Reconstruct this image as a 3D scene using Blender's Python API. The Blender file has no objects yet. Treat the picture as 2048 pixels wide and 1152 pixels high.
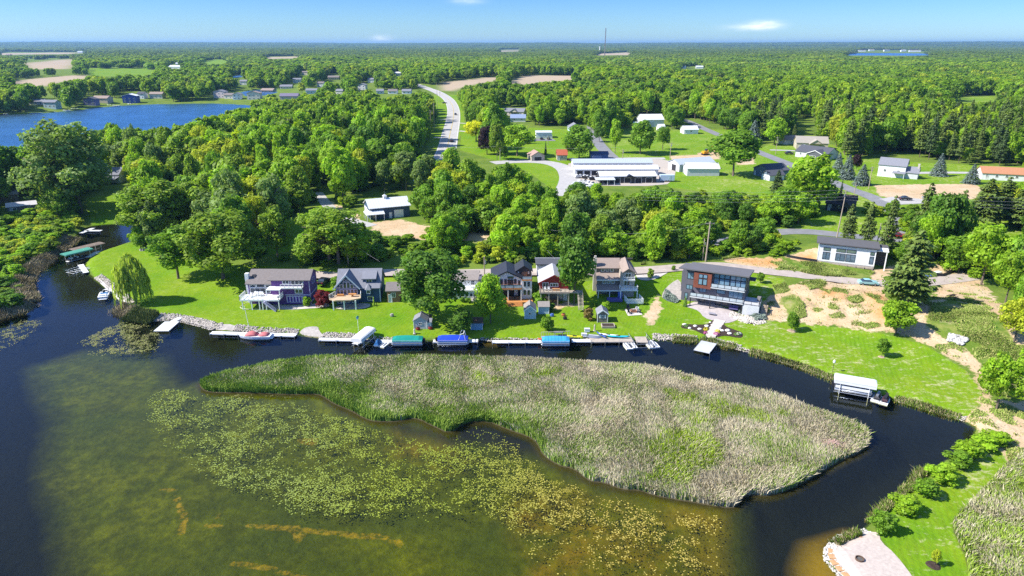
import bpy, bmesh, math, random
import numpy as np
from mathutils import Vector, Matrix
C = bpy.context.scene.collection
SC = bpy.context.scene
R = math.radians
rng = np.random.default_rng(7)
random.seed(7)
# ------------------------------------------------------------------ camera
CAM_H, F, HOR = 60.0, 1365.0, 87.0
PITCH = math.atan((576 - HOR) / F)
cam_d = bpy.data.cameras.new('camera')
cam = bpy.data.objects.new('camera', cam_d)
C.objects.link(cam)
cam_d.sensor_width = 36.0
cam_d.lens = 36.0 * F / 2048
cam_d.clip_start, cam_d.clip_end = 1.0, 60000.0
cam.location = (0, 0, CAM_H)
cam.rotation_euler = (math.pi / 2 - PITCH, 0, 0)
SC.camera = cam
# ------------------------------------------------------------------ light
SUN_EL, SUN_AZ = R(43), R(-99)          # azimuth clockwise from +Y (behind the scene): sun at the left, a little on the camera's side
S = Vector((math.sin(SUN_AZ) * math.cos(SUN_EL), math.cos(SUN_AZ) * math.cos(SUN_EL), math.sin(SUN_EL)))
sd_ = bpy.data.lights.new('sun', 'SUN')
sd_.energy, sd_.angle, sd_.color = 4.7, R(0.53), (1.0, 0.95, 0.86)
sun = bpy.data.objects.new('sun', sd_)
C.objects.link(sun)
sun.rotation_euler = S.to_track_quat('Z', 'Y').to_euler()
sun.location = (-60, 20, 120)
W = bpy.data.worlds.new('World')
SC.world = W
W.use_nodes = True
wn, wl = W.node_tree.nodes, W.node_tree.links
wn.clear()
w_out = wn.new('ShaderNodeOutputWorld')
w_bg = wn.new('ShaderNodeBackground')
w_sky = wn.new('ShaderNodeTexSky')
w_sky.sky_type = 'NISHITA'
w_sky.sun_disc = False
w_sky.sun_elevation, w_sky.sun_rotation = SUN_EL, SUN_AZ
w_sky.altitude, w_sky.air_density, w_sky.dust_density, w_sky.ozone_density = 60, 1.0, 0.25, 3.0
w_bg.inputs['Strength'].default_value = 0.11
wl.new(w_bg.outputs[0], w_out.inputs[0])
SC.view_settings.view_transform = 'Standard'
SC.view_settings.look = 'None'
SC.view_settings.exposure = 0.92
SC.view_settings.gamma = 1.0
cy = SC.cycles
cy.max_bounces, cy.diffuse_bounces, cy.glossy_bounces, cy.transmission_bounces = 6, 3, 2, 2
cy.transparent_max_bounces, cy.volume_bounces = 8, 0
cy.use_denoising = False
cy.caustics_reflective = cy.caustics_refractive = False
try:
    cy.denoiser = 'OPENIMAGEDENOISE'
    cy.denoising_input_passes = 'RGB_ALBEDO_NORMAL'
except Exception:
    pass
# three wisps of cloud, part of the sky itself
def wmath(op, a, b=None, c=None):
    n = wn.new('ShaderNodeMath'); n.operation = op
    for i, v in enumerate((a, b, c)):
        if v is None: continue
        if isinstance(v, (int, float)): n.inputs[i].default_value = v
        else: wl.new(v, n.inputs[i])
    return n.outputs[0]
w_tc = wn.new('ShaderNodeTexCoord')
w_sep = wn.new('ShaderNodeSeparateXYZ'); wl.new(w_tc.outputs['Generated'], w_sep.inputs[0])
w_az = wmath('ARCTAN2', w_sep.outputs[0], w_sep.outputs[1])
w_el = wmath('ARCSINE', w_sep.outputs[2])
w_map = wn.new('ShaderNodeMapping'); w_map.inputs['Scale'].default_value = (26, 26, 110)
wl.new(w_tc.outputs['Generated'], w_map.inputs[0])
w_ns = wn.new('ShaderNodeTexNoise'); w_ns.inputs['Scale'].default_value = 2.2; w_ns.inputs['Detail'].default_value = 6
wl.new(w_map.outputs[0], w_ns.inputs[0])
def wisp(az, el, wa, we, k):
    a = wmath('DIVIDE', wmath('SUBTRACT', w_az, az), wa)
    e = wmath('DIVIDE', wmath('SUBTRACT', w_el, el), we)
    q = wmath('ADD', wmath('MULTIPLY', a, a), wmath('MULTIPLY', e, e))
    g = wmath('EXPONENT', wmath('MULTIPLY', q, -1.0))
    return wmath('MULTIPLY', g, k)
def sky_dir(px, py):
    u, v = (px - 1024) / F, (576 - py) / F
    d = Vector((u, math.cos(PITCH) + v * math.sin(PITCH), -math.sin(PITCH) + v * math.cos(PITCH))).normalized()
    return math.atan2(d.x, d.y), math.asin(d.z)
cl = None
for (px, py, wp, hp, k) in ((1530, 49, 24, 6, .8), (1500, 55, 38, 5, .5), (763, 77, 16, 5, .6), (935, 2, 26, 5, .35)):
    az, el = sky_dir(px, py)
    g = wisp(az, el, wp / F, hp / F, k)
    cl = g if cl is None else wmath('ADD', cl, g)
cl = wmath('MULTIPLY', cl, wmath('ADD', wmath('MULTIPLY', w_ns.outputs[0], 1.7), -0.1))
w_mix = wn.new('ShaderNodeMix'); w_mix.data_type = 'RGBA'; w_mix.clamp_factor = True
wl.new(cl, w_mix.inputs['Factor'])
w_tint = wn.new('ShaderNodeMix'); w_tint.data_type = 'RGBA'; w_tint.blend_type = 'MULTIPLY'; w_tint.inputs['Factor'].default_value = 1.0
w_tr = wn.new('ShaderNodeValToRGB'); e_ = w_tr.color_ramp.elements      # sky tint: pale at horizon, deep blue above, brightened overhead as added fill light
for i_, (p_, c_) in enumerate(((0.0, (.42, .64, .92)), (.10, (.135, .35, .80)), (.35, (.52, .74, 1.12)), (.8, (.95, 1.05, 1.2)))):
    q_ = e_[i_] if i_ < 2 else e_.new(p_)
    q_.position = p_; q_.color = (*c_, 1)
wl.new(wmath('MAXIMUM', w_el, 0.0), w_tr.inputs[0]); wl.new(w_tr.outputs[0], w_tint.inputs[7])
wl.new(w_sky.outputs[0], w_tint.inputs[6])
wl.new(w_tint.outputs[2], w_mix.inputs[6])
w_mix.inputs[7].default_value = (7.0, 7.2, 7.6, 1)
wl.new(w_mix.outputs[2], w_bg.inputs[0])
# ------------------------------------------------------------------ geometry of the site
CP, SP = math.cos(PITCH), math.sin(PITCH)
def ray(px, py):
    px = np.asarray(px, float); py = np.asarray(py, float)
    u, v = (px - 1024) / F, (576 - py) / F
    return u, CP + v * SP, -SP + v * CP
def GZ(px, py, z=0.0):
    dx, dy, dz = ray(px, py)
    t = (z - CAM_H) / dz
    return np.stack([dx * t, dy * t], -1)
def proj(x, y, z):
    zc = z - CAM_H
    dep = y * CP - zc * SP
    up = y * SP + zc * CP
    return 1024 + F * x / dep, 576 - F * up / dep, dep
def wpoly(pts, z=0.0):
    a = np.array(pts, float)
    return GZ(a[:, 0], a[:, 1], z)
def inside(poly, X, Y):
    r = np.zeros(X.shape, bool)
    n = len(poly)
    for i in range(n):
        x0, y0 = poly[i]; x1, y1 = poly[(i + 1) % n]
        if y0 == y1: continue
        c = ((y0 > Y) != (y1 > Y)) & (X < (x1 - x0) * (Y - y0) / (y1 - y0) + x0)
        r ^= c
    return r
def seg_dist(poly, X, Y, closed=True):
    d = np.full(X.shape, 1e12)
    n = len(poly)
    for i in range(n if closed else n - 1):
        x0, y0 = poly[i]; x1, y1 = poly[(i + 1) % n]
        ex, ey = x1 - x0, y1 - y0
        L = ex * ex + ey * ey + 1e-12
        t = np.clip(((X - x0) * ex + (Y - y0) * ey) / L, 0, 1)
        d = np.minimum(d, (X - x0 - t * ex) ** 2 + (Y - y0 - t * ey) ** 2)
    return np.sqrt(d)
def sdist(poly, X, Y):
    d = seg_dist(poly, X, Y)
    return np.where(inside(poly, X, Y), d, -d)      # positive inside
def sstep(a, b, x):
    t = np.clip((x - a) / (b - a), 0, 1)
    return t * t * (3 - 2 * t)
def vnoise(X, Y, s, seed=0):
    x, y = X / s, Y / s
    xi, yi = np.floor(x).astype(np.int64), np.floor(y).astype(np.int64)
    fx, fy = x - xi, y - yi
    fx = fx * fx * (3 - 2 * fx); fy = fy * fy * (3 - 2 * fy)
    def h(a, b):
        n = (a * 374761393 + b * 668265263 + seed * 982451653) & 0x7fffffff
        n = ((n ^ (n >> 13)) * 1274126177) & 0x7fffffff
        return ((n ^ (n >> 16)) & 0xffff) / 65535.0
    return (h(xi, yi) * (1 - fx) * (1 - fy) + h(xi + 1, yi) * fx * (1 - fy) + h(xi, yi + 1) * (1 - fx) * fy + h(xi + 1, yi + 1) * fx * fy)
def chaikin(p, n=1, closed=True):
    p = np.asarray(p, float)
    for _ in range(n):
        q = np.roll(p, -1, 0)
        a = .75 * p + .25 * q; b = .25 * p + .75 * q
        r = np.empty((2 * len(p), 2)); r[0::2] = a; r[1::2] = b
        if not closed: r = np.vstack([p[:1], r[:-2], p[-1:]])
        p = r
    return p
SHORE = [(-300, 1300), (-300, 660), (0, 634), (40, 622), (66, 608), (55, 585), (50, 567), (60, 545), (88, 528), (112, 505), (146, 477),
 (160, 462), (178, 452), (205, 449), (245, 446), (275, 452), (296, 464), (276, 478), (258, 484), (229, 495), (203, 502), (180, 516),
 (170, 530), (174, 543), (193, 560), (225, 587), (256, 614), (240, 622), (262, 630), (285, 637), (310, 642), (340, 639), (365, 643), (395, 650), (420, 659),
 (480, 663), (594, 668), (608, 670), (640, 675), (714, 677), (747, 678), (844, 680), (905, 680), (957, 680), (972, 676), (985, 681), (1082, 681), (1185, 681),
 (1310, 680), (1394, 682), (1430, 684), (1475, 697), (1550, 717), (1612, 738), (1668, 760), (1730, 778), (1788, 798), (1860, 819), (1930, 840),
 (1960, 862), (1918, 905), (1853, 946), (1820, 975), (1778, 1016), (1740, 1046), (1722, 1062), (1690, 1076), (1662, 1090), (1650, 1104), (1652, 1120),
 (1682, 1151), (1730, 1210), (1760, 1300)]
FARLAKE = [(-1200, 345), (-300, 335), (60, 326), (150, 312), (230, 298), (330, 275), (430, 255), (525, 224), (545, 213), (500, 211), (440, 207), (332, 208), (240, 211),
 (150, 221), (100, 226), (0, 230), (-400, 245), (-1200, 300)]
INLET = [(482, 184), (515, 179), (552, 176), (552, 186), (520, 193), (494, 194)]
INLET2 = [(462, 152), (486, 149), (486, 155), (464, 157)]
RLAKE = [(1688, 113), (1700, 107.5), (1720, 105.6), (1850, 107), (1866, 110.5), (1800, 113)]
ISLAND = [(398, 768), (409, 782), (433, 785), (503, 785), (577, 789), (626, 787), (645, 791), (667, 807), (700, 820), (728, 836), (749, 843), (794, 843),
 (831, 834), (867, 852), (900, 867), (929, 845), (974, 841), (1019, 860), (1056, 872), (1076, 885), (1085, 909), (1117, 931), (1150, 937), (1179, 963),
 (1207, 964), (1244, 979), (1277, 979), (1310, 991), (1367, 1001), (1449, 1015), (1473, 1014), (1490, 988), (1543, 993), (1604, 968), (1682, 920),
 (1722, 905), (1742, 882), (1722, 860), (1632, 826), (1560, 802), (1490, 780), (1428, 771), (1326, 742), (1195, 727), (1113, 722), (970, 719), (831, 715),
 (708, 717), (585, 720), (462, 744), (412, 760)]
MARSH = [(2060, 905), (2020, 924), (1995, 947), (1951, 999), (1905, 1039), (1908, 1065), (1931, 1108), (1938, 1151), (1930, 1260), (2300, 1300), (2300, 900)]
wSH = chaikin(wpoly(SHORE), 1)
wFL, wIN, wIN2, wRL = chaikin(wpoly(FARLAKE), 1), wpoly(INLET), wpoly(INLET2), wpoly(RLAKE)
wIS = chaikin(wpoly(ISLAND), 1)
wMA = wpoly(MARSH, .8)
def water_sd(X, Y):
    s = sdist(wSH, X, Y)
    for p in (wFL, wIN, wIN2, wRL): s = np.maximum(s, sdist(p, X, Y))
    return -s                                   # positive on land
HAZE_D = 5.5e-5
def hgt(X, Y):
    X = np.asarray(X, float); Y = np.asarray(Y, float)
    sd = water_sd(X, Y)
    up = sstep(13, 42, sd)
    land = 0.10 + 0.65 * sstep(0, 2.2, sd) + 3.0 * up
    far = sstep(60, 260, sd)
    land = land + far * (5.0 * (vnoise(X, Y, 160, 3) - .4) + 9.0 * (vnoise(X, Y, 520, 5) - .35) * sstep(400, 900, Y))
    land = land + 3.0 * np.exp(-(((X - BPAD[0]) / 24) ** 2 + ((Y - BPAD[1]) / 10) ** 2)) * sstep(2, 15, sd)
    land = land + 2.0 * np.exp(-(((X - BMND[0]) / 15) ** 2 + ((Y - BMND[1]) / 11) ** 2)) * sstep(4, 15, sd)
    land = land + 4.5 * np.exp(-(((X - BFLD[0]) / 170) ** 2 + ((Y - BFLD[1]) / 90) ** 2))
    land = land + (26 + 34 * vnoise(X, Y * 0 + 3.3, 2600, 9) + 16 * vnoise(X, Y * 0 + 1.3, 800, 4)) * sstep(6500, 14000, Y)
    land = land + (1.3 * (vnoise(X, Y, 4.5, 61) - .45) + .5 * (vnoise(X, Y, 1.9, 62) - .5)) * np.exp(-(((X - BSND[0]) / 26) ** 2 + ((Y - BSND[1]) / 12) ** 2)) * sstep(8, 16, sd)
    bed = -0.15 + np.maximum(sd * 0.4, -1.5)
    z = np.where(sd > 0, land, np.minimum(bed, 0.1))
    si = sdist(wIS, X, Y)
    z = np.where(si > -6, np.maximum(z, -1.66 + 1.80 * sstep(-6, 1.0, si)), z)
    return z
BSND = GZ(1660, 605, 2.5); BPAD = GZ(1690, 512, 3.5); BMND = GZ(1940, 640, 2.5); BFLD = GZ(1020, 162, 3.0)
def G(px, py):
    px = np.atleast_1d(np.asarray(px, float)); py = np.atleast_1d(np.asarray(py, float))
    z = np.full(px.shape, 2.0)
    for _ in range(9):
        p = GZ(px, py, z)
        z = .3 * z + .7 * hgt(p[:, 0], p[:, 1])
    return np.column_stack([p, hgt(p[:, 0], p[:, 1])])
def g1(px, py):
    p = G(px, py)[0]
    return Vector((p[0], p[1], p[2]))
def hz(x, y): return float(hgt(np.array([x]), np.array([y]))[0])
# ------------------------------------------------------------------ helpers
MATS = {}
def nset(n, **kw):
    for k, v in kw.items():
        n.inputs[k].default_value = v
    return n
class NT:
    def __init__(s, name):
        s.m = bpy.data.materials.new(name); s.m.use_nodes = True
        s.n, s.l = s.m.node_tree.nodes, s.m.node_tree.links
        s.n.clear(); s.out = s.n.new('ShaderNodeOutputMaterial')
    def new(s, t, **kw):
        n = s.n.new('ShaderNode' + t)
        for k, v in kw.items():
            if isinstance(v, bpy.types.NodeSocket): s.l.new(v, n.inputs[k])
            else: n.inputs[k].default_value = v
        return n
    def math(s, op, *a):
        n = s.n.new('ShaderNodeMath'); n.operation = op
        for i, v in enumerate(a):
            if isinstance(v, bpy.types.NodeSocket): s.l.new(v, n.inputs[i])
            else: n.inputs[i].default_value = v
        return n.outputs[0]
    def mix(s, f, a, b, blend='MIX'):
        n = s.n.new('ShaderNodeMix'); n.data_type = 'RGBA'; n.blend_type = blend; n.clamp_factor = True
        for i, v in ((0, f), (6, a), (7, b)):
            if isinstance(v, bpy.types.NodeSocket): s.l.new(v, n.inputs[i])
            else: n.inputs[i].default_value = v if i == 0 else (tuple(v) + (1,))[:4]
        return n.outputs[2]
    def noise(s, scale, detail=3, vec=None, rough=.55):
        n = s.n.new('ShaderNodeTexNoise')
        n.inputs['Scale'].default_value = scale; n.inputs['Detail'].default_value = detail; n.inputs['Roughness'].default_value = rough
        if vec is not None: s.l.new(vec, n.inputs['Vector'])
        return n.outputs[0]
    def ramp(s, fac, *stops):
        n = s.n.new('ShaderNodeValToRGB'); s.l.new(fac, n.inputs[0])
        e = n.color_ramp.elements
        while len(e) > 1: e.remove(e[-1])
        for i, (p, c) in enumerate(stops):
            el = e[0] if i == 0 else e.new(p)
            el.position = p; el.color = (tuple(c) + (1,))[:4] if not isinstance(c, (int, float)) else (c, c, c, 1)
        return n.outputs[0]
    def coord(s, kind='Object', scale=None):
        t = s.n.new('ShaderNodeTexCoord')
        o = t.outputs[kind]
        if scale:
            m = s.n.new('ShaderNodeMapping'); m.inputs['Scale'].default_value = scale
            s.l.new(o, m.inputs[0]); o = m.outputs[0]
        return o
    def done(s, sh):
        s.l.new(sh, s.out.inputs[0]); return s.m
def mat(name, col, rough=.7, var=.25, scale=1.5, spec=.3, metal=0.0, stripe=None, dirt=None, aniso=None):
    """plain procedural paint, cladding or stone with uneven tone; stripe=(axis, period m, depth) draws board or seam joints"""
    if name in MATS: return MATS[name]
    t = NT(name)
    v = t.coord('Object', aniso)
    n = t.noise(scale, 4, v)
    k = t.ramp(n, (.25, 1 - var), (.75, 1 + var))
    c = t.mix(1.0, col, k, 'MULTIPLY')
    n2 = t.noise(scale * 7, 3, v)
    c = t.mix(1.0, c, t.ramp(n2, (.2, 1 - var * .5), (.8, 1 + var * .5)), 'MULTIPLY')
    if dirt:
        n3 = t.noise(.6, 5, t.coord('Object'))
        c = t.mix(t.math('MULTIPLY', t.ramp(n3, (.48, 0.0), (.7, 1.0)), .55), c, dirt)
    if stripe:
        ax, per, dep = stripe
        sp = t.new('SeparateXYZ', Vector=t.coord('Object'))
        f = t.math('FRACT', t.math('DIVIDE', sp.outputs[ax], per))
        e = t.math('LESS_THAN', f, .16)
        c = t.mix(t.math('MULTIPLY', e, dep), c, tuple(x * .35 for x in col))
    b = t.new('BsdfPrincipled', **{'Base Color': c, 'Roughness': rough, 'Specular IOR Level': spec, 'Metallic': metal})
    MATS[name] = t.done(b.outputs[0])
    return MATS[name]
class MB:
    """collects faces in local metres and links them as one mesh object"""
    def __init__(s): s.v, s.f, s.mi, s.cm = [], [], [], 0
    def face(s, pts):
        i = len(s.v); s.v += [tuple(p) for p in pts]; s.f.append(tuple(range(i, i + len(pts)))); s.mi.append(s.cm); return s
    def m(s, k): s.cm = k; return s
    def box(s, x0, x1, y0, y1, z0, z1):
        i = len(s.v)
        s.v += [(x0, y0, z0), (x1, y0, z0), (x1, y1, z0), (x0, y1, z0), (x0, y0, z1), (x1, y0, z1), (x1, y1, z1), (x0, y1, z1)]
        for q in ((0, 3, 2, 1), (4, 5, 6, 7), (0, 1, 5, 4), (1, 2, 6, 5), (2, 3, 7, 6), (3, 0, 4, 7)):
            s.f.append(tuple(i + k for k in q)); s.mi.append(s.cm)
        return s
    def hexa(s, p):
        i = len(s.v); s.v += [tuple(q) for q in p]
        for q in ((0, 3, 2, 1), (4, 5, 6, 7), (0, 1, 5, 4), (1, 2, 6, 5), (2, 3, 7, 6), (3, 0, 4, 7)):
            s.f.append(tuple(i + k for k in q)); s.mi.append(s.cm)
        return s
    def slab(s, pts, th):
        """polygon (3D points, counter-clockwise from above) thickened downwards"""
        n = len(pts); i = len(s.v)
        s.v += [tuple(p) for p in pts] + [(p[0], p[1], p[2] - th) for p in pts]
        s.f.append(tuple(range(i, i + n))); s.f.append(tuple(i + n + k for k in reversed(range(n)))); s.mi += [s.cm] * 2
        for k in range(n):
            j = (k + 1) % n
            s.f.append((i + k, i + n + k, i + n + j, i + j)); s.mi.append(s.cm)
        return s
    def prism(s, pts, z0, z1):
        return s.slab([(p[0], p[1], z1) for p in pts], z1 - z0)
    def bar(s, a, b, w, h=None):
        a, b = Vector(a), Vector(b); h = h or w
        d = (b - a).normalized()
        sx = d.cross(Vector((0, 0, 1)))
        if sx.length < 1e-4: sx = Vector((1, 0, 0))
        sx.normalize(); sy = sx.cross(d)
        o = [(-1, -1), (1, -1), (1, 1), (-1, 1)]
        return s.hexa([a + sx * w / 2 * p + sy * h / 2 * q for p, q in o] + [b + sx * w / 2 * p + sy * h / 2 * q for p, q in o])
    def tube(s, pts, rad, n=6, cap=True):
        pts = [Vector(p) for p in pts]
        if isinstance(rad, (int, float)): rad = [rad] * len(pts)
        base = len(s.v)
        for k, p in enumerate(pts):
            d = (pts[min(k + 1, len(pts) - 1)] - pts[max(k - 1, 0)])
            d = d.normalized() if d.length > 1e-6 else Vector((0, 0, 1))
            sx = d.cross(Vector((.13, .07, 1)) if abs(d.z) < .9 else Vector((1, 0, 0))).normalized(); sy = d.cross(sx)
            for j in range(n):
                a = 2 * math.pi * j / n
                s.v.append(tuple(p + (sx * math.cos(a) + sy * math.sin(a)) * rad[k]))
        for k in range(len(pts) - 1):
            for j in range(n):
                q = base + k * n
                s.f.append((q + j, q + (j + 1) % n, q + n + (j + 1) % n, q + n + j)); s.mi.append(s.cm)
        if cap:
            s.f.append(tuple(base + j for j in reversed(range(n)))); s.mi.append(s.cm)
            s.f.append(tuple(base + (len(pts) - 1) * n + j for j in range(n))); s.mi.append(s.cm)
        return s
    def loft(s, rings, cap=True):
        base = len(s.v); n = len(rings[0])
        for r in rings: s.v += [tuple(p) for p in r]
        for k in range(len(rings) - 1):
            for j in range(n):
                q = base + k * n
                s.f.append((q + j, q + (j + 1) % n, q + n + (j + 1) % n, q + n + j)); s.mi.append(s.cm)
        if cap:
            s.f.append(tuple(base + j for j in reversed(range(n)))); s.mi.append(s.cm)
            s.f.append(tuple(base + (len(rings) - 1) * n + j for j in range(n))); s.mi.append(s.cm)
        return s
    def build(s, name, mats, parent=None, loc=None, smooth=False):
        me = bpy.data.meshes.new(name)
        me.from_pydata(s.v, [], s.f)
        for m in (mats if isinstance(mats, (list, tuple)) else [mats]): me.materials.append(m)
        me.polygons.foreach_set('material_index', s.mi)
        if smooth: me.polygons.foreach_set('use_smooth', [True] * len(me.polygons))
        me.update()
        o = bpy.data.objects.new(name, me); C.objects.link(o)
        if parent is not None: o.parent = parent
        if loc is not None: o.location = loc
        return o
def thing(name, label, cat, loc, rz=0.0, group=None):
    o = bpy.data.objects.new(name, None); C.objects.link(o)
    o.empty_display_size = .3
    o.location = loc; o.rotation_euler = (0, 0, rz)
    o['label'] = label; o['category'] = cat
    if group: o['group'] = group
    return o
def tag(o, label, cat, group=None, kind=None):
    o['label'] = label; o['category'] = cat
    if group: o['group'] = group
    if kind: o['kind'] = kind
    return o
def structure(o): o['kind'] = 'structure'; return o
def dup(root, loc=None, rz=None, label=None, group=None):
    r = root.copy(); C.objects.link(r)
    if loc is not None: r.location = loc
    if rz is not None: r.rotation_euler = (0, 0, rz)
    if label: r['label'] = label
    if group: r['group'] = group
    for ch in list(root.children):
        c = ch.copy(); C.objects.link(c); c.parent = r
        for g in list(ch.children):
            d = g.copy(); C.objects.link(d); d.parent = c
    return r
def np_mesh(name, V, faces_flat, loop_tot, mats, parent=None, cols=None, smooth=False, colname='tone'):
    me = bpy.data.meshes.new(name)
    nv, nl, nf = len(V), len(faces_flat), len(loop_tot)
    me.vertices.add(nv); me.vertices.foreach_set('co', np.ascontiguousarray(V, np.float32).ravel())
    me.loops.add(nl); me.loops.foreach_set('vertex_index', np.ascontiguousarray(faces_flat, np.int32))
    me.polygons.add(nf)
    st = np.concatenate([[0], np.cumsum(loop_tot)[:-1]]).astype(np.int32)
    me.polygons.foreach_set('loop_start', st)
    if smooth: me.polygons.foreach_set('use_smooth', np.ones(nf, bool))
    if cols is not None:
        for k, a in (cols.items() if isinstance(cols, dict) else [(colname, cols)]):
            at = me.attributes.new(k, 'FLOAT_COLOR', 'POINT')
            at.data.foreach_set('color', np.ascontiguousarray(a, np.float32).ravel())
    for m in (mats if isinstance(mats, (list, tuple)) else [mats]): me.materials.append(m)
    me.update(calc_edges=True)
    o = bpy.data.objects.new(name, me); C.objects.link(o)
    if parent is not None: o.parent = parent
    return o
# ------------------------------------------------------------------ ground sheet, its cover read from polygons drawn on the site
def axis(fine0, fine1, step, lo, hi, g):
    a = list(np.arange(fine0, fine1 + step / 2, step))
    s, x = step, a[-1]
    while x < hi: s *= g; x += s; a.append(x)
    s, x, b = step, a[0], []
    while x > lo: s *= g; x -= s; b.append(x)
    return np.array(b[::-1] + a)
gx = axis(-112, 152, .8, -16000, 16000, 1.028)
gy = axis(34, 232, .8, -60, 24000, 1.0145)
GX, GY = np.meshgrid(gx, gy)
GZZ = np.empty_like(GX)
for i in range(0, len(gy), 40): GZZ[i:i + 40] = hgt(GX[i:i + 40], GY[i:i + 40])
def pm(polys, soft, z=None):
    """soft mask: 1 inside any polygon (pixel outline laid on the land)"""
    m = np.zeros(GX.shape)
    for p in polys:
        a = np.array(p, float)
        w = G(a[:, 0], a[:, 1])[:, :2] if z is None else GZ(a[:, 0], a[:, 1], z)
        lo, hi = w.min(0) - 3 * soft, w.max(0) + 3 * soft
        i0, i1 = np.searchsorted(gy, (lo[1], hi[1])); j0, j1 = np.searchsorted(gx, (lo[0], hi[0]))
        if i1 <= i0 or j1 <= j0: continue
        sl = (slice(i0, i1), slice(j0, j1))
        m[sl] = np.maximum(m[sl], sstep(-soft, soft, sdist(w, GX[sl], GY[sl])))
    return m
def pl(lines, width, soft, z=None):
    m = np.zeros(GX.shape)
    for p in lines:
        a = np.array(p, float)
        w = G(a[:, 0], a[:, 1])[:, :2] if z is None else GZ(a[:, 0], a[:, 1], z)
        lo, hi = w.min(0) - width - 2 * soft, w.max(0) + width + 2 * soft
        i0, i1 = np.searchsorted(gy, (lo[1], hi[1])); j0, j1 = np.searchsorted(gx, (lo[0], hi[0]))
        if i1 <= i0 or j1 <= j0: continue
        sl = (slice(i0, i1), slice(j0, j1))
        m[sl] = np.maximum(m[sl], 1 - sstep(width / 2 - soft, width / 2 + soft, seg_dist(w, GX[sl], GY[sl], False)))
    return m
SAND = [[(1440, 519), (1487, 514), (1560, 516), (1600, 530), (1590, 545), (1500, 535)], [(1572, 513), (1631, 496), (1650, 500), (1640, 522), (1600, 526)],
 [(1730, 545), (1790, 530), (1790, 560), (1750, 566)],
 [(1566, 576), (1612, 561), (1660, 556), (1719, 561), (1765, 566), (1775, 600), (1790, 640), (1800, 664), (1740, 662), (1675, 652), (1612, 648), (1531, 640), (1524, 612), (1545, 590)],
 [(1770, 655), (1812, 630), (1835, 610), (1862, 600), (1876, 575), (1880, 550), (1920, 540), (1960, 548), (1975, 575), (2005, 615), (2060, 650), (2060, 720), (2030, 690), (2010, 650), (1965, 612),
  (1900, 600), (1866, 606), (1852, 640), (1880, 672), (1930, 700), (1985, 735), (1990, 770), (1975, 800), (2060, 805), (2060, 910), (2018, 925), (2000, 880), (1963, 866), (1936, 838), (1958, 812), (1965, 770), (1930, 730), (1860, 690), (1810, 672)],
 [(1853, 532), (1900, 524), (1935, 532), (1920, 545), (1870, 548)],
 [(1747, 371), (1850, 368), (1949, 368), (1967, 378), (1950, 398), (1865, 406), (1800, 400), (1760, 392)],
 [(745, 446), (800, 438), (850, 452), (955, 462), (960, 482), (860, 480), (770, 472), (745, 460)], [(660, 402), (720, 430), (715, 442), (660, 425)],
 [(930, 470), (975, 460), (985, 476), (950, 485)], [(1340, 312), (1440, 308), (1440, 318), (1345, 322)], [(1470, 318), (1505, 314), (1510, 328), (1475, 330)],
 [(1395, 306), (1430, 300), (1440, 310), (1400, 314)], [(510, 560), (545, 560), (530, 590), (500, 590)], [(1285, 630), (1300, 615), (1310, 600), (1318, 590), (1322, 620), (1305, 650)],
 [(1160, 610), (1110, 618), (1085, 610), (1130, 604)]]
LAWN = [[(180, 516), (203, 503), (260, 486), (330, 470), (400, 500), (470, 530), (640, 540), (820, 540), (960, 560), (1100, 575), (1190, 560), (1300, 545), (1340, 540), (1520, 545), (1570, 560), (1540, 590), (1520, 640),
  (1600, 648), (1680, 655), (1770, 668), (1850, 690), (1930, 740), (1970, 790), (1945, 835), (1860, 815), (1788, 795), (1668, 757), (1550, 714), (1475, 694), (1394, 679), (1185, 678), (957, 677), (844, 677), (714, 674), (600, 664), (480, 660),
  (420, 655), (365, 638), (310, 637), (258, 626), (256, 612), (193, 557), (172, 530)],
 [(1748, 1040), (1800, 1000), (1880, 950), (1960, 890), (2000, 900), (2040, 905), (1985, 960), (1930, 1030), (1910, 1060), (1935, 1110), (1940, 1200), (1800, 1200), (1790, 1110), (1760, 1080)],
 [(170, 395), (280, 385), (295, 445), (240, 448), (185, 450)], [(560, 450), (600, 430), (660, 400), (668, 425), (620, 455), (590, 500), (520, 515), (500, 500)],
 [(925, 250), (1000, 285), (1060, 255), (1180, 262), (1240, 320), (1110, 330), (1130, 388), (1105, 380), (1060, 345), (990, 320), (960, 312), (920, 300)],
 [(870, 190), (925, 190), (930, 255), (900, 310), (850, 290), (870, 240), (850, 200)],
 [(1200, 262), (1480, 258), (1510, 300), (1560, 280), (1670, 290), (1740, 318), (1840, 325), (2060, 335), (2060, 510), (1960, 495), (1780, 470), (1640, 465), (1560, 462), (1540, 400), (1340, 375), (1310, 345), (1240, 325)],
 [(170, 137), (290, 136), (318, 142), (300, 151), (180, 153)], [(395, 128), (430, 118), (465, 122), (455, 130)], [(1905, 196), (1990, 192), (1990, 204), (1920, 206)], [(950, 205), (1020, 205), (1020, 215), (950, 220)]]
FIELD = [[(880, 165), (930, 160), (975, 154), (1003, 155), (990, 163), (945, 170), (905, 182), (884, 181)], [(1010, 166), (1040, 153), (1070, 150), (1110, 152), (1150, 152), (1170, 156), (1130, 163), (1060, 170)],
 [(-200, 108), (0, 106), (155, 105), (150, 108), (0, 110), (-200, 113)], [(40, 128), (150, 117), (155, 128), (142, 138), (55, 139)], [(-100, 172), (60, 158), (160, 150), (190, 154), (105, 172), (-100, 180)], [(-80, 130), (20, 125), (30, 140), (-80, 150)],
 [(530, 114), (600, 113), (600, 117), (530, 118)], [(1000, 100), (1040, 99), (1040, 103), (1000, 104)], [(1200, 107), (1260, 105), (1260, 110), (1190, 111)]]
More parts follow.
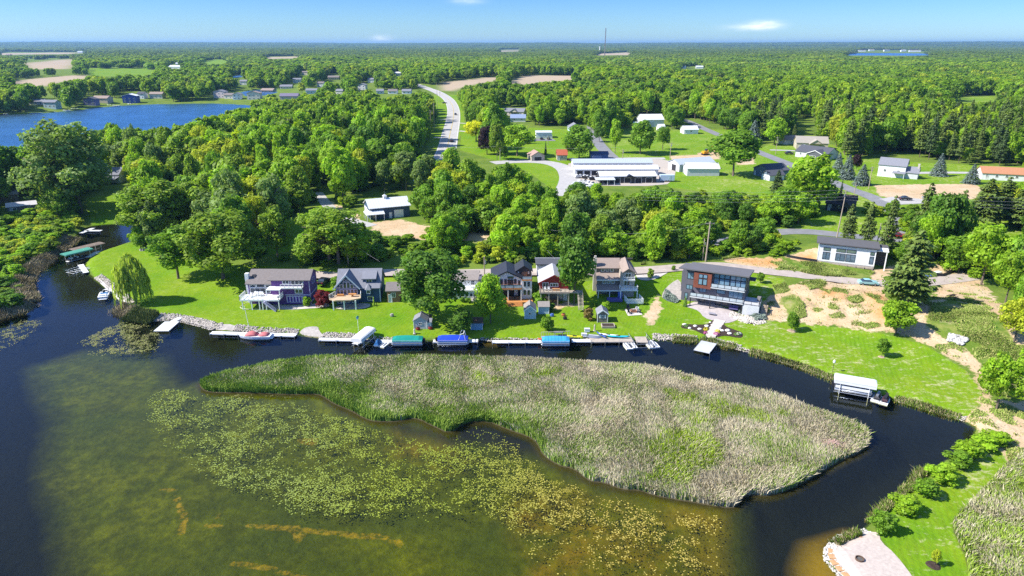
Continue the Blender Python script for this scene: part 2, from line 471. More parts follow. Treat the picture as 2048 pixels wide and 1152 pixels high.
WILD = [[(1560, 594), (1590, 590), (1608, 610), (1612, 634), (1590, 640), (1570, 622)], [(1545, 572), (1570, 566), (1580, 580), (1560, 588)], [(1605, 566), (1640, 560), (1650, 572), (1620, 580)], [(1850, 655), (1867, 608), (1900, 604), (1965, 615), (2010, 655), (2030, 690), (1985, 700), (1933, 678)],
 [(1556, 537), (1572, 520), (1640, 527), (1700, 542), (1748, 545), (1740, 556), (1650, 553)], [(1690, 595), (1720, 588), (1730, 600), (1700, 606)], [(1280, 530), (1400, 515), (1440, 520), (1490, 512), (1300, 518)],
 [(1945, 700), (2060, 690), (2060, 800), (1990, 790)], [(1620, 560), (1650, 560), (1650, 575), (1625, 575)]]
WEED = [[(80, 730), (128, 830), (118, 930), (150, 1050), (200, 1220), (1455, 1220), (1446, 1015), (1180, 962), (900, 868), (640, 790), (400, 785), (330, 770), (300, 715), (180, 700)]]
WEEDB = [[(1010, 985), (1110, 975), (1200, 1000), (1446, 1030), (1455, 1220), (1080, 1220), (1040, 1100)], [(780, 865), (900, 895), (960, 915), (900, 930), (800, 900)],
 [(1608, 1080), (1690, 1062), (1660, 1100), (1700, 1160), (1760, 1300), (1600, 1240), (1590, 1130)], [(1000, 676), (960, 678), (975, 688), (1000, 690)]]
DARKB = [[(640, 792), (700, 822), (800, 846), (900, 870), (940, 846), (1060, 875), (1090, 915), (1180, 965), (1300, 992), (1220, 990), (1140, 960), (1060, 910), (960, 875), (900, 890), (780, 855), (680, 830)]]
ALGW = 1.1
ALGL = [[(495, 1042), (540, 1044), (580, 1047), (600, 1052)], [(606, 1050), (680, 1057), (730, 1062), (760, 1062), (800, 1078)], [(465, 1116), (540, 1126), (620, 1150)], [(360, 1055), (368, 1030), (362, 1010), (350, 985)]]
ALGP = [[(570, 1040), (600, 1042), (602, 1068), (588, 1080), (585, 1060)], [(405, 1036), (450, 1042), (448, 1048), (410, 1045)], [(424, 1018), (442, 1018), (438, 1030)], [(310, 966), (358, 970), (335, 976)], [(590, 868), (636, 868), (630, 885), (605, 880)], [(525, 1094), (542, 1092), (540, 1104)]]
m_sand = pm(SAND, 2.4); m_lawn = pm(LAWN, 1.5); m_field = pm(FIELD, 10); m_wild = pm(WILD, 3.2)
m_weed = pm(WEED, 8, -.8); m_wb = pm(WEEDB, 3.5, -.8); m_db = pm(DARKB, 1.6, -.6)
m_alg = np.maximum(pl(ALGL, .9, .7, -.8), pm(ALGP, 1.0, -.8))
m_marsh = np.maximum(sstep(-6.5, -3.0, sdist(wIS, GX, GY)), pm([MARSH], 1.5))
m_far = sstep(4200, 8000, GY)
ca = np.stack([m_sand, m_lawn, m_wild, m_field], -1).reshape(-1, 4)
cb = np.stack([m_weed, m_wb, m_alg, m_marsh], -1).reshape(-1, 4)
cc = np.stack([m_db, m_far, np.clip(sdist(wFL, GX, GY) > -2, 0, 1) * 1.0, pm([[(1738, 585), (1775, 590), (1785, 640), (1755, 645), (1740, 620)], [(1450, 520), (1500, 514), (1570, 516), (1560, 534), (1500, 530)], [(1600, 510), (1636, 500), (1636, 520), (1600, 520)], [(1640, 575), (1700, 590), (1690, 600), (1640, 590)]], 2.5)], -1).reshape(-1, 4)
def ground_material():
    t = NT('ground_cover')
    P = t.coord('Object')
    A = t.n.new('ShaderNodeAttribute'); A.attribute_name = 'cover_a'
    B = t.n.new('ShaderNodeAttribute'); B.attribute_name = 'cover_b'
    D = t.n.new('ShaderNodeAttribute'); D.attribute_name = 'cover_c'
    sa = t.new('SeparateColor', Color=A.outputs['Color']); sb = t.new('SeparateColor', Color=B.outputs['Color']); sc = t.new('SeparateColor', Color=D.outputs['Color'])
    n1, n2, n3, n4 = t.noise(.05, 4, P), t.noise(.35, 5, P, .7), t.noise(2.2, 4, P, .7), t.noise(.12, 5, P, .65)
    def edge(mask, amp=.9):                     # ragged edge: mask pushed about by noise
        k = t.math('ADD', mask, t.math('MULTIPLY', t.math('SUBTRACT', n2, .5), amp))
        return t.ramp(k, (.42, 0.0), (.58, 1.0))
    rough = t.mix(t.ramp(n4, (.35, 0.), (.65, 1.)), (.095, .165, .018), (.19, .25, .035))
    rough = t.mix(t.ramp(n3, (.3, 0.), (.7, .5)), rough, (.06, .10, .015))
    lawn = t.mix(t.ramp(n1, (.35, 0.), (.68, 1.)), (.105, .235, .007), (.215, .30, .008))
    lawn = t.mix(t.ramp(n4, (.40, 0.), (.75, .8)), lawn, (.26, .31, .016))
    lawn = t.mix(t.ramp(n2, (.25, .55), (.6, 0.)), lawn, (.07, .165, .006))
    lawn = t.mix(t.ramp(n3, (.35, .5), (.65, 0.)), lawn, (.075, .16, .006))
    w = t.n.new('ShaderNodeTexWave'); w.inputs['Scale'].default_value = .36; w.inputs['Distortion'].default_value = 1.5; w.inputs['Detail'].default_value = 2
    mp = t.n.new('ShaderNodeMapping'); mp.inputs['Rotation'].default_value = (0, 0, .35); t.l.new(P, mp.inputs[0]); t.l.new(mp.outputs[0], w.inputs['Vector'])
    lawn = t.mix(t.math('MULTIPLY', w.outputs[0], .42), lawn, (.15, .29, .008))
    sand = t.mix(t.ramp(n4, (.38, 0.), (.62, 1.)), (.50, .355, .21), (.60, .47, .32))
    sand = t.mix(t.ramp(n1, (.5, 0.), (.7, .7)), sand, (.52, .34, .18))
    sand = t.mix(t.ramp(n3, (.3, .55), (.6, 0.)), sand, (.32, .23, .13))
    sand = t.mix(t.ramp(n2, (.58, 0.), (.72, .75)), sand, (.17, .20, .05))
    field = t.mix(t.ramp(n2, (.3, 0.), (.7, 1.)), (.36, .27, .18), (.42, .34, .24))
    wild = t.mix(t.ramp(n2, (.36, 0.), (.6, 1.)), (.07, .15, .012), (.22, .24, .06))
    wild = t.mix(t.ramp(n4, (.55, 0.), (.68, .7)), wild, (.40, .32, .20))
    c = t.mix(edge(sa.outputs[1], .7), rough, lawn)
    bald = t.math('MULTIPLY', t.ramp(t.noise(.22, 6, t.coord('Object', (1, 2.6, 1)), .75), (.60, 0.), (.70, 1.)), t.math('MULTIPLY', sa.outputs[1], t.ramp(t.new('SeparateXYZ', Vector=P).outputs[0], (.5, 0.), (.503, 1.))))
    px_ = t.new('SeparateXYZ', Vector=P).outputs[0]
    strw = t.math('MULTIPLY', t.ramp(t.math('ADD', t.noise(.55, 7, t.coord('Object', (1, 1.7, 1)), .82), t.math('MULTIPLY', n1, .25)), (.66, 0.), (.76, .75)), t.math('MULTIPLY', sa.outputs[1], t.ramp(t.math('MULTIPLY', t.math('SUBTRACT', px_, 34.0), .05), (0., .22), (.6, 1.))))
    c = t.mix(strw, c, (.46, .42, .24))
    trk = t.n.new('ShaderNodeTexWave'); trk.inputs['Scale'].default_value = .16; trk.inputs['Distortion'].default_value = 9; trk.inputs['Detail'].default_value = 4; trk.inputs['Detail Scale'].default_value = .7; t.l.new(P, trk.inputs['Vector'])
    sand = t.mix(t.math('MULTIPLY', t.math('MULTIPLY', t.ramp(trk.outputs[0], (.0, 1.), (.30, 0.)), t.ramp(n4, (.45, 0.), (.6, 1.))), .30), sand, (.36, .26, .15))
    sand = t.mix(t.math('MULTIPLY', D.outputs['Alpha'], t.ramp(n2, (.25, .3), (.6, 1.))), sand, (.50, .245, .085))
    sand = t.mix(t.ramp(t.noise(.5, 6, P, .8), (.58, 0.), (.68, .7)), sand, (.60, .52, .40))
    c = t.mix(edge(sa.outputs[0], 1.9), c, sand)
    c = t.mix(edge(sa.outputs[2], 1.3), c, wild)
    c = t.mix(A.outputs['Alpha'], c, field)
    c = t.mix(edge(B.outputs['Alpha'], .6), c, t.mix(n2, (.04, .036, .022), (.09, .075, .04)))
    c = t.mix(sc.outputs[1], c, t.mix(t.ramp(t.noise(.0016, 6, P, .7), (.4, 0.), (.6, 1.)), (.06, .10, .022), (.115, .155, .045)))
    # under water
    z = t.new('SeparateXYZ', Vector=t.new('NewGeometry').outputs['Position']).outputs[2]
    wet = t.ramp(t.math('ADD', t.math('MULTIPLY', z, -1.0), .0), (.02, 0.), (.3, 1.))
    depth_toned_bed = t.mix(n4, (.012, .016, .020), (.020, .022, .020))  # bed colour darkened in place of light lost through deep water
    depth_toned_bed = t.mix(sc.outputs[2], depth_toned_bed, (.010, .10, .36))  # far lake bed painted blue in place of scatter in deep water
    weed = t.mix(t.ramp(n4, (.34, 0.), (.66, 1.)), (.115, .145, .004), (.21, .225, .006))
    weed = t.mix(t.ramp(n2, (.38, .8), (.62, 0.)), weed, (.07, .082, .006))
    weed = t.mix(t.ramp(n1, (.45, 0.), (.62, .8)), weed, (.075, .10, .014))
    weed = t.mix(t.math('MULTIPLY', sb.outputs[1], t.ramp(n4, (.36, .15), (.62, .75))), weed, t.mix(t.ramp(n4, (.4, 0.), (.62, 1.)), (.17, .135, .010), (.30, .185, .014)))
    weed = t.mix(sc.outputs[0], weed, (.045, .036, .022))
    weed = t.mix(t.math('MULTIPLY', t.math('MULTIPLY', edge(sb.outputs[2], .9), t.ramp(t.noise(1.1, 6, P, .75), (.40, 0.), (.56, 1.))), .8), weed, (.52, .33, .025))
    mott = t.noise(.75, 6, P, .8)
    weed = t.mix(t.ramp(mott, (.36, .75), (.56, 0.)), weed, (.052, .066, .004))
    wm = t.math('ADD', sb.outputs[0], t.math('MULTIPLY', t.math('SUBTRACT', n4, .5), .2))
    bed = t.mix(t.ramp(wm, (.12, 0.), (.62, 1.)), depth_toned_bed, weed)
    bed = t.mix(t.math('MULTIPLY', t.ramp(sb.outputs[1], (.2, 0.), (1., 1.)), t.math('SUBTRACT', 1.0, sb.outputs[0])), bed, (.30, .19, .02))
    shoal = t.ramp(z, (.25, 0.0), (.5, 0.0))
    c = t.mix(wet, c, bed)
    bmp = t.new('Bump', Strength=.8, Distance=.45, Height=n2)
    b = t.new('BsdfPrincipled', **{'Base Color': c, 'Roughness': .95, 'Specular IOR Level': .1, 'Normal': bmp.outputs[0]})
    return t.done(b.outputs[0])
ny, nx = GX.shape
ii = np.arange(ny * nx).reshape(ny, nx)
quads = np.stack([ii[:-1, :-1], ii[:-1, 1:], ii[1:, 1:], ii[1:, :-1]], -1).reshape(-1, 4)
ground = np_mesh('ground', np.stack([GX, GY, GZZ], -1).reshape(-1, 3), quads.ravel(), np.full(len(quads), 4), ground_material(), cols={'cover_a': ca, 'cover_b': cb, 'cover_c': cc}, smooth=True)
structure(ground)
# ------------------------------------------------------------------ water
def water_material(nm, rg, st, ds, gc=(.85, .92, 1, 1)):
    t = NT(nm)
    P = t.coord('Object')
    v1 = t.noise(.9, 3, t.coord('Object', (1, 1.7, 1)), .6)
    v2 = t.noise(.05, 3, P)
    h = t.math('MULTIPLY', v1, t.ramp(v2, (.3, .25), (.7, 1.)))
    bmp = t.new('Bump', Strength=st, Distance=ds, Height=h)
    fr = t.new('Fresnel', IOR=1.33, Normal=bmp.outputs[0])
    gl = t.new('BsdfGlossy', Color=gc, Roughness=rg, Normal=bmp.outputs[0])
    tr = t.new('BsdfTransparent', Color=(.82, .84, .62, 1))
    mx = t.n.new('ShaderNodeMixShader')
    t.l.new(t.math('MULTIPLY', fr.outputs[0], 1.0), mx.inputs[0]); t.l.new(tr.outputs[0], mx.inputs[1]); t.l.new(gl.outputs[0], mx.inputs[2])
    return t.done(mx.outputs[0])
w = MB()
w.face([(-600, 20, 0), (600, 20, 0), (600, 245, 0), (-600, 245, 0)])
structure(w.build('canal_water', water_material('canal_water', .03, .10, .30, (.48, .56, .74, 1))))
w = MB()
w.face([(-3000, 245, 0), (3000, 245, 0), (3000, 4700, 0), (-3000, 4700, 0)])
structure(w.build('lake_water', water_material('lake_water', .30, .6, .8, (.42, .74, 1, 1))))
# ------------------------------------------------------------------ haze
hb = MB(); hb.box(-16500, 16500, -300, 24500, -8, 126)
t = NT('thin_haze')
pv = t.new('VolumePrincipled', Color=(.32, .60, .98, 1), Density=HAZE_D, Anisotropy=.2)
t.l.new(pv.outputs[0], t.out.inputs['Volume'])
hzo = hb.build('haze', t.m)
tag(hzo, 'thin blue summer haze over the far woods', 'haze', kind='stuff')
# ------------------------------------------------------------------ plants: meshes
def leaf_material(name, base, inst=False, var=.45, trans=.45):
    t = NT(name)
    a = t.n.new('ShaderNodeAttribute'); a.attribute_name = 'tone'
    s = t.new('SeparateColor', Color=a.outputs['Color'])
    oi = t.n.new('ShaderNodeObjectInfo')
    if inst:
        c = t.ramp(oi.outputs['Random'], (0.0, (0.068, 0.152, 0.015)), (.22, (0.116, 0.213, 0.019)), (.42, (0.202, 0.351, 0.019)), (.6, (0.134, 0.272, 0.017)), (.8, (0.284, 0.403, 0.022)), (.93, (0.354, 0.435, 0.031)), (1., (0.138, 0.202, 0.048)))
        g = t.new('NewGeometry').outputs['Position']
        nn = t.noise(.006, 3, g)
        c = t.mix(t.ramp(nn, (.42, 0.), (.62, .55)), c, (0.264, 0.425, 0.015))
        sp = t.new('SeparateXYZ', Vector=g)
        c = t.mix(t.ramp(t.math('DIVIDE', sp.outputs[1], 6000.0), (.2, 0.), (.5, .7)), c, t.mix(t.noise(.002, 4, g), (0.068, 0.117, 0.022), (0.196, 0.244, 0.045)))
    else:
        c = t.mix(1.0, base, oi.outputs['Color'], 'MULTIPLY')
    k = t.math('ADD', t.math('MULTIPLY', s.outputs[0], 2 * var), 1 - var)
    c = t.mix(1.0, c, t.new('CombineColor', Red=k, Green=k, Blue=k).outputs[0], 'MULTIPLY')
    c = t.mix(t.math('MULTIPLY', s.outputs[1], .35), c, t.mix(1.0, c, (1.7, 1.35, .9), 'MULTIPLY'))
    d = t.new('BsdfPrincipled', **{'Base Color': c, 'Roughness': .55, 'Specular IOR Level': .25})
    tl = t.new('BsdfTranslucent', Color=t.mix(1.0, c, (1.25, 1.35, .6), 'MULTIPLY'))
    m = t.n.new('ShaderNodeMixShader'); m.inputs[0].default_value = trans
    t.l.new(d.outputs[0], m.inputs[1]); t.l.new(tl.outputs[0], m.inputs[2])
    return t.done(m.outputs[0])
M_LEAF = leaf_material('broad_leaves', (1, 1, 1))
M_NEEDLE = leaf_material('needles', (1, 1, 1), var=.4, trans=.12)
M_WOODS = leaf_material('woodland_leaves', (1, 1, 1), inst=True)
M_BARK = mat('bark', (.16, .125, .095), .9, .35, 3, .1, aniso=(1, 1, .25))
M_PALEBARK = mat('pale_bark', (.33, .29, .24), .9, .35, 3, .1, aniso=(1, 1, .25))
def unit(v): return v / np.maximum(np.linalg.norm(v, axis=-1, keepdims=True), 1e-9)
def card_geo(P, N, sx, sy, r, up=None, fold=0.25):
    """leaf-spray cards: centre P, facing N, half sizes sx, sy; returns verts (n,4,3)"""
    n = len(P)
    a = up if up is not None else unit(r.normal(size=(n, 3)))
    U = unit(np.cross(N, a)); Vv = unit(np.cross(N, U))
    sx = sx[:, None]; sy = sy[:, None]
    j = lambda: r.uniform(.6, 1.25, (n, 1))
    v = np.stack([P - U * sx * j() - Vv * sy * .5 * j(), P + U * sx * .5 * j() - Vv * sy * j(), P + U * sx * j() + Vv * sy * .5 * j(), P - U * sx * .5 * j() + Vv * sy * j()], 1)
    v[:, 0] -= N * sx * fold; v[:, 2] -= N * sx * fold
    return v
def cards_obj(name, parts, matl):
    V = np.concatenate([p[0].reshape(-1, 3) for p in parts]); T = np.concatenate([np.repeat(p[1], 4, 0) for p in parts])
    n = len(V) // 4
    o = np_mesh(name, V, np.arange(4 * n), np.full(n, 4), matl, cols=np.column_stack([T, T[:, :1] * 0 + 1, T[:, :1] * 0 + 1])[:, :4] if T.shape[1] == 2 else T)
    me = o.data; bpy.data.objects.remove(o)
    return me
def crown_mesh(name, seed, lobes, n, size, matl, base=.28, ls=1.0):
    """broadleaf crown in a unit box: radius 1 across, height 0..1 (crown starts at `base`)"""
    r = np.random.default_rng(seed)
    L = []
    cz = (1 + base) / 2; hz_ = (1 - base) / 2
    for i in range(lobes):
        a = i * 2.4 + r.uniform(-.4, .4); t = (i + .5) / lobes
        zz = base + (1 - base) * (.12 + .80 * t) + r.uniform(-.05, .05)
        prof = math.sin(math.pi * min(1, max(0.12, .16 + .80 * (zz - base) / (1 - base)))) ** .7
        rad = prof * r.uniform(.35, .72)
        lr = r.uniform(.28, .46) * (.75 + .35 * prof) * ls; rad *= 1 + (1 - ls) * .55
        L.append((rad * math.cos(a), rad * math.sin(a), zz, lr, lr * r.uniform(.30, .42)))
    L.append((0, 0, base + (1 - base) * .45, .62 * ls ** 1.4, .34 * ls)); L.append((.05, -.05, .84, .34 * ls, .15))
    L = np.array(L)
    wgt = L[:, 3] ** 2; wgt /= wgt.sum()
    k = r.choice(len(L), n, p=wgt)
    d = unit(r.normal(size=(n, 3)) + np.array([0, 0, .35]))
    rr = np.where(r.random(n) < .8, r.uniform(.84, 1.08, n), r.uniform(.4, .9, n)); rr = np.where(r.random(n) < .10, r.uniform(1.05, 1.30, n), rr)
    c = L[k]
    P = np.column_stack([c[:, 0] + d[:, 0] * c[:, 3] * rr, c[:, 1] + d[:, 1] * c[:, 3] * rr, c[:, 2] + d[:, 2] * c[:, 4] * rr])
    nn = 9.0
    ph = np.sin(P[:, 0] * nn + seed) * np.sin(P[:, 1] * nn + 1.3 * seed) * np.sin(P[:, 2] * nn * 2)
    ph2 = np.sin(P[:, 0] * 23 + seed) * np.sin(P[:, 1] * 21) * np.sin(P[:, 2] * 40)
    P[:, :2] *= (1 + .09 * ph + .06 * ph2)[:, None]; P[:, 2] += .018 * ph2 + .03 * np.sin(P[:, 0] * 7 + seed) * np.sin(P[:, 1] * 6)
    N = unit(d * np.array([1, 1, 1.6]) + r.normal(size=(n, 3)) * .45)
    s = size * r.uniform(.6, 1.3, n)
    v = card_geo(P, N, s, s, r)
    v[:, :, 2] = P[:, None, 2] + (v[:, :, 2] - P[:, None, 2]) * .42
    lob = r.random(len(L))[k]
    tone = np.clip(.5 + .28 * (lob - .5) * 2 * .6 + r.normal(0, .16, n), 0, 1)
    return cards_obj(name, [(v, np.column_stack([tone, r.random(n)]))], matl)
def conifer_mesh(name, seed, n_whorl, per, cards, size, matl, kind='pine'):
    r = np.random.default_rng(seed)
    V, T = [], []
    for w in range(n_whorl):
        t = (w + .5) / n_whorl
        z = (.16 if kind == 'pine' else .03) + t * (.83 if kind == 'pine' else .95)
        if kind == 'pine': rad = (1.0 - t) ** .62 * r.uniform(.72, 1.08) * (.75 + .25 * math.sin(min(1, t * 4) * math.pi / 2))
        else: rad = (1.02 - t) ** .9
        for b in range(per):
            a = 2 * math.pi * (b + r.uniform(-.35, .35)) / per + w * 1.1
            L = rad * (r.uniform(.6, 1.1) if kind == 'pine' else r.uniform(.86, 1.06))
            if kind == 'pine' and r.random() < .14: continue
            m = max(3, int(cards * L))
            q = np.sqrt(r.uniform(.06, 1, m))
            dr = np.array([math.cos(a), math.sin(a), 0]); tn = np.array([-math.sin(a), math.cos(a), 0])
            rise = (.05 * q - .02 * q * q) if kind == 'pine' else (-.09 * q * (1 - t * .6))
            spread = r.normal(0, .16 * (.35 + q), m) * (1.2 if kind == 'pine' else .8)
            P = dr * (q * L)[:, None] + tn * (spread * L)[:, None]
            P[:, 2] = z + rise * L + r.normal(0, .008, m)
            N = unit(np.array([0, 0, 1.0]) + dr * .35 + r.normal(size=(m, 3)) * .28)
            s = size * r.uniform(.7, 1.3, m)
            v = card_geo(P, N, s * 1.5, s * .8, r, up=np.repeat(tn[None], m, 0))
            v[:, :, 2] = P[:, None, 2] + (v[:, :, 2] - P[:, None, 2]) * .35
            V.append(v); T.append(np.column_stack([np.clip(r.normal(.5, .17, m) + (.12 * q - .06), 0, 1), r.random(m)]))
    return cards_obj(name, [(np.concatenate(V), np.concatenate(T))], matl)
def willow_mesh(name, seed, n, matl):
    r = np.random.default_rng(seed)
    V, T = [], []
    for k in range(n):
        a = r.uniform(0, 2 * math.pi); q = math.sqrt(r.random()); top = .97 - .33 * q ** 1.8 + r.uniform(-.06, .02)
        ln = r.uniform(.22, .5) * (.5 + q * .6); bot = max(.06, top - ln)
        m = 7
        z = np.linspace(top, bot, m) + r.normal(0, .01, m)
        rad = q * .92 + np.linspace(0, .08, m)
        wob = 1 + .12 * math.sin(a * 3 + seed) + .1 * math.sin(a * 7)
        P = np.column_stack([np.cos(a) * rad * wob, np.sin(a) * rad * wob, z]) + r.normal(0, .035, (m, 3)) * np.array([1, 1, .2])
        N = unit(np.column_stack([np.cos(a) + r.normal(0, .5, m), np.sin(a) + r.normal(0, .5, m), np.full(m, .45)]))
        s = np.full(m, .055) * r.uniform(.7, 1.3, m)
        v = card_geo(P, N, s, s * 1.2, r, up=np.repeat(np.array([[0, 0, 1.0]]), m, 0))
        V.append(v); T.append(np.column_stack([np.clip(r.normal(.5, .15) + r.normal(0, .1, m), 0, 1), r.random(m)]))
    return cards_obj(name, [(np.concatenate(V), np.concatenate(T))], matl)
def trunk_mesh(name, seed, top=.72, r0=.05, limbs=6, multi=1, spread=.5, matl=None, straight=False):
    """unit trunk (radius in units of the crown's radius, height 0..1)"""
    r = np.random.default_rng(seed); b = MB()
    for m in range(multi):
        ox, oy = (0, 0) if multi == 1 else (r.uniform(-.12, .12), r.uniform(-.12, .12))
        lx, ly = (r.uniform(-.12, .12), r.uniform(-.12, .12)) if not straight else (0, 0)
        pts = [(ox + lx * t * t, oy + ly * t * t, -.02 + (top + .02) * t) for t in (0, .05, .3, .6, .85, 1)]
        b.tube(pts, [r0 * 1.5, r0, r0 * .85, r0 * .6, r0 * .35, r0 * .12], 7)
        for k in range(limbs):
            t = r.uniform(.38, .85); a = r.uniform(0, 6.28)
            p = Vector((ox + lx * t * t, oy + ly * t * t, top * t)); e = p + Vector((math.cos(a) * spread, math.sin(a) * spread, r.uniform(.10, .22)))
            mid = p.lerp(e, .5) + Vector((0, 0, .02))
            b.tube([p, mid, e], [r0 * .42, r0 * .3, r0 * .1], 5)
    o = b.build(name, matl or M_BARK, smooth=True); me = o.data; bpy.data.objects.remove(o)
    return me
BROAD = [(crown_mesh('broadleaf_crown', 11 + i, (9, 12, 15, 11, 14, 10)[i], 5200, .064, M_LEAF, base=(.22, .3, .18, .26, .34, .2)[i]),
          trunk_mesh('broadleaf_trunk', 40 + i, .7, .045, 7)) for i in range(6)]
OPEN = [(crown_mesh('open_crown', 71 + i, 22, 4200, .054, M_LEAF, base=.26, ls=.75), trunk_mesh('open_trunk', 80 + i, .78, .05, 10, multi=1 + i % 2, spread=.65)) for i in range(3)]
BIG = [(crown_mesh('big_crown', 401, 34, 10000, .036, M_LEAF, base=.20, ls=.62), trunk_mesh('big_trunk', 402, .8, .045, 12, multi=2, spread=.6)), (crown_mesh('big_crown', 404, 30, 10000, .038, M_LEAF, base=.20, ls=.68), trunk_mesh('big_trunk', 405, .72, .045, 9, spread=.6))]
BUSH = [crown_mesh('bush_foliage', 91 + i, 9, 1500, .105, M_LEAF, base=.02) for i in range(3)]
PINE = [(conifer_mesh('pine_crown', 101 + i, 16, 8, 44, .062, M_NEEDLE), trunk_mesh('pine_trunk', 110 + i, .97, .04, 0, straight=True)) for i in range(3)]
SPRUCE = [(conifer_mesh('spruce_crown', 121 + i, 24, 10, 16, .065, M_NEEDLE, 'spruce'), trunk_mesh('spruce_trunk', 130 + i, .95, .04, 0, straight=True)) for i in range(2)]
WILLOW = (willow_mesh('willow_crown', 141, 520, M_LEAF), trunk_mesh('willow_trunk', 142, .75, .07, 8))
LEAFK = 2.15
TINT = {'bright': (.112, .205, .012), 'yellow': (.165, .215, .016), 'mid': (.070, .145, .012), 'deep': (.048, .108, .013), 'olive': (.092, .158, .016), 'grey': (.078, .130, .036), 'copper': (.020, .012, .014), 'maroon': (.085, .014, .018),
 'pine': (.046, .078, .016), 'darkpine': (.024, .046, .013), 'blue': (.055, .085, .082), 'lime': (.25, .29, .012), 'willow': (.155, .225, .030), 'brown': (.10, .085, .03)}
def plant(name, kind, x, y, z, H, rad, tint, label, cat='tree', group=None, seed=0, lean=None):
    r = random.Random(seed * 7919 + 13)
    col = TINT[tint] if isinstance(tint, str) else tint
    k = r.uniform(.9, 1.1) * LEAFK; col = (col[0] * k * 1.10, col[1] * k, col[2] * k, 1)
    if kind == 'bush':
        me = BUSH[seed % 3]
        o = bpy.data.objects.new(name, me); C.objects.link(o)
        o.location = (x, y, z - .05); o.scale = (rad, rad, H); o.rotation_euler = (0, 0, r.uniform(0, 6.28)); o.color = col
        return tag(o, label, cat, group)
    cm, tm = {'big': BIG[seed % 2], 'broad': BROAD[seed % 6], 'open': OPEN[seed % 3], 'pine': PINE[seed % 3], 'spruce': SPRUCE[seed % 2], 'willow': WILLOW}[kind]
    root = thing(name, label, cat, (x, y, z - .1), r.uniform(0, 6.28), group)
    root.scale = (rad * r.uniform(.9, 1.12), rad * r.uniform(.9, 1.12), H)
    if lean: root.rotation_euler = (lean[0], lean[1], 0)
    for nm, me in (('crown', cm), ('trunk', tm)):
        o = bpy.data.objects.new(nm, me); C.objects.link(o); o.parent = root
        if nm == 'crown': o.color = col
    return root
def plant_px(name, kind, px, py, top, wpx, tint, label, cat='tree', group=None, seed=0, lean=None):
    """base at photo point (px, py) on the land; height and spread from their size in the photo at that distance"""
    p = g1(px, py)
    dep = p.y * CP - (p.z - CAM_H) * SP
    H = (py - top) * dep / F / (CP * .97)
    return plant(name, kind, p.x, p.y, p.z, H, wpx * dep / F / 2, tint, label, cat, group, seed, lean)
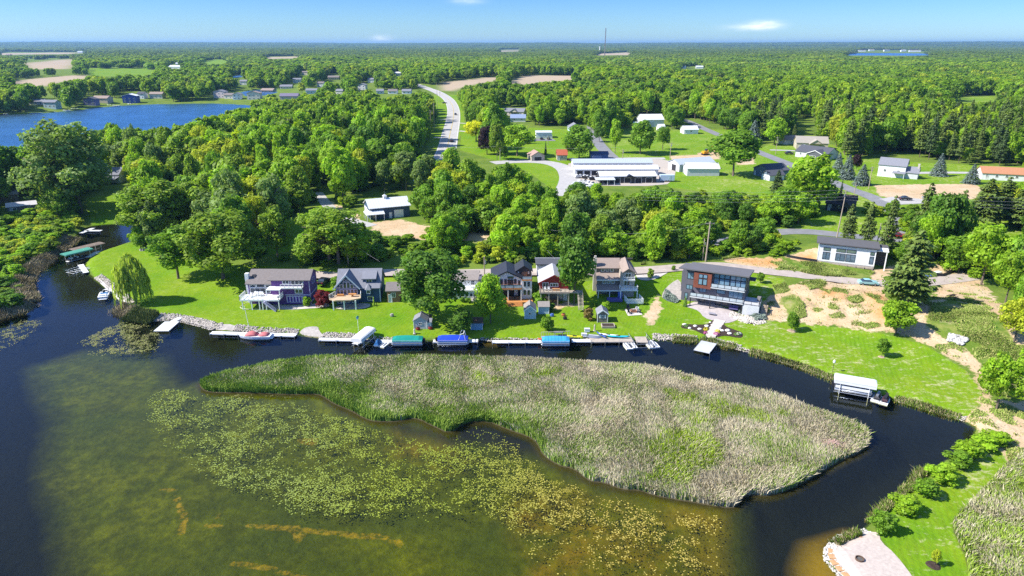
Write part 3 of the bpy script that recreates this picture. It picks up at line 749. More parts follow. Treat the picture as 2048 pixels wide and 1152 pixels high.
HAND = [
 ('weeping_willow', 'willow', 272, 606, 512, 58, 'willow', 'weeping willow with trailing yellow green branches beside the concrete seawall'),
 ('oak_tree', 'open', 447, 557, 434, 168, 'olive', 'spreading oak on the lawn beside the purple house, its lower leaves yellowish'),
 ('lawn_tree', 'open', 357, 557, 464, 96, 'mid', 'leaning medium green tree on the lawn between the willow and the oak'),
 ('oak_tree', 'open', 324, 481, 374, 140, 'olive', 'tall twin trunked oak at the head of the canal lawn'),
 ('young_tree', 'open', 281, 499, 470, 26, 'mid', 'slender young tree beside the fire ring on the canal lawn'),
 ('lawn_tree', 'open', 556, 521, 424, 68, 'olive', 'slim olive green tree on the sunny lawn behind the purple house'),
 ('shade_tree', 'open', 668, 528, 424, 150, 'olive', 'broad loose tree with pale leaves behind the blue gabled house'),
 ('shade_tree', 'broad', 861, 640, 510, 150, 'deep', 'big dark green shade tree beside the grey shed on the shore lawn'),
 ('cottonwood_tree', 'broad', 981, 646, 556, 58, 'bright', 'narrow bright green tree in front of the white and black house'),
 ('small_tree', 'broad', 925, 668, 620, 52, 'deep', 'small dark leafed tree leaning over the brown roofed shed'),
 ('maple_tree', 'broad', 1148, 607, 486, 88, 'deep', 'dark maple between the red house and the taupe house'),
 ('maple_tree', 'broad', 1791, 668, 606, 68, 'bright', 'small round maple at the foot of the sandy slope'),
 ('lawn_tree', 'open', 2027, 686, 598, 74, 'yellow', 'yellow green tree with a bare curving trunk above the grassy mound'),
 ('lawn_tree', 'open', 1989, 818, 712, 84, 'bright', 'bright green tree on the edge of the sandy beach'),
 ('white_pine', 'pine', 1812, 618, 466, 112, 'pine', 'huge layered white pine beside the white house under construction'),
 ('understorey_tree', 'broad', 1800, 606, 545, 84, 'mid', 'bushy green tree crowding the foot of the huge white pine'),
 ('maple_tree', 'broad', 1962, 570, 460, 96, 'bright', 'large bright maple overhanging the gravel turnaround'),
 ('maple_tree', 'broad', 2042, 590, 470, 90, 'mid', 'large round maple at the edge of the picture behind the gravel turnaround'),
 ('maple_tree', 'broad', 1866, 520, 398, 62, 'deep', 'dark green maple between two tall pines behind the white house under construction'),
 ('maple_tree', 'broad', 1898, 522, 408, 58, 'deep', 'dark green maple next to the road bend behind the white house under construction'),
 ('white_pine', 'pine', 1838, 500, 374, 66, 'pine', 'tall pine rising above the dark maples near the road bend'),
 ('white_pine', 'pine', 1905, 505, 388, 50, 'pine', 'pine with a pointed top behind the dark maples'),
 ('white_pine', 'pine', 1963, 457, 364, 86, 'pine', 'wide dark pine standing on the lawn in front of the tan field'),
 ('white_pine', 'pine', 1998, 452, 360, 76, 'pine', 'tall pine next to the wide dark pine on the tan field edge'),
 ('white_pine', 'pine', 2042, 460, 366, 80, 'pine', 'pine at the very edge of the picture beside the lawn'),
 ('scrub_pine', 'pine', 1693, 490, 412, 44, 'pine', 'thin pine behind the roof of the white house under construction'),
 ('scrub_pine', 'pine', 1731, 494, 408, 40, 'pine', 'thin high crowned pine above the grey roof of the new white house'),
 ('scrub_pine', 'pine', 1771, 508, 398, 44, 'pine', 'thin leaning pine at the end of the new white house'),
 ('blue_spruce', 'spruce', 1674, 351, 308, 26, 'blue', 'blue spruce by the road, farthest of the clump of three'),
 ('blue_spruce', 'spruce', 1693, 358, 312, 32, 'blue', 'blue spruce by the road in the middle of the clump of three'),
 ('blue_spruce', 'spruce', 1723, 370, 331, 34, 'blue', 'broad blue spruce beside the utility pole and the tan field'),
 ('blue_spruce', 'spruce', 1877, 352, 310, 28, 'blue', 'lone blue spruce behind the two storey white house lawn'),
 ('blue_spruce', 'spruce', 1942, 367, 330, 30, 'blue', 'lone blue spruce beside the ranch house with the orange roof'),
 ('plum_tree', 'broad', 1712, 341, 312, 20, 'copper', 'dark purple tree among the blue spruces'),
 ('poplar_tree', 'open', 152, 428, 262, 178, 'grey', 'huge grey green poplar with several trunks at the head of the canal'),
 ('dark_tree', 'broad', 18, 395, 300, 90, 'deep', 'dark tree by the lake at the edge of the picture'),
 ('copper_beech', 'broad', 974, 309, 259, 46, 'copper', 'dark purple copper beech on the lawn beside the highway'),
 ('yellow_tree', 'open', 951, 283, 246, 46, 'lime', 'yellow leaved tree on the lawn beside the highway'),
 ('round_tree', 'broad', 1158, 320, 260, 68, 'mid', 'round tree in front of the lane by the blue shed'),
 ('round_tree', 'broad', 993, 282, 224, 62, 'bright', 'bright tree behind the copper beech'),
 ('green_tree', 'broad', 1034, 312, 258, 66, 'bright', 'loose green tree behind the garage with the black door'),
 ('small_conifer', 'spruce', 1054, 287, 260, 15, 'darkpine', 'small dark conifer beside the loose green tree'),
 ('arborvitae', 'spruce', 1091, 309, 284, 7, 'darkpine', 'slim dark column evergreen next to the garage'),
 ('lane_tree', 'broad', 1230, 306, 250, 30, 'bright', 'narrow bright tree beside the grey lane'),
 ('meadow_tree', 'broad', 1280, 308, 250, 58, 'mid', 'full tree on the meadow behind the long storage building'),
 ('meadow_tree', 'open', 1325, 299, 256, 32, 'mid', 'thin tree on the meadow near the tall utility pole'),
 ('round_tree', 'broad', 1466, 352, 272, 94, 'mid', 'big round tree beside the pair of white garages'),
 ('big_maple', 'broad', 1618, 426, 326, 104, 'bright', 'big bright maple in front of the dark roofed house'),
 ('small_conifer', 'pine', 1552, 394, 344, 34, 'darkpine', 'layered conifer on the lawn below the grey house'),
 ('column_conifer', 'spruce', 1676, 421, 363, 14, 'darkpine', 'narrow spire of a conifer beside the dark roofed house'),
 ('lawn_maple', 'broad', 1548, 289, 243, 52, 'bright', 'bright maple beside the utility pole across the lane'),
 ('edge_maple', 'broad', 2052, 664, 556, 84, 'mid', 'round green tree at the picture edge above the grassy mound'), ('edge_maple', 'broad', 2010, 606, 512, 70, 'bright', 'bright tree behind the round green tree at the picture edge'), ('edge_maple', 'open', 2055, 780, 690, 70, 'bright', 'loose tree at the picture edge beside the sandy track'),
 ('blue_spruce', 'spruce', 1506, 286, 244, 32, 'blue', 'tall grey spruce beside the lane, next to the bright maple'),
]
for i, (nm, kd, px, py, tp, w_, ti, lb) in enumerate(HAND):
    plant_px(nm, 'big' if w_ > 120 and kd in ('open', 'broad') else kd, px, py, tp, w_ * (1.2 if ti == 'blue' else 1), ti, lb, 'tree', None, i)
SMALL = [
 ('japanese_maple', 648, 613, 580, 36, 'maroon', 'rounded deep red maple shrub between the purple house and the blue house'),
 ('round_shrub', 614, 612, 594, 20, 'bright', 'clipped round bright green shrub at the corner of the purple house'),
 ('garden_shrub', 1213, 620, 602, 24, 'bright', 'light green shrub beside the patio of the taupe house'),
 ('garden_shrub', 1177, 640, 616, 22, 'brown', 'brownish shrub beside the small taupe shed'),
 ('garden_shrub', 1190, 613, 604, 12, 'mid', 'small round shrub in the shade behind the brownish shrub'),
 ('garden_shrub', 1095, 662, 632, 32, 'mid', 'dark dense shrub by the dock railing'),
 ('garden_shrub', 1079, 609, 584, 30, 'mid', 'loose shrub between the white house and the red house'),
 ('garden_shrub', 1099, 622, 606, 22, 'deep', 'dark shrub behind the pale blue sheds'),
 ('foundation_shrub', 925, 604, 594, 13, 'mid', 'low shrub under the sunroom windows of the white house'),
 ('foundation_shrub', 936, 605, 596, 12, 'mid', 'low shrub beside the steps of the white house sunroom'),
 ('garden_shrub', 1300, 556, 538, 16, 'olive', 'shrub in a gravel ring beside the driveway'),
 ('garden_shrub', 1347, 541, 531, 10, 'mid', 'small shrub at the corner of the modern grey house'),
 ('front_shrub', 672, 573, 554, 22, 'mid', 'spreading shrub beside the parked black car'),
 ('entry_shrub', 1287, 609, 600, 10, 'mid', 'small dark shrub at the corner of the white picket fence'),
]
for i, (nm, px, py, tp, w_, ti, lb) in enumerate(SMALL):
    plant_px(nm, 'bush', px, py, tp, w_, ti, lb, 'shrub', None, i)
SAPL = [
 ('sapling', 'broad', 1583, 662, 626, 25, 'mid', 'sapling in a mulch ring below the sandy slope'), ('sapling', 'broad', 1763, 714, 678, 26, 'mid', 'sapling in the middle of the patchy lawn'),
 ('sapling', 'broad', 1520, 566, 546, 16, 'mid', 'sapling on the lawn beside the modern grey house'), ('sapling', 'open', 1868, 1131, 1094, 17, 'yellow', 'thin staked sapling with a mulch ring beside the gravel beach'),
 ('arborvitae', 'spruce', 1370, 613, 590, 10, 'deep', 'narrow evergreen at the corner of the modern house balcony'), ('arborvitae', 'spruce', 748, 611, 592, 6, 'bright', 'narrow evergreen against the blue house wall'),
]
for i, (nm, kd, px, py, tp, w_, ti, lb) in enumerate(SAPL):
    plant_px(nm, kd, px, py, tp, w_, ti, lb, 'tree', None, i + 3)
HEDGE = [(1764, 1062, 1010, 52, 'mid'), (1810, 1026, 984, 60, 'bright'), (1852, 992, 948, 54, 'mid'), (1884, 962, 918, 60, 'bright'), (1917, 934, 896, 54, 'mid'), (1938, 914, 872, 62, 'bright'), (1966, 896, 860, 50, 'bright'), (1992, 888, 856, 52, 'bright')]
HW = ['nearest the gravel beach', 'second from the gravel beach', 'third from the gravel beach', 'fourth from the gravel beach, beside the mown track', 'fifth from the gravel beach', 'sixth from the gravel beach', 'next to last before the sandy beach', 'last in the row, beside the sandy beach']
for i, (px, py, tp, w_, ti) in enumerate(HEDGE):
    plant_px('hedge_bush', 'bush', px, py, tp + 9, w_ * 1.0, ti, 'waterside bush of the hedge row, ' + HW[i], 'shrub', 'bushes in the waterside hedge row', i)
def bxp(x0, y0, x1, y1): return [(x0, y0), (x1, y0), (x1, y1), (x0, y1)]
HOUSE_CLEAR = [bxp(*q) for q in ((70, 198, 118, 226), (165, 192, 222, 218), (242, 182, 292, 210), (300, 188, 330, 205), (425, 184, 482, 202), (494, 182, 520, 203), (556, 184, 600, 200), (612, 178, 636, 190), (655, 150, 682, 163), (716, 168, 736, 183), (752, 180, 830, 192), (520, 176, 550, 190), (338, 128, 364, 138), (154, 100, 168, 107),
  (1360, 133, 1410, 140), (584, 157, 604, 167), (632, 165, 650, 175), (670, 182, 688, 191), (734, 158, 750, 167), (602, 142, 619, 151), (478, 161, 496, 171), (788, 146, 803, 153), (1714, 100, 1848, 108), (1748, 308, 1828, 358), (1500, 318, 1565, 360), (1586, 280, 1664, 322), (1565, 272, 1600, 290), (1955, 332, 2060, 365), (1180, 296, 1220, 324), (1060, 298, 1136, 324), (1645, 392, 1715, 426), (560, 172, 582, 180))]
# ------------------------------------------------------------------ woods: the largest trees singly, the rest as one mass
KC = [
 [(-60, 640), (-60, 1250), (2120, 1250), (2120, 560), (2048, 575), (1905, 572), (1870, 530), (1800, 540), (1770, 500), (1640, 484), (1630, 490), (1560, 512), (1440, 518), (1300, 526), (1290, 534), (1200, 512), (960, 540), (880, 528), (760, 535), (640, 532), (500, 520), (440, 505), (400, 470), (330, 500), (240, 480), (180, 520), (60, 600)],
 [(170, 392), (285, 384), (290, 440), (240, 450), (185, 452), (150, 460)], [(0, 400), (50, 385), (90, 405), (85, 430), (0, 430)], [(205, 342), (248, 335), (248, 376), (200, 376)],
 [(706, 382), (832, 382), (826, 436), (850, 442), (862, 452), (845, 462), (790, 466), (745, 458)], [(-400, 452), (20, 438), (150, 448), (165, 470), (70, 560), (70, 640), (-400, 660)], [(930, 470), (975, 466), (980, 482), (935, 484)], [(640, 390), (665, 400), (715, 432), (715, 446), (620, 450), (585, 500), (535, 510), (560, 452), (600, 430)],
 [(838, 168), (860, 170), (890, 180), (915, 195), (926, 220), (928, 252), (960, 255), (972, 312), (930, 300), (912, 303), (880, 296), (855, 286), (868, 250), (885, 218), (868, 196), (835, 178)],
 [(1020, 253), (1180, 252), (1190, 290), (1240, 325), (1130, 335), (1125, 360), (1135, 390), (1105, 388), (1060, 345), (1000, 330), (1030, 310)], [(910, 303), (975, 312), (1000, 325), (985, 330), (930, 312)],
 [(1130, 318), (1345, 312), (1380, 310), (1445, 318), (1505, 315), (1570, 340), (1570, 365), (1540, 386), (1460, 382), (1345, 370), (1310, 372), (1180, 368), (1135, 345)],
 [(1240, 258), (1340, 258), (1480, 262), (1505, 300), (1480, 320), (1340, 325), (1230, 315), (1200, 280)], [(1372, 240), (1432, 250), (1500, 284), (1568, 276), (1600, 271), (1665, 282), (1690, 320), (1748, 312), (1830, 318), (1960, 333), (2060, 335), (2060, 362), (1960, 368), (1948, 405), (1870, 410), (1780, 402), (1750, 408), (1720, 386), (1660, 362), (1600, 342), (1500, 300), (1400, 262)],
 [(1625, 440), (1700, 430), (1790, 440), (1800, 478), (1700, 482), (1560, 470), (1565, 460)], [(1640, 384), (1720, 384), (1720, 425), (1640, 425)], [(1925, 400), (1975, 440), (2060, 462), (2060, 510), (1960, 498), (1925, 478)],
 [(996, 214), (1056, 214), (1056, 250), (1000, 248)], [(1272, 232), (1332, 232), (1335, 258), (1270, 258)], [(1362, 246), (1402, 248), (1400, 270), (1362, 270)], [(1132, 248), (1170, 248), (1170, 265), (1132, 265)],
 [(1905, 194), (1992, 190), (1992, 205), (1915, 208)], [(880, 164), (930, 159), (975, 153), (1003, 154), (990, 163), (945, 170), (905, 182), (884, 181)], [(1014, 163), (1040, 153), (1070, 150), (1110, 151), (1150, 151), (1170, 155), (1130, 160), (1060, 168)],
 [(0, 104), (150, 104), (150, 108), (0, 110)], [(46, 120), (150, 117), (152, 128), (142, 137), (60, 137)], [(25, 162), (60, 156), (170, 150), (185, 154), (100, 168), (25, 168)], [(178, 137), (290, 136), (315, 142), (300, 150), (180, 152)], [(400, 126), (430, 118), (460, 121), (455, 129)],
 [(0, 228), (100, 224), (150, 218), (240, 209), (330, 204), (440, 203), (500, 208), (500, 216), (470, 222), (410, 240), (400, 248), (330, 262), (290, 262), (235, 248), (205, 262), (180, 268), (70, 300), (45, 312), (0, 300)],
 [(484, 183), (515, 178), (551, 176), (551, 185), (520, 192), (495, 193)], [(464, 151), (485, 149), (486, 155), (466, 157)], [(1688, 112), (1700, 107), (1720, 105.4), (1850, 106.6), (1866, 110), (1800, 112.6)],
 [(530, 113), (600, 112), (600, 117), (530, 118)], [(1000, 99), (1040, 98), (1040, 103), (1000, 104)], [(1200, 107), (1260, 104), (1260, 110), (1190, 112)],
 [(762, 190), (795, 190), (795, 196), (762, 196)], [(1590, 233), (1628, 240), (1628, 250), (1600, 250)],
]
KC += HOUSE_CLEAR
def to_w0(pts): return np.array([G(a, b)[0][:2] for a, b in pts])
ROADS_PX = [([(830, 168), (845, 173), (860, 179), (880, 187), (896, 197), (905, 210), (908, 226), (905, 248), (899, 272), (894, 300), (880, 330), (850, 362)], 9), ([(1360, 238), (1379, 243), (1428, 266), (1470, 283), (1501, 298), (1560, 321), (1640, 353), (1700, 379), (1732, 389), (1770, 407)], 6),
 ([(1430, 490), (1500, 472), (1560, 463), (1620, 463), (1680, 470), (1772, 479), (1850, 481), (1920, 473), (1967, 488), (2020, 499)], 5), ([(634, 385), (650, 405), (668, 425), (700, 440), (745, 452)], 4), ([(985, 326), (1040, 322), (1095, 324), (1128, 334), (1140, 352), (1136, 375)], 6),
 ([(560, 548), (640, 552), (700, 556), (760, 546), (830, 547), (890, 549), (960, 546), (1080, 545), (1180, 546), (1300, 541)], 5)]
WATERS = (wSH, wFL, wIN, wIN2, wRL)
ROADW = [(to_w0(p), h) for p, h in ROADS_PX]
def scatter(ymin, ymax, sp, hr, rr, jit=.9, seed=1, xspan=.84):
    r = np.random.default_rng(seed)
    ys = np.arange(ymin, ymax, sp)
    P = []
    for y in ys:
        w_ = y * xspan + 40
        xs = np.arange(-w_, w_, sp)
        P.append(np.column_stack([xs + r.uniform(-.5, .5, len(xs)) * sp * jit, y + r.uniform(-.5, .5, len(xs)) * sp * jit]))
    P = np.concatenate(P)
    H = r.uniform(hr[0], hr[1], len(P)) * (.8 + .4 * vnoise(P[:, 0], P[:, 1], sp * 9, seed)); Rd = r.uniform(rr[0], rr[1], len(P)) * (H / np.mean(hr)) ** .6
    return P, H, Rd
def fits(P, H, Rd, shrink=.8, base_only=False):
    Z = np.empty(len(P))
    for i in range(0, len(P), 20000): Z[i:i + 20000] = hgt(P[i:i + 20000, 0], P[i:i + 20000, 1])
    ok = np.ones(len(P), bool)
    for w_ in WATERS: ok &= sdist(w_, P[:, 0], P[:, 1]) < -2.0
    for w_, half in ROADW: ok &= seg_dist(w_, P[:, 0], P[:, 1], False) > half
    px, py, d = proj(P[:, 0], P[:, 1], Z)
    rp = Rd * F / d * shrink; tx, ty, _ = proj(P[:, 0], P[:, 1], Z + H * .93); hp = (py - ty)
    pts = [(px, py)] + ([] if base_only else [(px, py - hp), (px - rp, py - hp * .55), (px + rp, py - hp * .55), (px - rp * .6, py - hp * .85), (px + rp * .6, py - hp * .85), (px, py - hp * .5), (px - rp * .8, py - hp * .3), (px + rp * .8, py - hp * .3)])
    for poly in KC:
        p = np.array(poly, float); lo, hi = p.min(0), p.max(0)
        for X, Y in pts:
            m = ok & (X > lo[0]) & (X < hi[0]) & (Y > lo[1]) & (Y < hi[1])
            if m.any():
                k = np.where(m)[0]
                ok[k[inside(poly, X[k], Y[k])]] = False
    return ok, Z, px, py, hp
def region(poly, px, py): return inside(poly, px, py)
near, far_ = [], []
P, H, Rd = scatter(172, 660, 7.6, (9.5, 20), (3.2, 5.6), seed=21)
# shorter growth in the belt right behind the houses
yy = P[:, 1]
H *= np.where((yy < 250) & (P[:, 0] > -70), .72, 1.0); Rd *= np.where((yy < 250) & (P[:, 0] > -70), .86, 1.0)
ok, Z, px, py, hp = fits(P, H, Rd)
P2, H2, R2 = scatter(176, 520, 7.0, (5.5, 9), (2.4, 3.6), seed=33)          # small trees fit where tall ones do not
ok2, Z2, px2, py2, hp2 = fits(P2, H2, R2)
d2 = ok2 & (np.random.default_rng(5).random(len(P2)) < .45)
A_ = np.concatenate([P[ok], P2[d2]]); AH = np.concatenate([H[ok], H2[d2]]); AR = np.concatenate([Rd[ok], R2[d2]]); AZ = np.concatenate([Z[ok], Z2[d2]])
apx = np.concatenate([px[ok], px2[d2]]); apy = np.concatenate([py[ok], py2[d2]]); ahp = np.concatenate([hp[ok], hp2[d2]])
inview = (apx > -20) & (apx < 2068)
# visible share: count nearer trees standing in front of each
order = np.argsort(A_[:, 1]); vis = np.zeros(len(A_))
cell = {}
for k in order:
    if not inview[k]: continue
    x0, x1 = int((apx[k] - AR[k] * F / A_[k, 1]) // 6), int((apx[k] + AR[k] * F / A_[k, 1]) // 6); y0, y1 = int((apy[k] - ahp[k]) // 6), int((apy[k] - .25 * ahp[k]) // 6)
    n = f = 0
    for a in range(x0, x1 + 1):
        for b in range(y0, y1 + 1):
            n += 1
            if (a, b) not in cell: f += 1; cell[(a, b)] = 1
    vis[k] = f * 36
conif = np.zeros(len(A_), bool)
for poly in ([(1460, 215), (1700, 210), (1760, 250), (1700, 310), (1620, 285), (1500, 255)], [(1700, 250), (1880, 225), (2060, 235), (2060, 330), (1880, 325), (1720, 315)]):
    conif |= inside(poly, apx, apy - ahp * .5)
conif &= np.random.default_rng(8).random(len(A_)) < .78
single_c = [k for k in np.argsort(-vis) if vis[k] > 40 and conif[k]][:110]
single_b = [k for k in np.argsort(-vis) if vis[k] > 40 and not conif[k]][:255]
LM = [(560, 570, 'purple house'), (720, 570, 'blue gabled house'), (768, 415, 'blue metal barn'), (870, 530, 'big shade tree on the shore'), (1020, 545, 'white and black house'), (1110, 560, 'red house'), (1230, 550, 'taupe house'), (1412, 500, 'thick utility pole'), (1420, 545, 'modern grey house'),
 (1695, 505, 'new white house'), (1250, 350, 'storage buildings'), (1390, 335, 'pair of white garages'), (1530, 340, 'grey house on the meadow'), (1620, 300, 'slate roofed house'), (1785, 340, 'two storey white house'), (2000, 350, 'orange roofed ranch'), (1303, 245, 'white barn'), (1025, 230, 'pale ranch houses'),
 (974, 290, 'copper beech'), (900, 260, 'highway'), (1195, 310, 'blue shed'), (222, 360, 'white lake cottage'), (150, 350, 'huge grey poplar'), (324, 430, 'twin trunked oak'), (385, 425, 'red board fence'), (640, 400, 'gravel path'), (450, 500, 'spreading oak'), (20, 420, 'low flat roofs'), (540, 230, 'inlet'), (300, 240, 'open lake'), (1620, 400, 'big bright maple'), (1950, 200, 'forest meadow'), (940, 165, 'ploughed hill field')]
TONES = ['bright', 'mid', 'deep', 'olive', 'yellow', 'grey']
TWORD = {'bright': 'bright green', 'mid': 'mid green', 'deep': 'dark green', 'olive': 'olive green', 'yellow': 'yellow green', 'grey': 'grey green', 'pine': 'green', 'darkpine': 'dark'}
rr_ = random.Random(3)
used = {}
def where_label(head, x, y, hpx):
    d = sorted(((abs(x - a) + 1.6 * abs(y - b)), a, b, t_) for a, b, t_ in LM)[:2]
    _, a, b, t_ = d[0]
    t2 = d[1][3].split(' ')[-1] if len(d[1][3].split(' ')) > 3 else d[1][3]
    side = 'behind' if y < b - 12 else 'in front of' if y > b + 14 else 'beside'
    s_ = f'{head} {side} the {t_}, towards the {t2}'
    return s_ if len(s_.split()) <= 16 else f'{head} {side} the {t_}'
names = []
for k in single_b + single_c:
    cn = bool(conif[k])
    hpx = ahp[k]
    if cn: tint = rr_.choice(['pine', 'darkpine', 'pine'])
    else:
        v = vnoise(np.array([A_[k, 0]]), np.array([A_[k, 1]]), 34, 2)[0] + rr_.uniform(-.28, .28)
        tint = 'deep' if v < .18 else 'mid' if v < .42 else 'bright' if v < .68 else 'olive' if v < .8 else 'yellow' if v < .97 else 'grey'
        if apx[k] > 1250 and apy[k] < 250: tint = rr_.choice(['bright', 'bright', 'mid', 'yellow'])
    size = 'tall' if AH[k] > 15.5 else 'short' if AH[k] < 9 else 'medium'
    lb = where_label(f"{size} {TWORD[tint]} {'pine' if cn else 'broadleaf'}", apx[k], apy[k] - hpx / 2, hpx)
    kd = 'pine' if cn else rr_.choice(['broad', 'broad', 'broad', 'open'])
    fx = rr_.uniform(-1, 1)
    plant('forest_pine' if cn else 'woodland_tree', kd, A_[k, 0], A_[k, 1], AZ[k], AH[k] * (1.12 if cn else 1 + .13 * fx), AR[k] * (.85 if cn else 1.08 - .16 * fx), tint, lb, 'tree', 'pines of the wood behind the lane' if cn else 'broadleaf trees of the lakeside woods', rr_.randrange(1000))
rest = np.ones(len(A_), bool); rest[single_b + single_c] = False
# undergrowth bushes along the foot of the belt and on the canal's far bank
ub, uh, ur = scatter(165, 300, 3.4, (1.6, 4.2), (1.5, 2.6), seed=77)
okb, zb, ubx, uby, bhp = fits(ub, uh, ur, .7)
okb &= (uby > 395) & (ubx > -30) & (ubx < 2080) & (np.random.default_rng(6).random(len(ub)) < .8)
bw, bh, br_ = scatter(150, 300, 3.4, (1.4, 4.0), (1.6, 2.9), seed=78)
bz = hgt(bw[:, 0], bw[:, 1]); qx, qy, _ = proj(bw[:, 0], bw[:, 1], bz)
lbk = inside(np.array([(-60, 440), (20, 428), (90, 425), (140, 440), (165, 452), (150, 468), (110, 500), (86, 524), (52, 540), (44, 566), (50, 590), (30, 618), (-60, 632)], float), qx, qy)
for w_ in WATERS: lbk &= sdist(w_, bw[:, 0], bw[:, 1]) < -1.5
ks = np.where(okb)[0]; ks = ks[np.argsort(-bhp[ks])][:190]
BW = ['the lake road', 'the blue barn yard', 'the tall utility poles', 'the country road']
for k in ks:
    tint = rr_.choice(['mid', 'bright', 'deep', 'mid', 'yellow', 'bright']); plant('thicket_bush', 'bush', ub[k, 0], ub[k, 1], zb[k], uh[k], ur[k], tint, where_label(f"{'big' if uh[k] > 3 else 'low'} {TWORD[tint]} bush", ubx[k], uby[k] - 8, 0), 'shrub', 'bushes of the thicket behind the houses', rr_.randrange(1000))
for k in np.where(lbk)[0]:
    tint = rr_.choice(['mid', 'bright', 'bright', 'yellow', 'olive', 'deep']); side = 'above the boat lifts' if qy[k] < 500 else 'beside the bend of the canal' if qy[k] < 560 else 'at the mouth of the canal'
    plant('bank_bush', 'bush', bw[k, 0], bw[k, 1], bz[k], bh[k], br_[k], tint, f"{'big' if bh[k] > 2.7 else 'low'} {TWORD[tint]} bush on the wild bank {side}", 'shrub', 'bushes of the wild canal bank', rr_.randrange(1000))
extra = np.where(okb)[0]; extra = np.setdiff1d(extra, ks)
# ---- one mass for everything else: instanced crowns
lib = bpy.data.collections.new('woodland_library')
def lib_add(i, me_c, me_t):
    V = []; F_ = []; LT = []; COL = []; MI = []
    off = 0
    for me, mi in ((me_c, 0), (me_t, 1)):
        nv = len(me.vertices); v = np.empty(nv * 3, np.float32); me.vertices.foreach_get('co', v)
        nl = len(me.loops); f = np.empty(nl, np.int32); me.loops.foreach_get('vertex_index', f)
        npg = len(me.polygons); lt = np.empty(npg, np.int32); me.polygons.foreach_get('loop_total', lt)
        c = np.full((nv, 4), .5, np.float32)
        if mi == 0: a = np.empty(nv * 4, np.float32); me.attributes['tone'].data.foreach_get('color', a); c = a.reshape(-1, 4)
        V.append(v.reshape(-1, 3)); F_.append(f + off); LT.append(lt); COL.append(c); MI.append(np.full(npg, mi)); off += nv
    o = np_mesh('woodland_source_%02d' % i, np.concatenate(V), np.concatenate(F_), np.concatenate(LT), [M_WOODS, M_BARK], cols=np.concatenate(COL))
    o.data.polygons.foreach_set('material_index', np.concatenate(MI).astype(np.int32))
    C.objects.unlink(o); lib.objects.link(o)
PINEMES = None
tm0 = trunk_mesh('wood_trunk', 5, .6, .05, 2)
for i in range(5): lib_add(i, crown_mesh('wood_crown', 200 + i, 9 + i, 1000, .14, M_WOODS, base=.2), tm0)
def clump(seed):
    r = np.random.default_rng(seed); V = []; T = []
    for q in range(9):
        a = q * 2.4; d = math.sqrt(q / 9) * .85; x, y = math.cos(a) * d, math.sin(a) * d; h = r.uniform(.7, 1.0); rad = r.uniform(.26, .40)
        n = 90; dd = unit(r.normal(size=(n, 3)) + np.array([0, 0, .5])); P = np.column_stack([x + dd[:, 0] * rad, y + dd[:, 1] * rad, h * .55 + dd[:, 2] * h * .42])
        s = .12 * r.uniform(.7, 1.3, n); v = card_geo(P, unit(dd + r.normal(size=(n, 3)) * .35), s, s, r); v[:, :, 2] = P[:, None, 2] + (v[:, :, 2] - P[:, None, 2]) * .8
        V.append(v); T.append(np.column_stack([np.clip(r.normal(.5, .13, n) + r.uniform(-.2, .2), 0, 1), r.random(n)]))
    return cards_obj('clump_crown', [(np.concatenate(V), np.concatenate(T))], M_WOODS)
for i in range(4): lib_add(10 + i, clump(300 + i), tm0)
PT = [A_[rest], ub[extra]]; PH = [AH[rest], uh[extra] * 1.2]; PR = [AR[rest] * 1.05, ur[extra]]; PZ = [AZ[rest], zb[extra] - .4]; IX = [np.random.default_rng(2).integers(0, 5, rest.sum()), np.random.default_rng(2).integers(0, 5, len(extra))]
def add(ymin, ymax, sp, hr, rr, lo, hi, seed, dens=None):
    P, H, Rd = scatter(ymin, ymax, sp, hr, rr, seed=seed)
    ok, Z, px, py, hp = fits(P, H, Rd)
    ok &= (px > -160) & (px < 2210)
    if dens is not None: ok &= dens(P, px, py)
    PT.append(P[ok]); PH.append(H[ok]); PR.append(Rd[ok]); PZ.append(Z[ok]); IX.append(np.random.default_rng(seed).integers(lo, hi, ok.sum()))
FARMS = [(-200, 100), (190, 100), (330, 118), (470, 118), (420, 156), (180, 158), (-200, 185)]
open_land = lambda P, px, py: ~(inside(FARMS, px, py) & (np.random.default_rng(len(px)).random(len(px)) < .5))
add(660, 1500, 10.0, (11, 18), (4.6, 7.0), 0, 5, 51, open_land)
add(1500, 4300, 27, (12, 19), (17, 23), 5, 9, 52, open_land)
add(4300, 9000, 62, (14, 20), (36, 50), 5, 9, 53)
add(9000, 19000, 150, (20, 26), (85, 120), 5, 9, 54)
PT = np.concatenate(PT); PH = np.concatenate(PH); PR = np.concatenate(PR); PZ = np.concatenate(PZ); IX = np.concatenate(IX)
me = bpy.data.meshes.new('far_woods'); me.vertices.add(len(PT))
me.vertices.foreach_set('co', np.column_stack([PT, PZ - .3]).astype(np.float32).ravel())
a = me.attributes.new('size', 'FLOAT_VECTOR', 'POINT'); a.data.foreach_set('vector', np.column_stack([PR * np.random.default_rng(11).uniform(.8, 1.2, len(PR)), PR * np.random.default_rng(12).uniform(.8, 1.2, len(PR)), PH]).astype(np.float32).ravel())
a = me.attributes.new('pick', 'INT', 'POINT'); a.data.foreach_set('value', IX.astype(np.int32))
a = me.attributes.new('turn', 'FLOAT_VECTOR', 'POINT'); tv = np.zeros((len(PT), 3), np.float32); tv[:, 2] = np.random.default_rng(4).uniform(0, 6.28, len(PT)); a.data.foreach_set('vector', tv.ravel())
woods = bpy.data.objects.new('far_woods', me); C.objects.link(woods)
ng = bpy.data.node_groups.new('plant_woods', 'GeometryNodeTree')
ng.interface.new_socket('Geometry', in_out='INPUT', socket_type='NodeSocketGeometry'); ng.interface.new_socket('Geometry', in_out='OUTPUT', socket_type='NodeSocketGeometry')
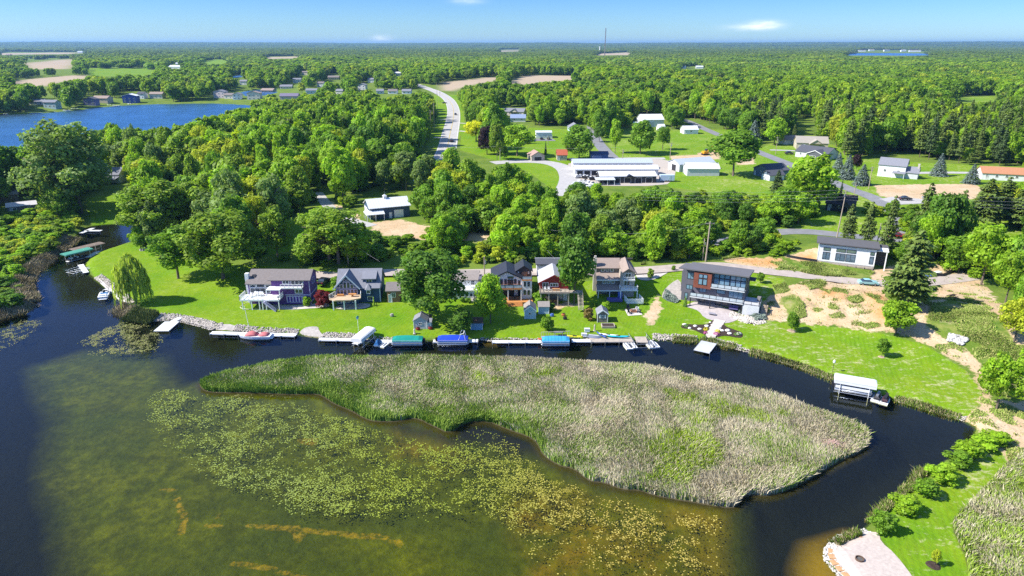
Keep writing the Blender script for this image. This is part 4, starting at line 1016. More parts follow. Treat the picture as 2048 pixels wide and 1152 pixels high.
gi, go = ng.nodes.new('NodeGroupInput'), ng.nodes.new('NodeGroupOutput')
ip = ng.nodes.new('GeometryNodeInstanceOnPoints'); ci = ng.nodes.new('GeometryNodeCollectionInfo')
ci.inputs['Collection'].default_value = lib; ci.inputs['Separate Children'].default_value = True; ci.inputs['Reset Children'].default_value = True
def na(name, typ):
    n = ng.nodes.new('GeometryNodeInputNamedAttribute'); n.data_type = typ; n.inputs['Name'].default_value = name; return n.outputs[0]
ng.links.new(gi.outputs[0], ip.inputs['Points']); ng.links.new(ci.outputs[0], ip.inputs['Instance']); ip.inputs['Pick Instance'].default_value = True
ng.links.new(na('pick', 'INT'), ip.inputs['Instance Index']); ng.links.new(na('size', 'FLOAT_VECTOR'), ip.inputs['Scale']); ng.links.new(na('turn', 'FLOAT_VECTOR'), ip.inputs['Rotation'])
ng.links.new(ip.outputs[0], go.inputs[0])
md = woods.modifiers.new('plant', 'NODES'); md.node_group = ng
tag(woods, 'far woodland of green broadleaf trees stretching to the horizon', 'woods', kind='stuff')
print('WOODS', len(PT), 'singles', len(single_b), len(single_c))
# ------------------------------------------------------------------ roads, paths, patios laid on the land
M_ASPH = mat('old_asphalt', (.21, .21, .22), .9, .18, .35, .1); M_GRAVEL = mat('gravel', (.42, .37, .32), .95, .18, 2.5, .05); M_PALEGR = mat('pale_gravel', (.40, .385, .37), .95, .15, .6, .05)
M_CONC = mat('concrete', (.50, .46, .42), .85, .12, .8, .15, dirt=(.33, .29, .25)); M_MULCH = mat('mulch', (.055, .04, .032), .95, .4, 4, .05); M_BEACH = mat('beach_gravel', (.47, .40, .35), .95, .16, 3.0, .05)
M_WHITE = mat('white_paint', (.80, .80, .78), .5, .05, 1.0, .3); M_LINE = mat('road_paint', (.72, .70, .62), .7, .2, .8); M_YEL = mat('yellow_line', (.55, .40, .05), .7, .2, .8)
def to_w(pts): return np.array([G(a, b)[0][:2] for a, b in pts])
def resample(w, step):
    d = np.concatenate([[0], np.cumsum(np.linalg.norm(np.diff(w, axis=0), axis=1))])
    n = max(2, int(d[-1] / step) + 1); s = np.linspace(0, d[-1], n)
    return np.column_stack([np.interp(s, d, w[:, 0]), np.interp(s, d, w[:, 1])])
def strip(name, w, width, matl, off=.05, step=2.5, shift=0.0, dash=None, crown=4):
    w = resample(chaikin(w, 2, False), step)
    t = np.gradient(w, axis=0); t /= np.linalg.norm(t, axis=1)[:, None]; nrm = np.column_stack([t[:, 1], -t[:, 0]])
    b = MB(); k = crown
    rows = [w + nrm * (shift + width * (j / k - .5)) for j in range(k + 1)]
    zz = [hgt(r_[:, 0], r_[:, 1]) + off for r_ in rows]
    base = np.max(zz, 0)
    for j in range(k + 1):
        for i in range(len(w)): b.v.append((rows[j][i, 0], rows[j][i, 1], max(zz[j][i], base[i] - .12)))
    n = len(w)
    for j in range(k):
        for i in range(n - 1):
            if dash and (i // dash) % 2: continue
            b.f.append((j * n + i, (j + 1) * n + i, (j + 1) * n + i + 1, j * n + i + 1)); b.mi.append(0)
    return structure(b.build(name, matl, smooth=True))
def drape(name, poly_px, matl, off=.06, step=1.6, smooth=1):
    w = chaikin(to_w(poly_px), smooth) if smooth else to_w(poly_px)
    bm = bmesh.new()
    vs = [bm.verts.new((x, y, 0)) for x, y in w]; bm.faces.new(vs)
    for ax in (0, 1):
        lo, hi = w[:, ax].min(), w[:, ax].max()
        for c in np.arange(lo + step * .5, hi, step):
            no = (1, 0, 0) if ax == 0 else (0, 1, 0)
            co = (c, 0, 0) if ax == 0 else (0, c, 0)
            bmesh.ops.bisect_plane(bm, geom=bm.verts[:] + bm.edges[:] + bm.faces[:], dist=1e-5, plane_co=co, plane_no=no)
    X = np.array([v.co.x for v in bm.verts]); Y = np.array([v.co.y for v in bm.verts]); Z = hgt(X, Y) + off
    for v, z in zip(bm.verts, Z): v.co.z = z
    bm.normal_update()
    for f in bm.faces:
        if f.normal.z < 0: f.normal_flip()
    me = bpy.data.meshes.new(name); bm.to_mesh(me); bm.free(); me.materials.append(matl)
    o = bpy.data.objects.new(name, me); C.objects.link(o)
    return structure(o)
HWY = to_w([(830, 168), (845, 173), (860, 179), (880, 187), (896, 197), (905, 210), (908, 226), (905, 248), (899, 272), (894, 300), (880, 330), (850, 362)])
strip('highway', HWY, 11, M_PALEGR, .06, 4)
strip('highway_marking', HWY, .3, M_YEL, .12, 4, crown=1)
for s_ in (-5, 5): strip('highway_marking', HWY, .28, M_LINE, .12, 4, shift=s_, crown=1)
LANE = to_w([(1360, 238), (1379, 243), (1428, 266), (1470, 283), (1501, 298), (1560, 321), (1640, 353), (1700, 379), (1732, 389), (1770, 407), (1800, 432), (1815, 470)])
strip('village_lane', LANE, 6.6, M_ASPH, .06, 3)
ROADB = to_w([(1430, 490), (1500, 472), (1560, 463), (1620, 463), (1680, 470), (1772, 479), (1850, 481), (1920, 473), (1967, 488), (2020, 499), (2100, 508)])
strip('country_road', ROADB, 6.6, M_ASPH, .07, 3)
LAKERD = to_w([(560, 548), (640, 552), (700, 556), (760, 546), (830, 547), (890, 549), (960, 546), (1080, 545), (1180, 546), (1300, 541), (1390, 532), (1440, 530), (1494, 538), (1581, 548), (1675, 559), (1730, 565), (1800, 570), (1880, 562), (1940, 553)])
strip('lake_road', LAKERD, 5.2, mat('worn_road', (.40, .34, .30), .95, .16, .5, .05), .06, 2)
strip('yard_road', to_w([(985, 326), (1040, 322), (1095, 324), (1128, 334), (1140, 352), (1136, 375), (1120, 392)]), 9, M_PALEGR, .07, 2.5)
strip('shed_lane', to_w([(1183, 250), (1187, 270), (1200, 292), (1232, 322)]), 7, M_ASPH, .07, 3)
strip('gravel_path', to_w([(634, 385), (650, 405), (668, 425), (700, 440), (745, 452)]), 4.2, M_PALEGR, .07, 2)
strip('field_lane', to_w([(1790, 347), (1880, 345), (1960, 346), (2080, 352)]), 5, M_PALEGR, .06, 4)
strip('side_drive', to_w([(1330, 317), (1240, 317), (1210, 321)]), 6, M_PALEGR, .08, 3)
strip('house_drive', to_w([(1540, 300), (1580, 301), (1605, 303)]), 4, M_PALEGR, .08, 3)
for pts in ([(918, 262), (940, 264), (1000, 266)], [(880, 240), (896, 238)], [(868, 275), (890, 276)], [(915, 246), (932, 247)]): strip('driveway', to_w(pts), 3.5, M_CONC, .09, 2)
drape('storage_yard', [(1135, 322), (1250, 320), (1345, 318), (1352, 340), (1348, 358), (1330, 372), (1190, 372), (1150, 366), (1140, 345)], M_GRAVEL, .05, 6)
drape('parking_apron', [(1071, 277), (1104, 277), (1112, 282), (1060, 282)], M_ASPH, .1, 4, 0)
drape('side_apron', [(1758, 398), (1785, 394), (1865, 400), (1870, 406), (1790, 410)], M_PALEGR, .09, 3, 0)
drape('garage_apron', [(1270, 548), (1290, 541), (1345, 538), (1330, 550), (1302, 562), (1276, 560)], M_CONC, .09, 2)
drape('patio', [(512, 612), (540, 609), (590, 612), (622, 608), (655, 606), (662, 614), (610, 618), (575, 620), (535, 617)], M_CONC, .06)
drape('patio', [(664, 616), (690, 608), (738, 606), (742, 613), (725, 618), (690, 620)], M_CONC, .06)
drape('patio', [(1366, 612), (1395, 602), (1450, 615), (1480, 628), (1476, 640), (1452, 648), (1432, 643), (1408, 636), (1398, 622), (1380, 616)], mat('patio_stone', (.42, .37, .36), .85, .15, 1.2, .15), .06)
drape('entry_drive', [(1323, 598), (1326, 583), (1340, 568), (1360, 556), (1365, 592), (1362, 602), (1345, 598)], mat('worn_concrete', (.37, .335, .30)), .06)
drape('gravel_beach', [(1661, 1104), (1680, 1083), (1705, 1072), (1735, 1064), (1757, 1066), (1762, 1085), (1790, 1108), (1830, 1160), (1860, 1220), (1730, 1220), (1690, 1158), (1664, 1125)], M_BEACH, .07, .8)
drape('boat_ramp', [(598, 667), (604, 659), (622, 653), (637, 654), (637, 661), (650, 674), (644, 678), (616, 673)], mat('worn_concrete', (.37, .335, .30), .9, .18, 1.2, .1), .07, .7)
drape('stone_landing', [(425, 657), (452, 647), (480, 655), (474, 662), (432, 662)], mat('worn_concrete', (.37, .335, .30)), .07, .8)
drape('flower_bed', [(1361, 652), (1369, 648), (1396, 650), (1418, 648), (1427, 638), (1432, 642), (1424, 660), (1416, 672), (1404, 668), (1386, 659), (1364, 657)], M_MULCH, .06, .8)
drape('flower_bed', [(1443, 641), (1449, 643), (1448, 652), (1470, 660), (1486, 666), (1485, 675), (1474, 676), (1452, 671), (1430, 677), (1432, 664)], M_MULCH, .06, .8)
drape('flower_bed', [(1470, 638), (1490, 646), (1515, 650), (1530, 642), (1528, 634), (1500, 640)], M_MULCH, .06, .8)
drape('seawall_walk', [(190, 558), (196, 556), (230, 585), (262, 611), (256, 615), (222, 587)], mat('pale_concrete', (.60, .57, .53), .85, .08, .8, .15), .14, .8, 0)
drape('fire_patio', [(1249, 619), (1277, 617), (1285, 630), (1256, 632)], mat('light_pavers', (.58, .53, .48), .9, .12, 2), .07, .7, 0)
# ------------------------------------------------------------------ rocks, reeds, lily pads: uncounted stuff
def rocks(name, label, lines, n, size, matl, width, seed, off=.0):
    r = np.random.default_rng(seed)
    bm = bmesh.new(); bmesh.ops.create_icosphere(bm, subdivisions=1, radius=1); bv = np.array([v.co[:] for v in bm.verts]); bf = np.array([[v.index for v in f.verts] for f in bm.faces]); bm.free()
    V = []; Fc = []; tot = 0; T = []
    L = [np.sum(np.linalg.norm(np.diff(to_w(l), axis=0), axis=1)) for l in lines]
    for l, ln in zip(lines, L):
        w = resample(to_w(l), .15); m = int(n * ln / sum(L)); k = r.integers(0, len(w), m)
        t = np.gradient(w, axis=0)[k]; t /= np.maximum(np.linalg.norm(t, axis=1)[:, None], 1e-6); nr = np.column_stack([t[:, 1], -t[:, 0]])
        P = w[k] + nr * (r.uniform(-.5, .5, m) * width)[:, None]
        Z = np.maximum(hgt(P[:, 0], P[:, 1]), -.08) + off
        s = size * r.uniform(.55, 1.5, m)
        v = bv[None] * (1 + r.normal(0, .16, (m, len(bv), 1))) * s[:, None, None] * np.stack([r.uniform(.7, 1.3, m), r.uniform(.7, 1.3, m), r.uniform(.45, .8, m)], -1)[:, None]
        v += np.column_stack([P, Z + s * .2])[:, None]
        V.append(v.reshape(-1, 3)); T.append(np.repeat(r.uniform(0, 1, m), len(bv)))
    V = np.concatenate(V); T = np.concatenate(T); m = len(V) // len(bv)
    Fc = (bf[None] + (np.arange(m) * len(bv))[:, None, None]).reshape(-1)
    o = np_mesh(name, V, Fc, np.full(m * len(bf), 3), matl, cols=np.column_stack([T, T, T, T * 0 + 1]))
    return tag(o, label, 'rocks', kind='stuff')
def tone_mat(name, a, b, rough=.9, trans=0):
    t = NT(name); at = t.n.new('ShaderNodeAttribute'); at.attribute_name = 'tone'
    if trans == 'col': c = at.outputs['Color']
    else: c = t.mix(at.outputs['Fac'], a, b); c = t.mix(.5, c, t.mix(1.0, c, t.ramp(t.noise(5, 3, t.coord()), (.3, .6), (.7, 1.3)), 'MULTIPLY'))
    p = t.new('BsdfPrincipled', **{'Base Color': c, 'Roughness': rough, 'Specular IOR Level': .15})
    return t.done(p.outputs[0])
M_ROCK = tone_mat('riprap_stone', (.26, .23, .20), (.52, .47, .41))
rocks('shore_riprap', 'band of pale riprap stones along the shoreline', [[(196, 553), (215, 566), (240, 585), (262, 608)], [(262, 618), (275, 630), (305, 634), (330, 632), (350, 634), (372, 638), (400, 643), (425, 650)], [(420, 656), (445, 650)], [(470, 655), (520, 661), (560, 663), (596, 664)],
  [(645, 671), (680, 672), (712, 673)], [(1306, 674), (1340, 675), (1370, 676), (1394, 678)], [(1430, 682), (1460, 690), (1480, 696)], [(275, 637), (310, 638), (340, 636), (368, 640), (395, 646), (425, 655)]], 5200, .18, M_ROCK, 1.9, 5)
rocks('bank_stones', 'scattered stones along the muddy bank of the canal', [[(1480, 698), (1550, 717), (1612, 737), (1668, 758)], [(1790, 798), (1860, 818), (1930, 838)], [(640, 674), (714, 676), (747, 677), (844, 679)], [(960, 677), (982, 680), (1082, 680), (1185, 680)]], 1400, .16, M_ROCK, 1.3, 6)
rocks('beach_riprap', 'edging of white stones round the gravel beach', [[(1735, 1062), (1705, 1069), (1680, 1079), (1662, 1095), (1655, 1108), (1662, 1124), (1690, 1156), (1735, 1222)]], 1300, .13, tone_mat('white_stone', (.36, .33, .30), (.62, .59, .55)), 1.2, 7)
rocks('rock_garden', 'pale boulders of the sloping rock garden beside the modern house', [[(1460, 628), (1480, 632), (1500, 640), (1520, 640)], [(1476, 634), (1505, 645), (1525, 640)]], 900, .19, tone_mat('garden_boulder', (.38, .34, .29), (.64, .59, .52)), 3.2, 8)
rocks('rock_pile', 'pile of broken white stones beside the sandy track', [[(1897, 676), (1915, 680), (1930, 686)]], 320, .24, tone_mat('broken_stone', (.34, .33, .31), (.60, .58, .56)), 3.0, 9, .2)
def blades(name, label, cat, polys, n, hgt_fn, col_fn, seed, width=.075, lean=.32, clump=None, z0=None):
    r = np.random.default_rng(seed)
    areas = []
    for w in polys:
        q = np.roll(w, -1, 0); areas.append(abs(np.sum(w[:, 0] * q[:, 1] - q[:, 0] * w[:, 1])) / 2)
    Ps = []
    for w, a in zip(polys, areas):
        m = int(n * a / sum(areas)); lo, hi = w.min(0), w.max(0); got = []
        need = m
        while need > 0:
            c = r.uniform(lo, hi, (need * 2 + 100, 2)); c = c[inside(w, c[:, 0], c[:, 1])]
            if clump is not None: c = c[r.random(len(c)) < clump(c[:, 0], c[:, 1])]
            c = c[:need]; got.append(c); need -= len(c)
        Ps.append(np.concatenate(got))
    P = np.concatenate(Ps); m = len(P)
    Z = np.concatenate([hgt(P[i:i + 30000, 0], P[i:i + 30000, 1]) for i in range(0, m, 30000)]) if z0 is None else np.full(m, z0)
    Hh = hgt_fn(P[:, 0], P[:, 1]) * r.uniform(.62, 1.15, m)
    a = r.uniform(0, 6.28, m); wv = vnoise(P[:, 0], P[:, 1], 6, 4) * 9
    ln = np.abs(r.normal(0, lean, m)) * Hh; la = wv + r.normal(0, .9, m)
    U = np.column_stack([np.cos(a), np.sin(a), 0 * a]) * (width * r.uniform(.6, 1.5, m))[:, None]
    B = np.column_stack([P, Z - .1]); M = B + np.column_stack([np.cos(la) * ln * .3, np.sin(la) * ln * .3, Hh * .6]); T_ = B + np.column_stack([np.cos(la) * ln, np.sin(la) * ln, Hh])
    V = np.stack([B - U * .6, B + U * .6, M + U, M - U, T_], 1).reshape(-1, 3)
    idx = np.arange(m)[:, None] * 5
    f = np.concatenate([idx + np.array([[0, 1, 2, 3]]), idx + np.array([[3, 2, 4]])], 1).ravel()
    col = col_fn(P[:, 0], P[:, 1], r)
    cols = np.repeat(np.column_stack([col, np.ones(m)]), 5, 0)
    o = np_mesh(name, V, f, np.tile([4, 3], m), tone_mat(name + '_blades', 0, 0, .75, 'col'), cols=cols)
    return tag(o, label, cat, kind='stuff')
def lerp3(a, b, t): return np.array(a)[None] * (1 - t)[:, None] + np.array(b)[None] * t[:, None]
TAN, TAN2, GRN, BRT = (.60, .53, .39), (.52, .46, .29), (.21, .33, .045), (.30, .43, .02)
wgreen = [wpoly(p, 1.5) for p in ([(1300, 905), (1340, 860), (1400, 850), (1450, 870), (1465, 910), (1440, 950), (1380, 960), (1320, 940)], [(1420, 810), (1470, 805), (1580, 820), (1560, 845), (1500, 840), (1440, 845)], [(930, 735), (990, 735), (980, 760), (935, 765)], [(1330, 765), (1380, 770), (1370, 790), (1320, 785)], [(1340, 735), (1390, 740), (1370, 755)], [(1090, 740), (1120, 740), (1110, 755), (1085, 750)])]
def reed_col(X, Y, r):
    d = seg_dist(wIS, X, Y); n1 = vnoise(X, Y, 7, 11); n2 = vnoise(X, Y, 2.2, 12)
    px, py, _ = proj(X, Y, np.zeros_like(X))
    left = 1 - sstep(560, 1050, px - (py - 720) * 1.1)
    front = inside(np.array([(380, 900), (1190, 960), (1190, 900), (1110, 900), (1060, 840), (960, 815), (860, 820), (700, 780), (640, 740), (380, 720)], float), px, py)
    g = np.clip(.30 + .30 * left + .55 * (n1 - .5) + .45 * (n2 - .5) + np.where(front, .24, 0) + .5 * (1 - sstep(.3, 2.2, d)) * left, 0, 1)
    for w in wgreen: g = np.maximum(g, sstep(-2.2, 1.2, sdist(w, X, Y) + (n2 - .5) * 6 + (n1 - .5) * 5) * .66)
    br = np.zeros(len(X))
    for w in wgreen: br = np.maximum(br, sstep(-2.5, 2.5, sdist(w, X, Y) + (n2 - .5) * 6 + (n1 - .5) * 5))
    pick = (r.random(len(X)) < g).astype(float)
    tan = lerp3(TAN, TAN2, r.random(len(X))); grn = lerp3(GRN, (.27, .37, .06), r.random(len(X))); grn = grn * (1 - br)[:, None] + np.array(BRT)[None] * br[:, None]
    return (tan * (1 - pick)[:, None] + grn * pick[:, None]) * r.uniform(.75, 1.2, len(X))[:, None]
def reed_h(X, Y): return (.95 + .75 * vnoise(X, Y, 9, 21)) * (1 - .25 * sstep(95, 130, Y))
blades('reed_bed', 'island of tall reeds, tan dead stalks mixed with fresh green', 'reeds', [wIS], 430000, reed_h, reed_col, 3, .055, .36)
def marsh_col(X, Y, r):
    n1 = vnoise(X, Y, 4.5, 31); n2 = vnoise(X, Y, 1.6, 32); g = np.clip(.55 + 1.1 * (n1 - .5) + .6 * (n2 - .5), .05, 1); pick = (r.random(len(X)) < g).astype(float)
    return (lerp3((.52, .47, .33), (.42, .39, .21), r.random(len(X))) * (1 - pick)[:, None] + lerp3((.23, .35, .04), (.31, .41, .06), r.random(len(X))) * pick[:, None]) * r.uniform(.75, 1.2, len(X))[:, None]
blades('marsh_reeds', 'marsh of mixed green and tan reeds beside the mown track', 'reeds', [chaikin(wMA, 1)], 62000, lambda X, Y: .8 + .5 * vnoise(X, Y, 4, 5), marsh_col, 4, .06, .4)
def bank_poly(line, w):
    c = resample(to_w(line), 1.0); t = np.gradient(c, axis=0); t /= np.linalg.norm(t, axis=1)[:, None]; nr = np.column_stack([t[:, 1], -t[:, 0]])
    return np.concatenate([c + nr * w / 2, (c - nr * w / 2)[::-1]])
LB = [bank_poly(l, w) for l, w in (([(-60, 655), (0, 636), (40, 624), (64, 610)], 5), ([(60, 606), (50, 585), (46, 568), (58, 548), (86, 530), (110, 506), (146, 478)], 5), ([(232, 622), (250, 628), (262, 634)], 4))]
LG = [bank_poly([(258, 634), (280, 640), (308, 644)], 4)]
tanc = lambda X, Y, r: lerp3((.40, .32, .22), (.22, .22, .08), r.random(len(X)) ** 1.5) * r.uniform(.7, 1.2, len(X))[:, None]
blades('bank_reeds', 'fringe of dead brown reeds along the canal bank', 'reeds', LB, 26000, lambda X, Y: 1.1 + .7 * vnoise(X, Y, 4, 5), tanc, 5, .08, .4)
blades('cattail_clump', 'clump of dark green cattails standing in the water by the riprap', 'reeds', LG, 5200, lambda X, Y: 1.6 + 0 * X, lambda X, Y, r: lerp3((.09, .14, .03), (.20, .21, .07), r.random(len(X))), 6, .07, .25)
BG = [bank_poly(l, 1.6) for l in ([(1400, 684), (1425, 685), (1470, 697)], [(1500, 705), (1550, 718), (1612, 738), (1668, 761), (1690, 768)], [(1790, 799), (1850, 817), (1920, 838)], [(1345, 680), (1394, 683)], [(1850, 944), (1800, 992), (1760, 1028), (1742, 1046)], [(1715, 1068), (1690, 1077), (1668, 1088)])]
blades('bank_grass', 'ragged waterside grass along the canal banks', 'grass', BG, 14000, lambda X, Y: .7 + .5 * vnoise(X, Y, 3, 5), lambda X, Y, r: lerp3((.12, .19, .02), (.36, .31, .16), (r.random(len(X)) < .4) * 1.0) * r.uniform(.7, 1.2, len(X))[:, None], 7, .06, .4)
wildpolys = [to_w(p) for p in WILD]
blades('wild_grass', 'tufts of long wild grass on the sandy banks and mound', 'grass', wildpolys, 60000, lambda X, Y: .35 + .5 * vnoise(X, Y, 3, 15), lambda X, Y, r: lerp3((.15, .27, .02), (.46, .44, .16), r.random(len(X)) ** 1.4) * r.uniform(.75, 1.2, len(X))[:, None], 8, .07, .5, clump=lambda X, Y: sstep(.38, .6, vnoise(X, Y, 3.5, 8) * .6 + vnoise(X, Y, 9, 9) * .4))
blades('weed_tufts', 'scattered weeds and tufts on the bare sandy slope and track', 'grass', [to_w(SAND[3]), to_w(SAND[4]), to_w(SAND[0])], 17000, lambda X, Y: .25 + .35 * vnoise(X, Y, 3, 25), lambda X, Y, r: lerp3((.15, .27, .02), (.44, .42, .15), r.random(len(X)) ** 1.3) * r.uniform(.75, 1.2, len(X))[:, None], 18, .07, .5, clump=lambda X, Y: .012 + sstep(.60, .74, vnoise(X, Y, 6, 28) * .55 + vnoise(X, Y, 1.8, 29) * .45))
def pads(name, label, polys, n, seed, rad, cols, dens):
    r = np.random.default_rng(seed); P = []
    tot = 0
    allp = [wpoly(p) for p in polys]
    ar = [abs(np.sum(w[:, 0] * np.roll(w, -1, 0)[:, 1] - np.roll(w, -1, 0)[:, 0] * w[:, 1])) / 2 for w in allp]
    for w, a in zip(allp, ar):
        lo, hi = w.min(0), w.max(0); c = r.uniform(lo, hi, (int(n * a / sum(ar) * 8), 2)); c = c[inside(w, c[:, 0], c[:, 1])]
        d = dens(c[:, 0], c[:, 1]) * sstep(0, 3.0, sdist(w, c[:, 0], c[:, 1]) + 2 * (vnoise(c[:, 0], c[:, 1], 3, 2) - .3)); c = c[r.random(len(c)) < d][:int(n * a / sum(ar))]; P.append(c)
    P = np.concatenate(P)
    P = P[sdist(wIS, P[:, 0], P[:, 1]) < .1]; P = P[sdist(wSH, P[:, 0], P[:, 1]) > .3]
    m = len(P); k = 7
    a = r.uniform(0, 6.28, m)[:, None] + np.linspace(.3, 5.98, k)[None]; rd = (rad * r.uniform(.55, 1.35, m))[:, None] * (1 + .12 * np.sin(3 * a))
    tilt = r.normal(0, .10, (m, 2))
    X = P[:, :1] + np.cos(a) * rd; Y = P[:, 1:] + np.sin(a) * rd
    Z = .035 + np.abs(r.normal(0, .025, m))[:, None] + np.abs(tilt[:, :1]) * rd * .5 + tilt[:, :1] * np.cos(a) * rd * .9 + tilt[:, 1:] * np.sin(a) * rd * .4
    Z = np.maximum(Z, .012)
    o = np_mesh(name, np.stack([X, Y, Z], -1).reshape(-1, 3), np.arange(m * k), np.full(m, k), tone_mat(name + '_leaf', 0, 0, .45, 'col'), cols=np.repeat(np.column_stack([cols(P[:, 0], P[:, 1], r), np.ones(m)]), k, 0))
    return tag(o, label, 'lily pads', kind='stuff')
LP = [[(290, 800), (330, 775), (420, 790), (520, 800), (620, 802), (690, 835), (760, 858), (890, 885), (950, 850), (1060, 890), (1100, 945), (1190, 985), (1330, 1014), (1446, 1030), (1452, 1160), (1150, 1170), (1060, 1120), (1010, 1050), (930, 1030), (860, 1050), (720, 1035), (600, 1040), (520, 1000), (430, 970), (330, 900), (280, 850)]]
def pad_col(X, Y, r):
    px, py, _ = proj(X, Y, np.zeros_like(X)); t = sstep(850, 1250, px + (py - 950) * .3); u = sstep(800, 560, px)
    a = lerp3((.22, .29, .028), (.31, .35, .05), r.random(len(X))); b = lerp3((.33, .25, .045), (.46, .38, .09), r.random(len(X))); c = lerp3((.20, .27, .05), (.29, .34, .10), r.random(len(X)))
    k = a * (1 - t)[:, None] + b * t[:, None]; k = k * (1 - .7 * u)[:, None] + c * (.7 * u)[:, None]
    return k * r.uniform(.7, 1.15, len(X))[:, None]
def pad_d(X, Y):
    n = vnoise(X, Y, 9, 41) * .30 + vnoise(X, Y, 2.6, 42) * .30 + vnoise(X, Y, .9, 43) * .40
    return sstep(.32, .84, n + .05 * vnoise(X, Y, 14, 44)) * .5
pads('lily_pads', 'wide raft of yellow green lily pads on the shallow water', LP, 32000, 3, .085, pad_col, pad_d)
LP2 = [[(150, 690), (200, 660), (250, 640), (300, 650), (330, 680), (310, 705), (250, 715), (180, 712)], [(-20, 690), (0, 660), (40, 640), (90, 640), (70, 665), (30, 690), (0, 705)], [(56, 560), (90, 535), (100, 540), (70, 555)], [(620, 800), (540, 796), (470, 797), (430, 790), (430, 784), (560, 790)]]
pads('canal_lily_pads', 'drifts of pale lily pads at the mouth of the canal', LP2, 9000, 4, .085, lambda X, Y, r: lerp3((.30, .27, .14), (.24, .28, .05), r.random(len(X))) * r.uniform(.7, 1.15, len(X))[:, None], pad_d)
def cover(name, label, polys, n, h, cols, seed, size=.12):
    r = np.random.default_rng(seed); P = []
    for p in polys:
        w = to_w(p); lo, hi = w.min(0), w.max(0); c = r.uniform(lo, hi, (n, 2)); P.append(c[inside(w, c[:, 0], c[:, 1])])
    P = np.concatenate(P); m = len(P); Z = hgt(P[:, 0], P[:, 1]) + h * np.clip(vnoise(P[:, 0], P[:, 1], 1.4, seed) * 1.6 - .3, .05, 1.2) * r.uniform(.6, 1, m)
    N = unit(r.normal(size=(m, 3)) * .6 + np.array([0, 0, 1])); s = size * r.uniform(.6, 1.4, m)
    v = card_geo(np.column_stack([P, Z]), N, s, s, r)
    c = lerp3(cols[0], cols[1], r.random(m)) * r.uniform(.75, 1.2, m)[:, None]
    o = np_mesh(name, v.reshape(-1, 3), np.arange(4 * m), np.full(m, 4), tone_mat(name + '_leaf', 0, 0, .7, 'col'), cols=np.repeat(np.column_stack([c, np.ones(m)]), 4, 0))
    return tag(o, label, 'ground cover', kind='stuff')
cover('juniper_cover', 'grey green juniper ground cover on the slopes beside the modern house', [[(1326, 598), (1330, 578), (1345, 590), (1360, 602), (1352, 607), (1335, 602)], [(1496, 628), (1515, 612), (1528, 622), (1532, 640), (1515, 643), (1500, 640)], [(1478, 618), (1495, 612), (1492, 628), (1476, 630)]], 5200, .7, ((.19, .25, .20), (.27, .32, .27)), 61, .13)
ROADW_ADD = [(HWY, 9), (LANE, 7), (ROADB, 6), (LAKERD, 5)]
# ------------------------------------------------------------------ building kit
def paint(name, c, **k): return mat(name, c, k.pop('rough', .6), k.pop('var', .10), k.pop('scale', .9), k.pop('spec', .25), **k)
M_GLASS = mat('window_glass', (.035, .05, .07), .06, .3, .7, .8); M_GLASSB = mat('bright_glass', (.16, .27, .36), .08, .25, .5, .8); M_DARKIN = mat('dark_interior', (.03, .03, .035), .8, .2, 1)
M_SHING = mat('grey_shingles', (.20, .175, .165), .9, .14, 2.2, .1); M_SHINGD = mat('charcoal_shingles', (.085, .088, .105), .85, .14, 2.0, .15); M_SHINGB = mat('brown_shingles', (.30, .235, .20), .9, .13, 2.2, .1)
M_SHINGG = mat('blue_grey_shingles', (.21, .215, .245), .9, .13, 2.0, .1); M_TAN_SH = mat('tan_shingles', (.33, .30, .255), .9, .12, 2, .1); M_STEEL = mat('white_steel_roof', (.62, .64, .66), .45, .05, .8, .4, stripe=(0, .9, .35)); M_STEELB = mat('blue_grey_steel_roof', (.42, .47, .55), .45, .05, .8, .4, stripe=(0, .9, .3))
M_WOODDK = mat('cedar_deck', (.52, .235, .075), .7, .16, 1.5, .2, stripe=(1, .15, .5)); M_GREYDK = mat('weathered_deck', (.42, .36, .30), .8, .18, 1.5, .15, stripe=(1, .15, .5)); M_WOOD = mat('brown_wood', (.26, .14, .07), .75, .25, 2)
M_GREYMETAL = mat('grey_metal', (.36, .37, .39), .4, .1, 2, .5, .6); M_BLACK = mat('black_paint', (.025, .025, .03), .5, .2, 1); M_ALU = mat('aluminium', (.55, .56, .58), .35, .08, 2, .5, .7); M_RUBBER = mat('rubber', (.02, .02, .02), .8, .2, 3)
M_GLASSRAIL = mat('railing_glass', (.45, .50, .55), .1, .1, .6, .6)
M_STONE = mat('foundation', (.36, .33, .30), .9, .2, 2)
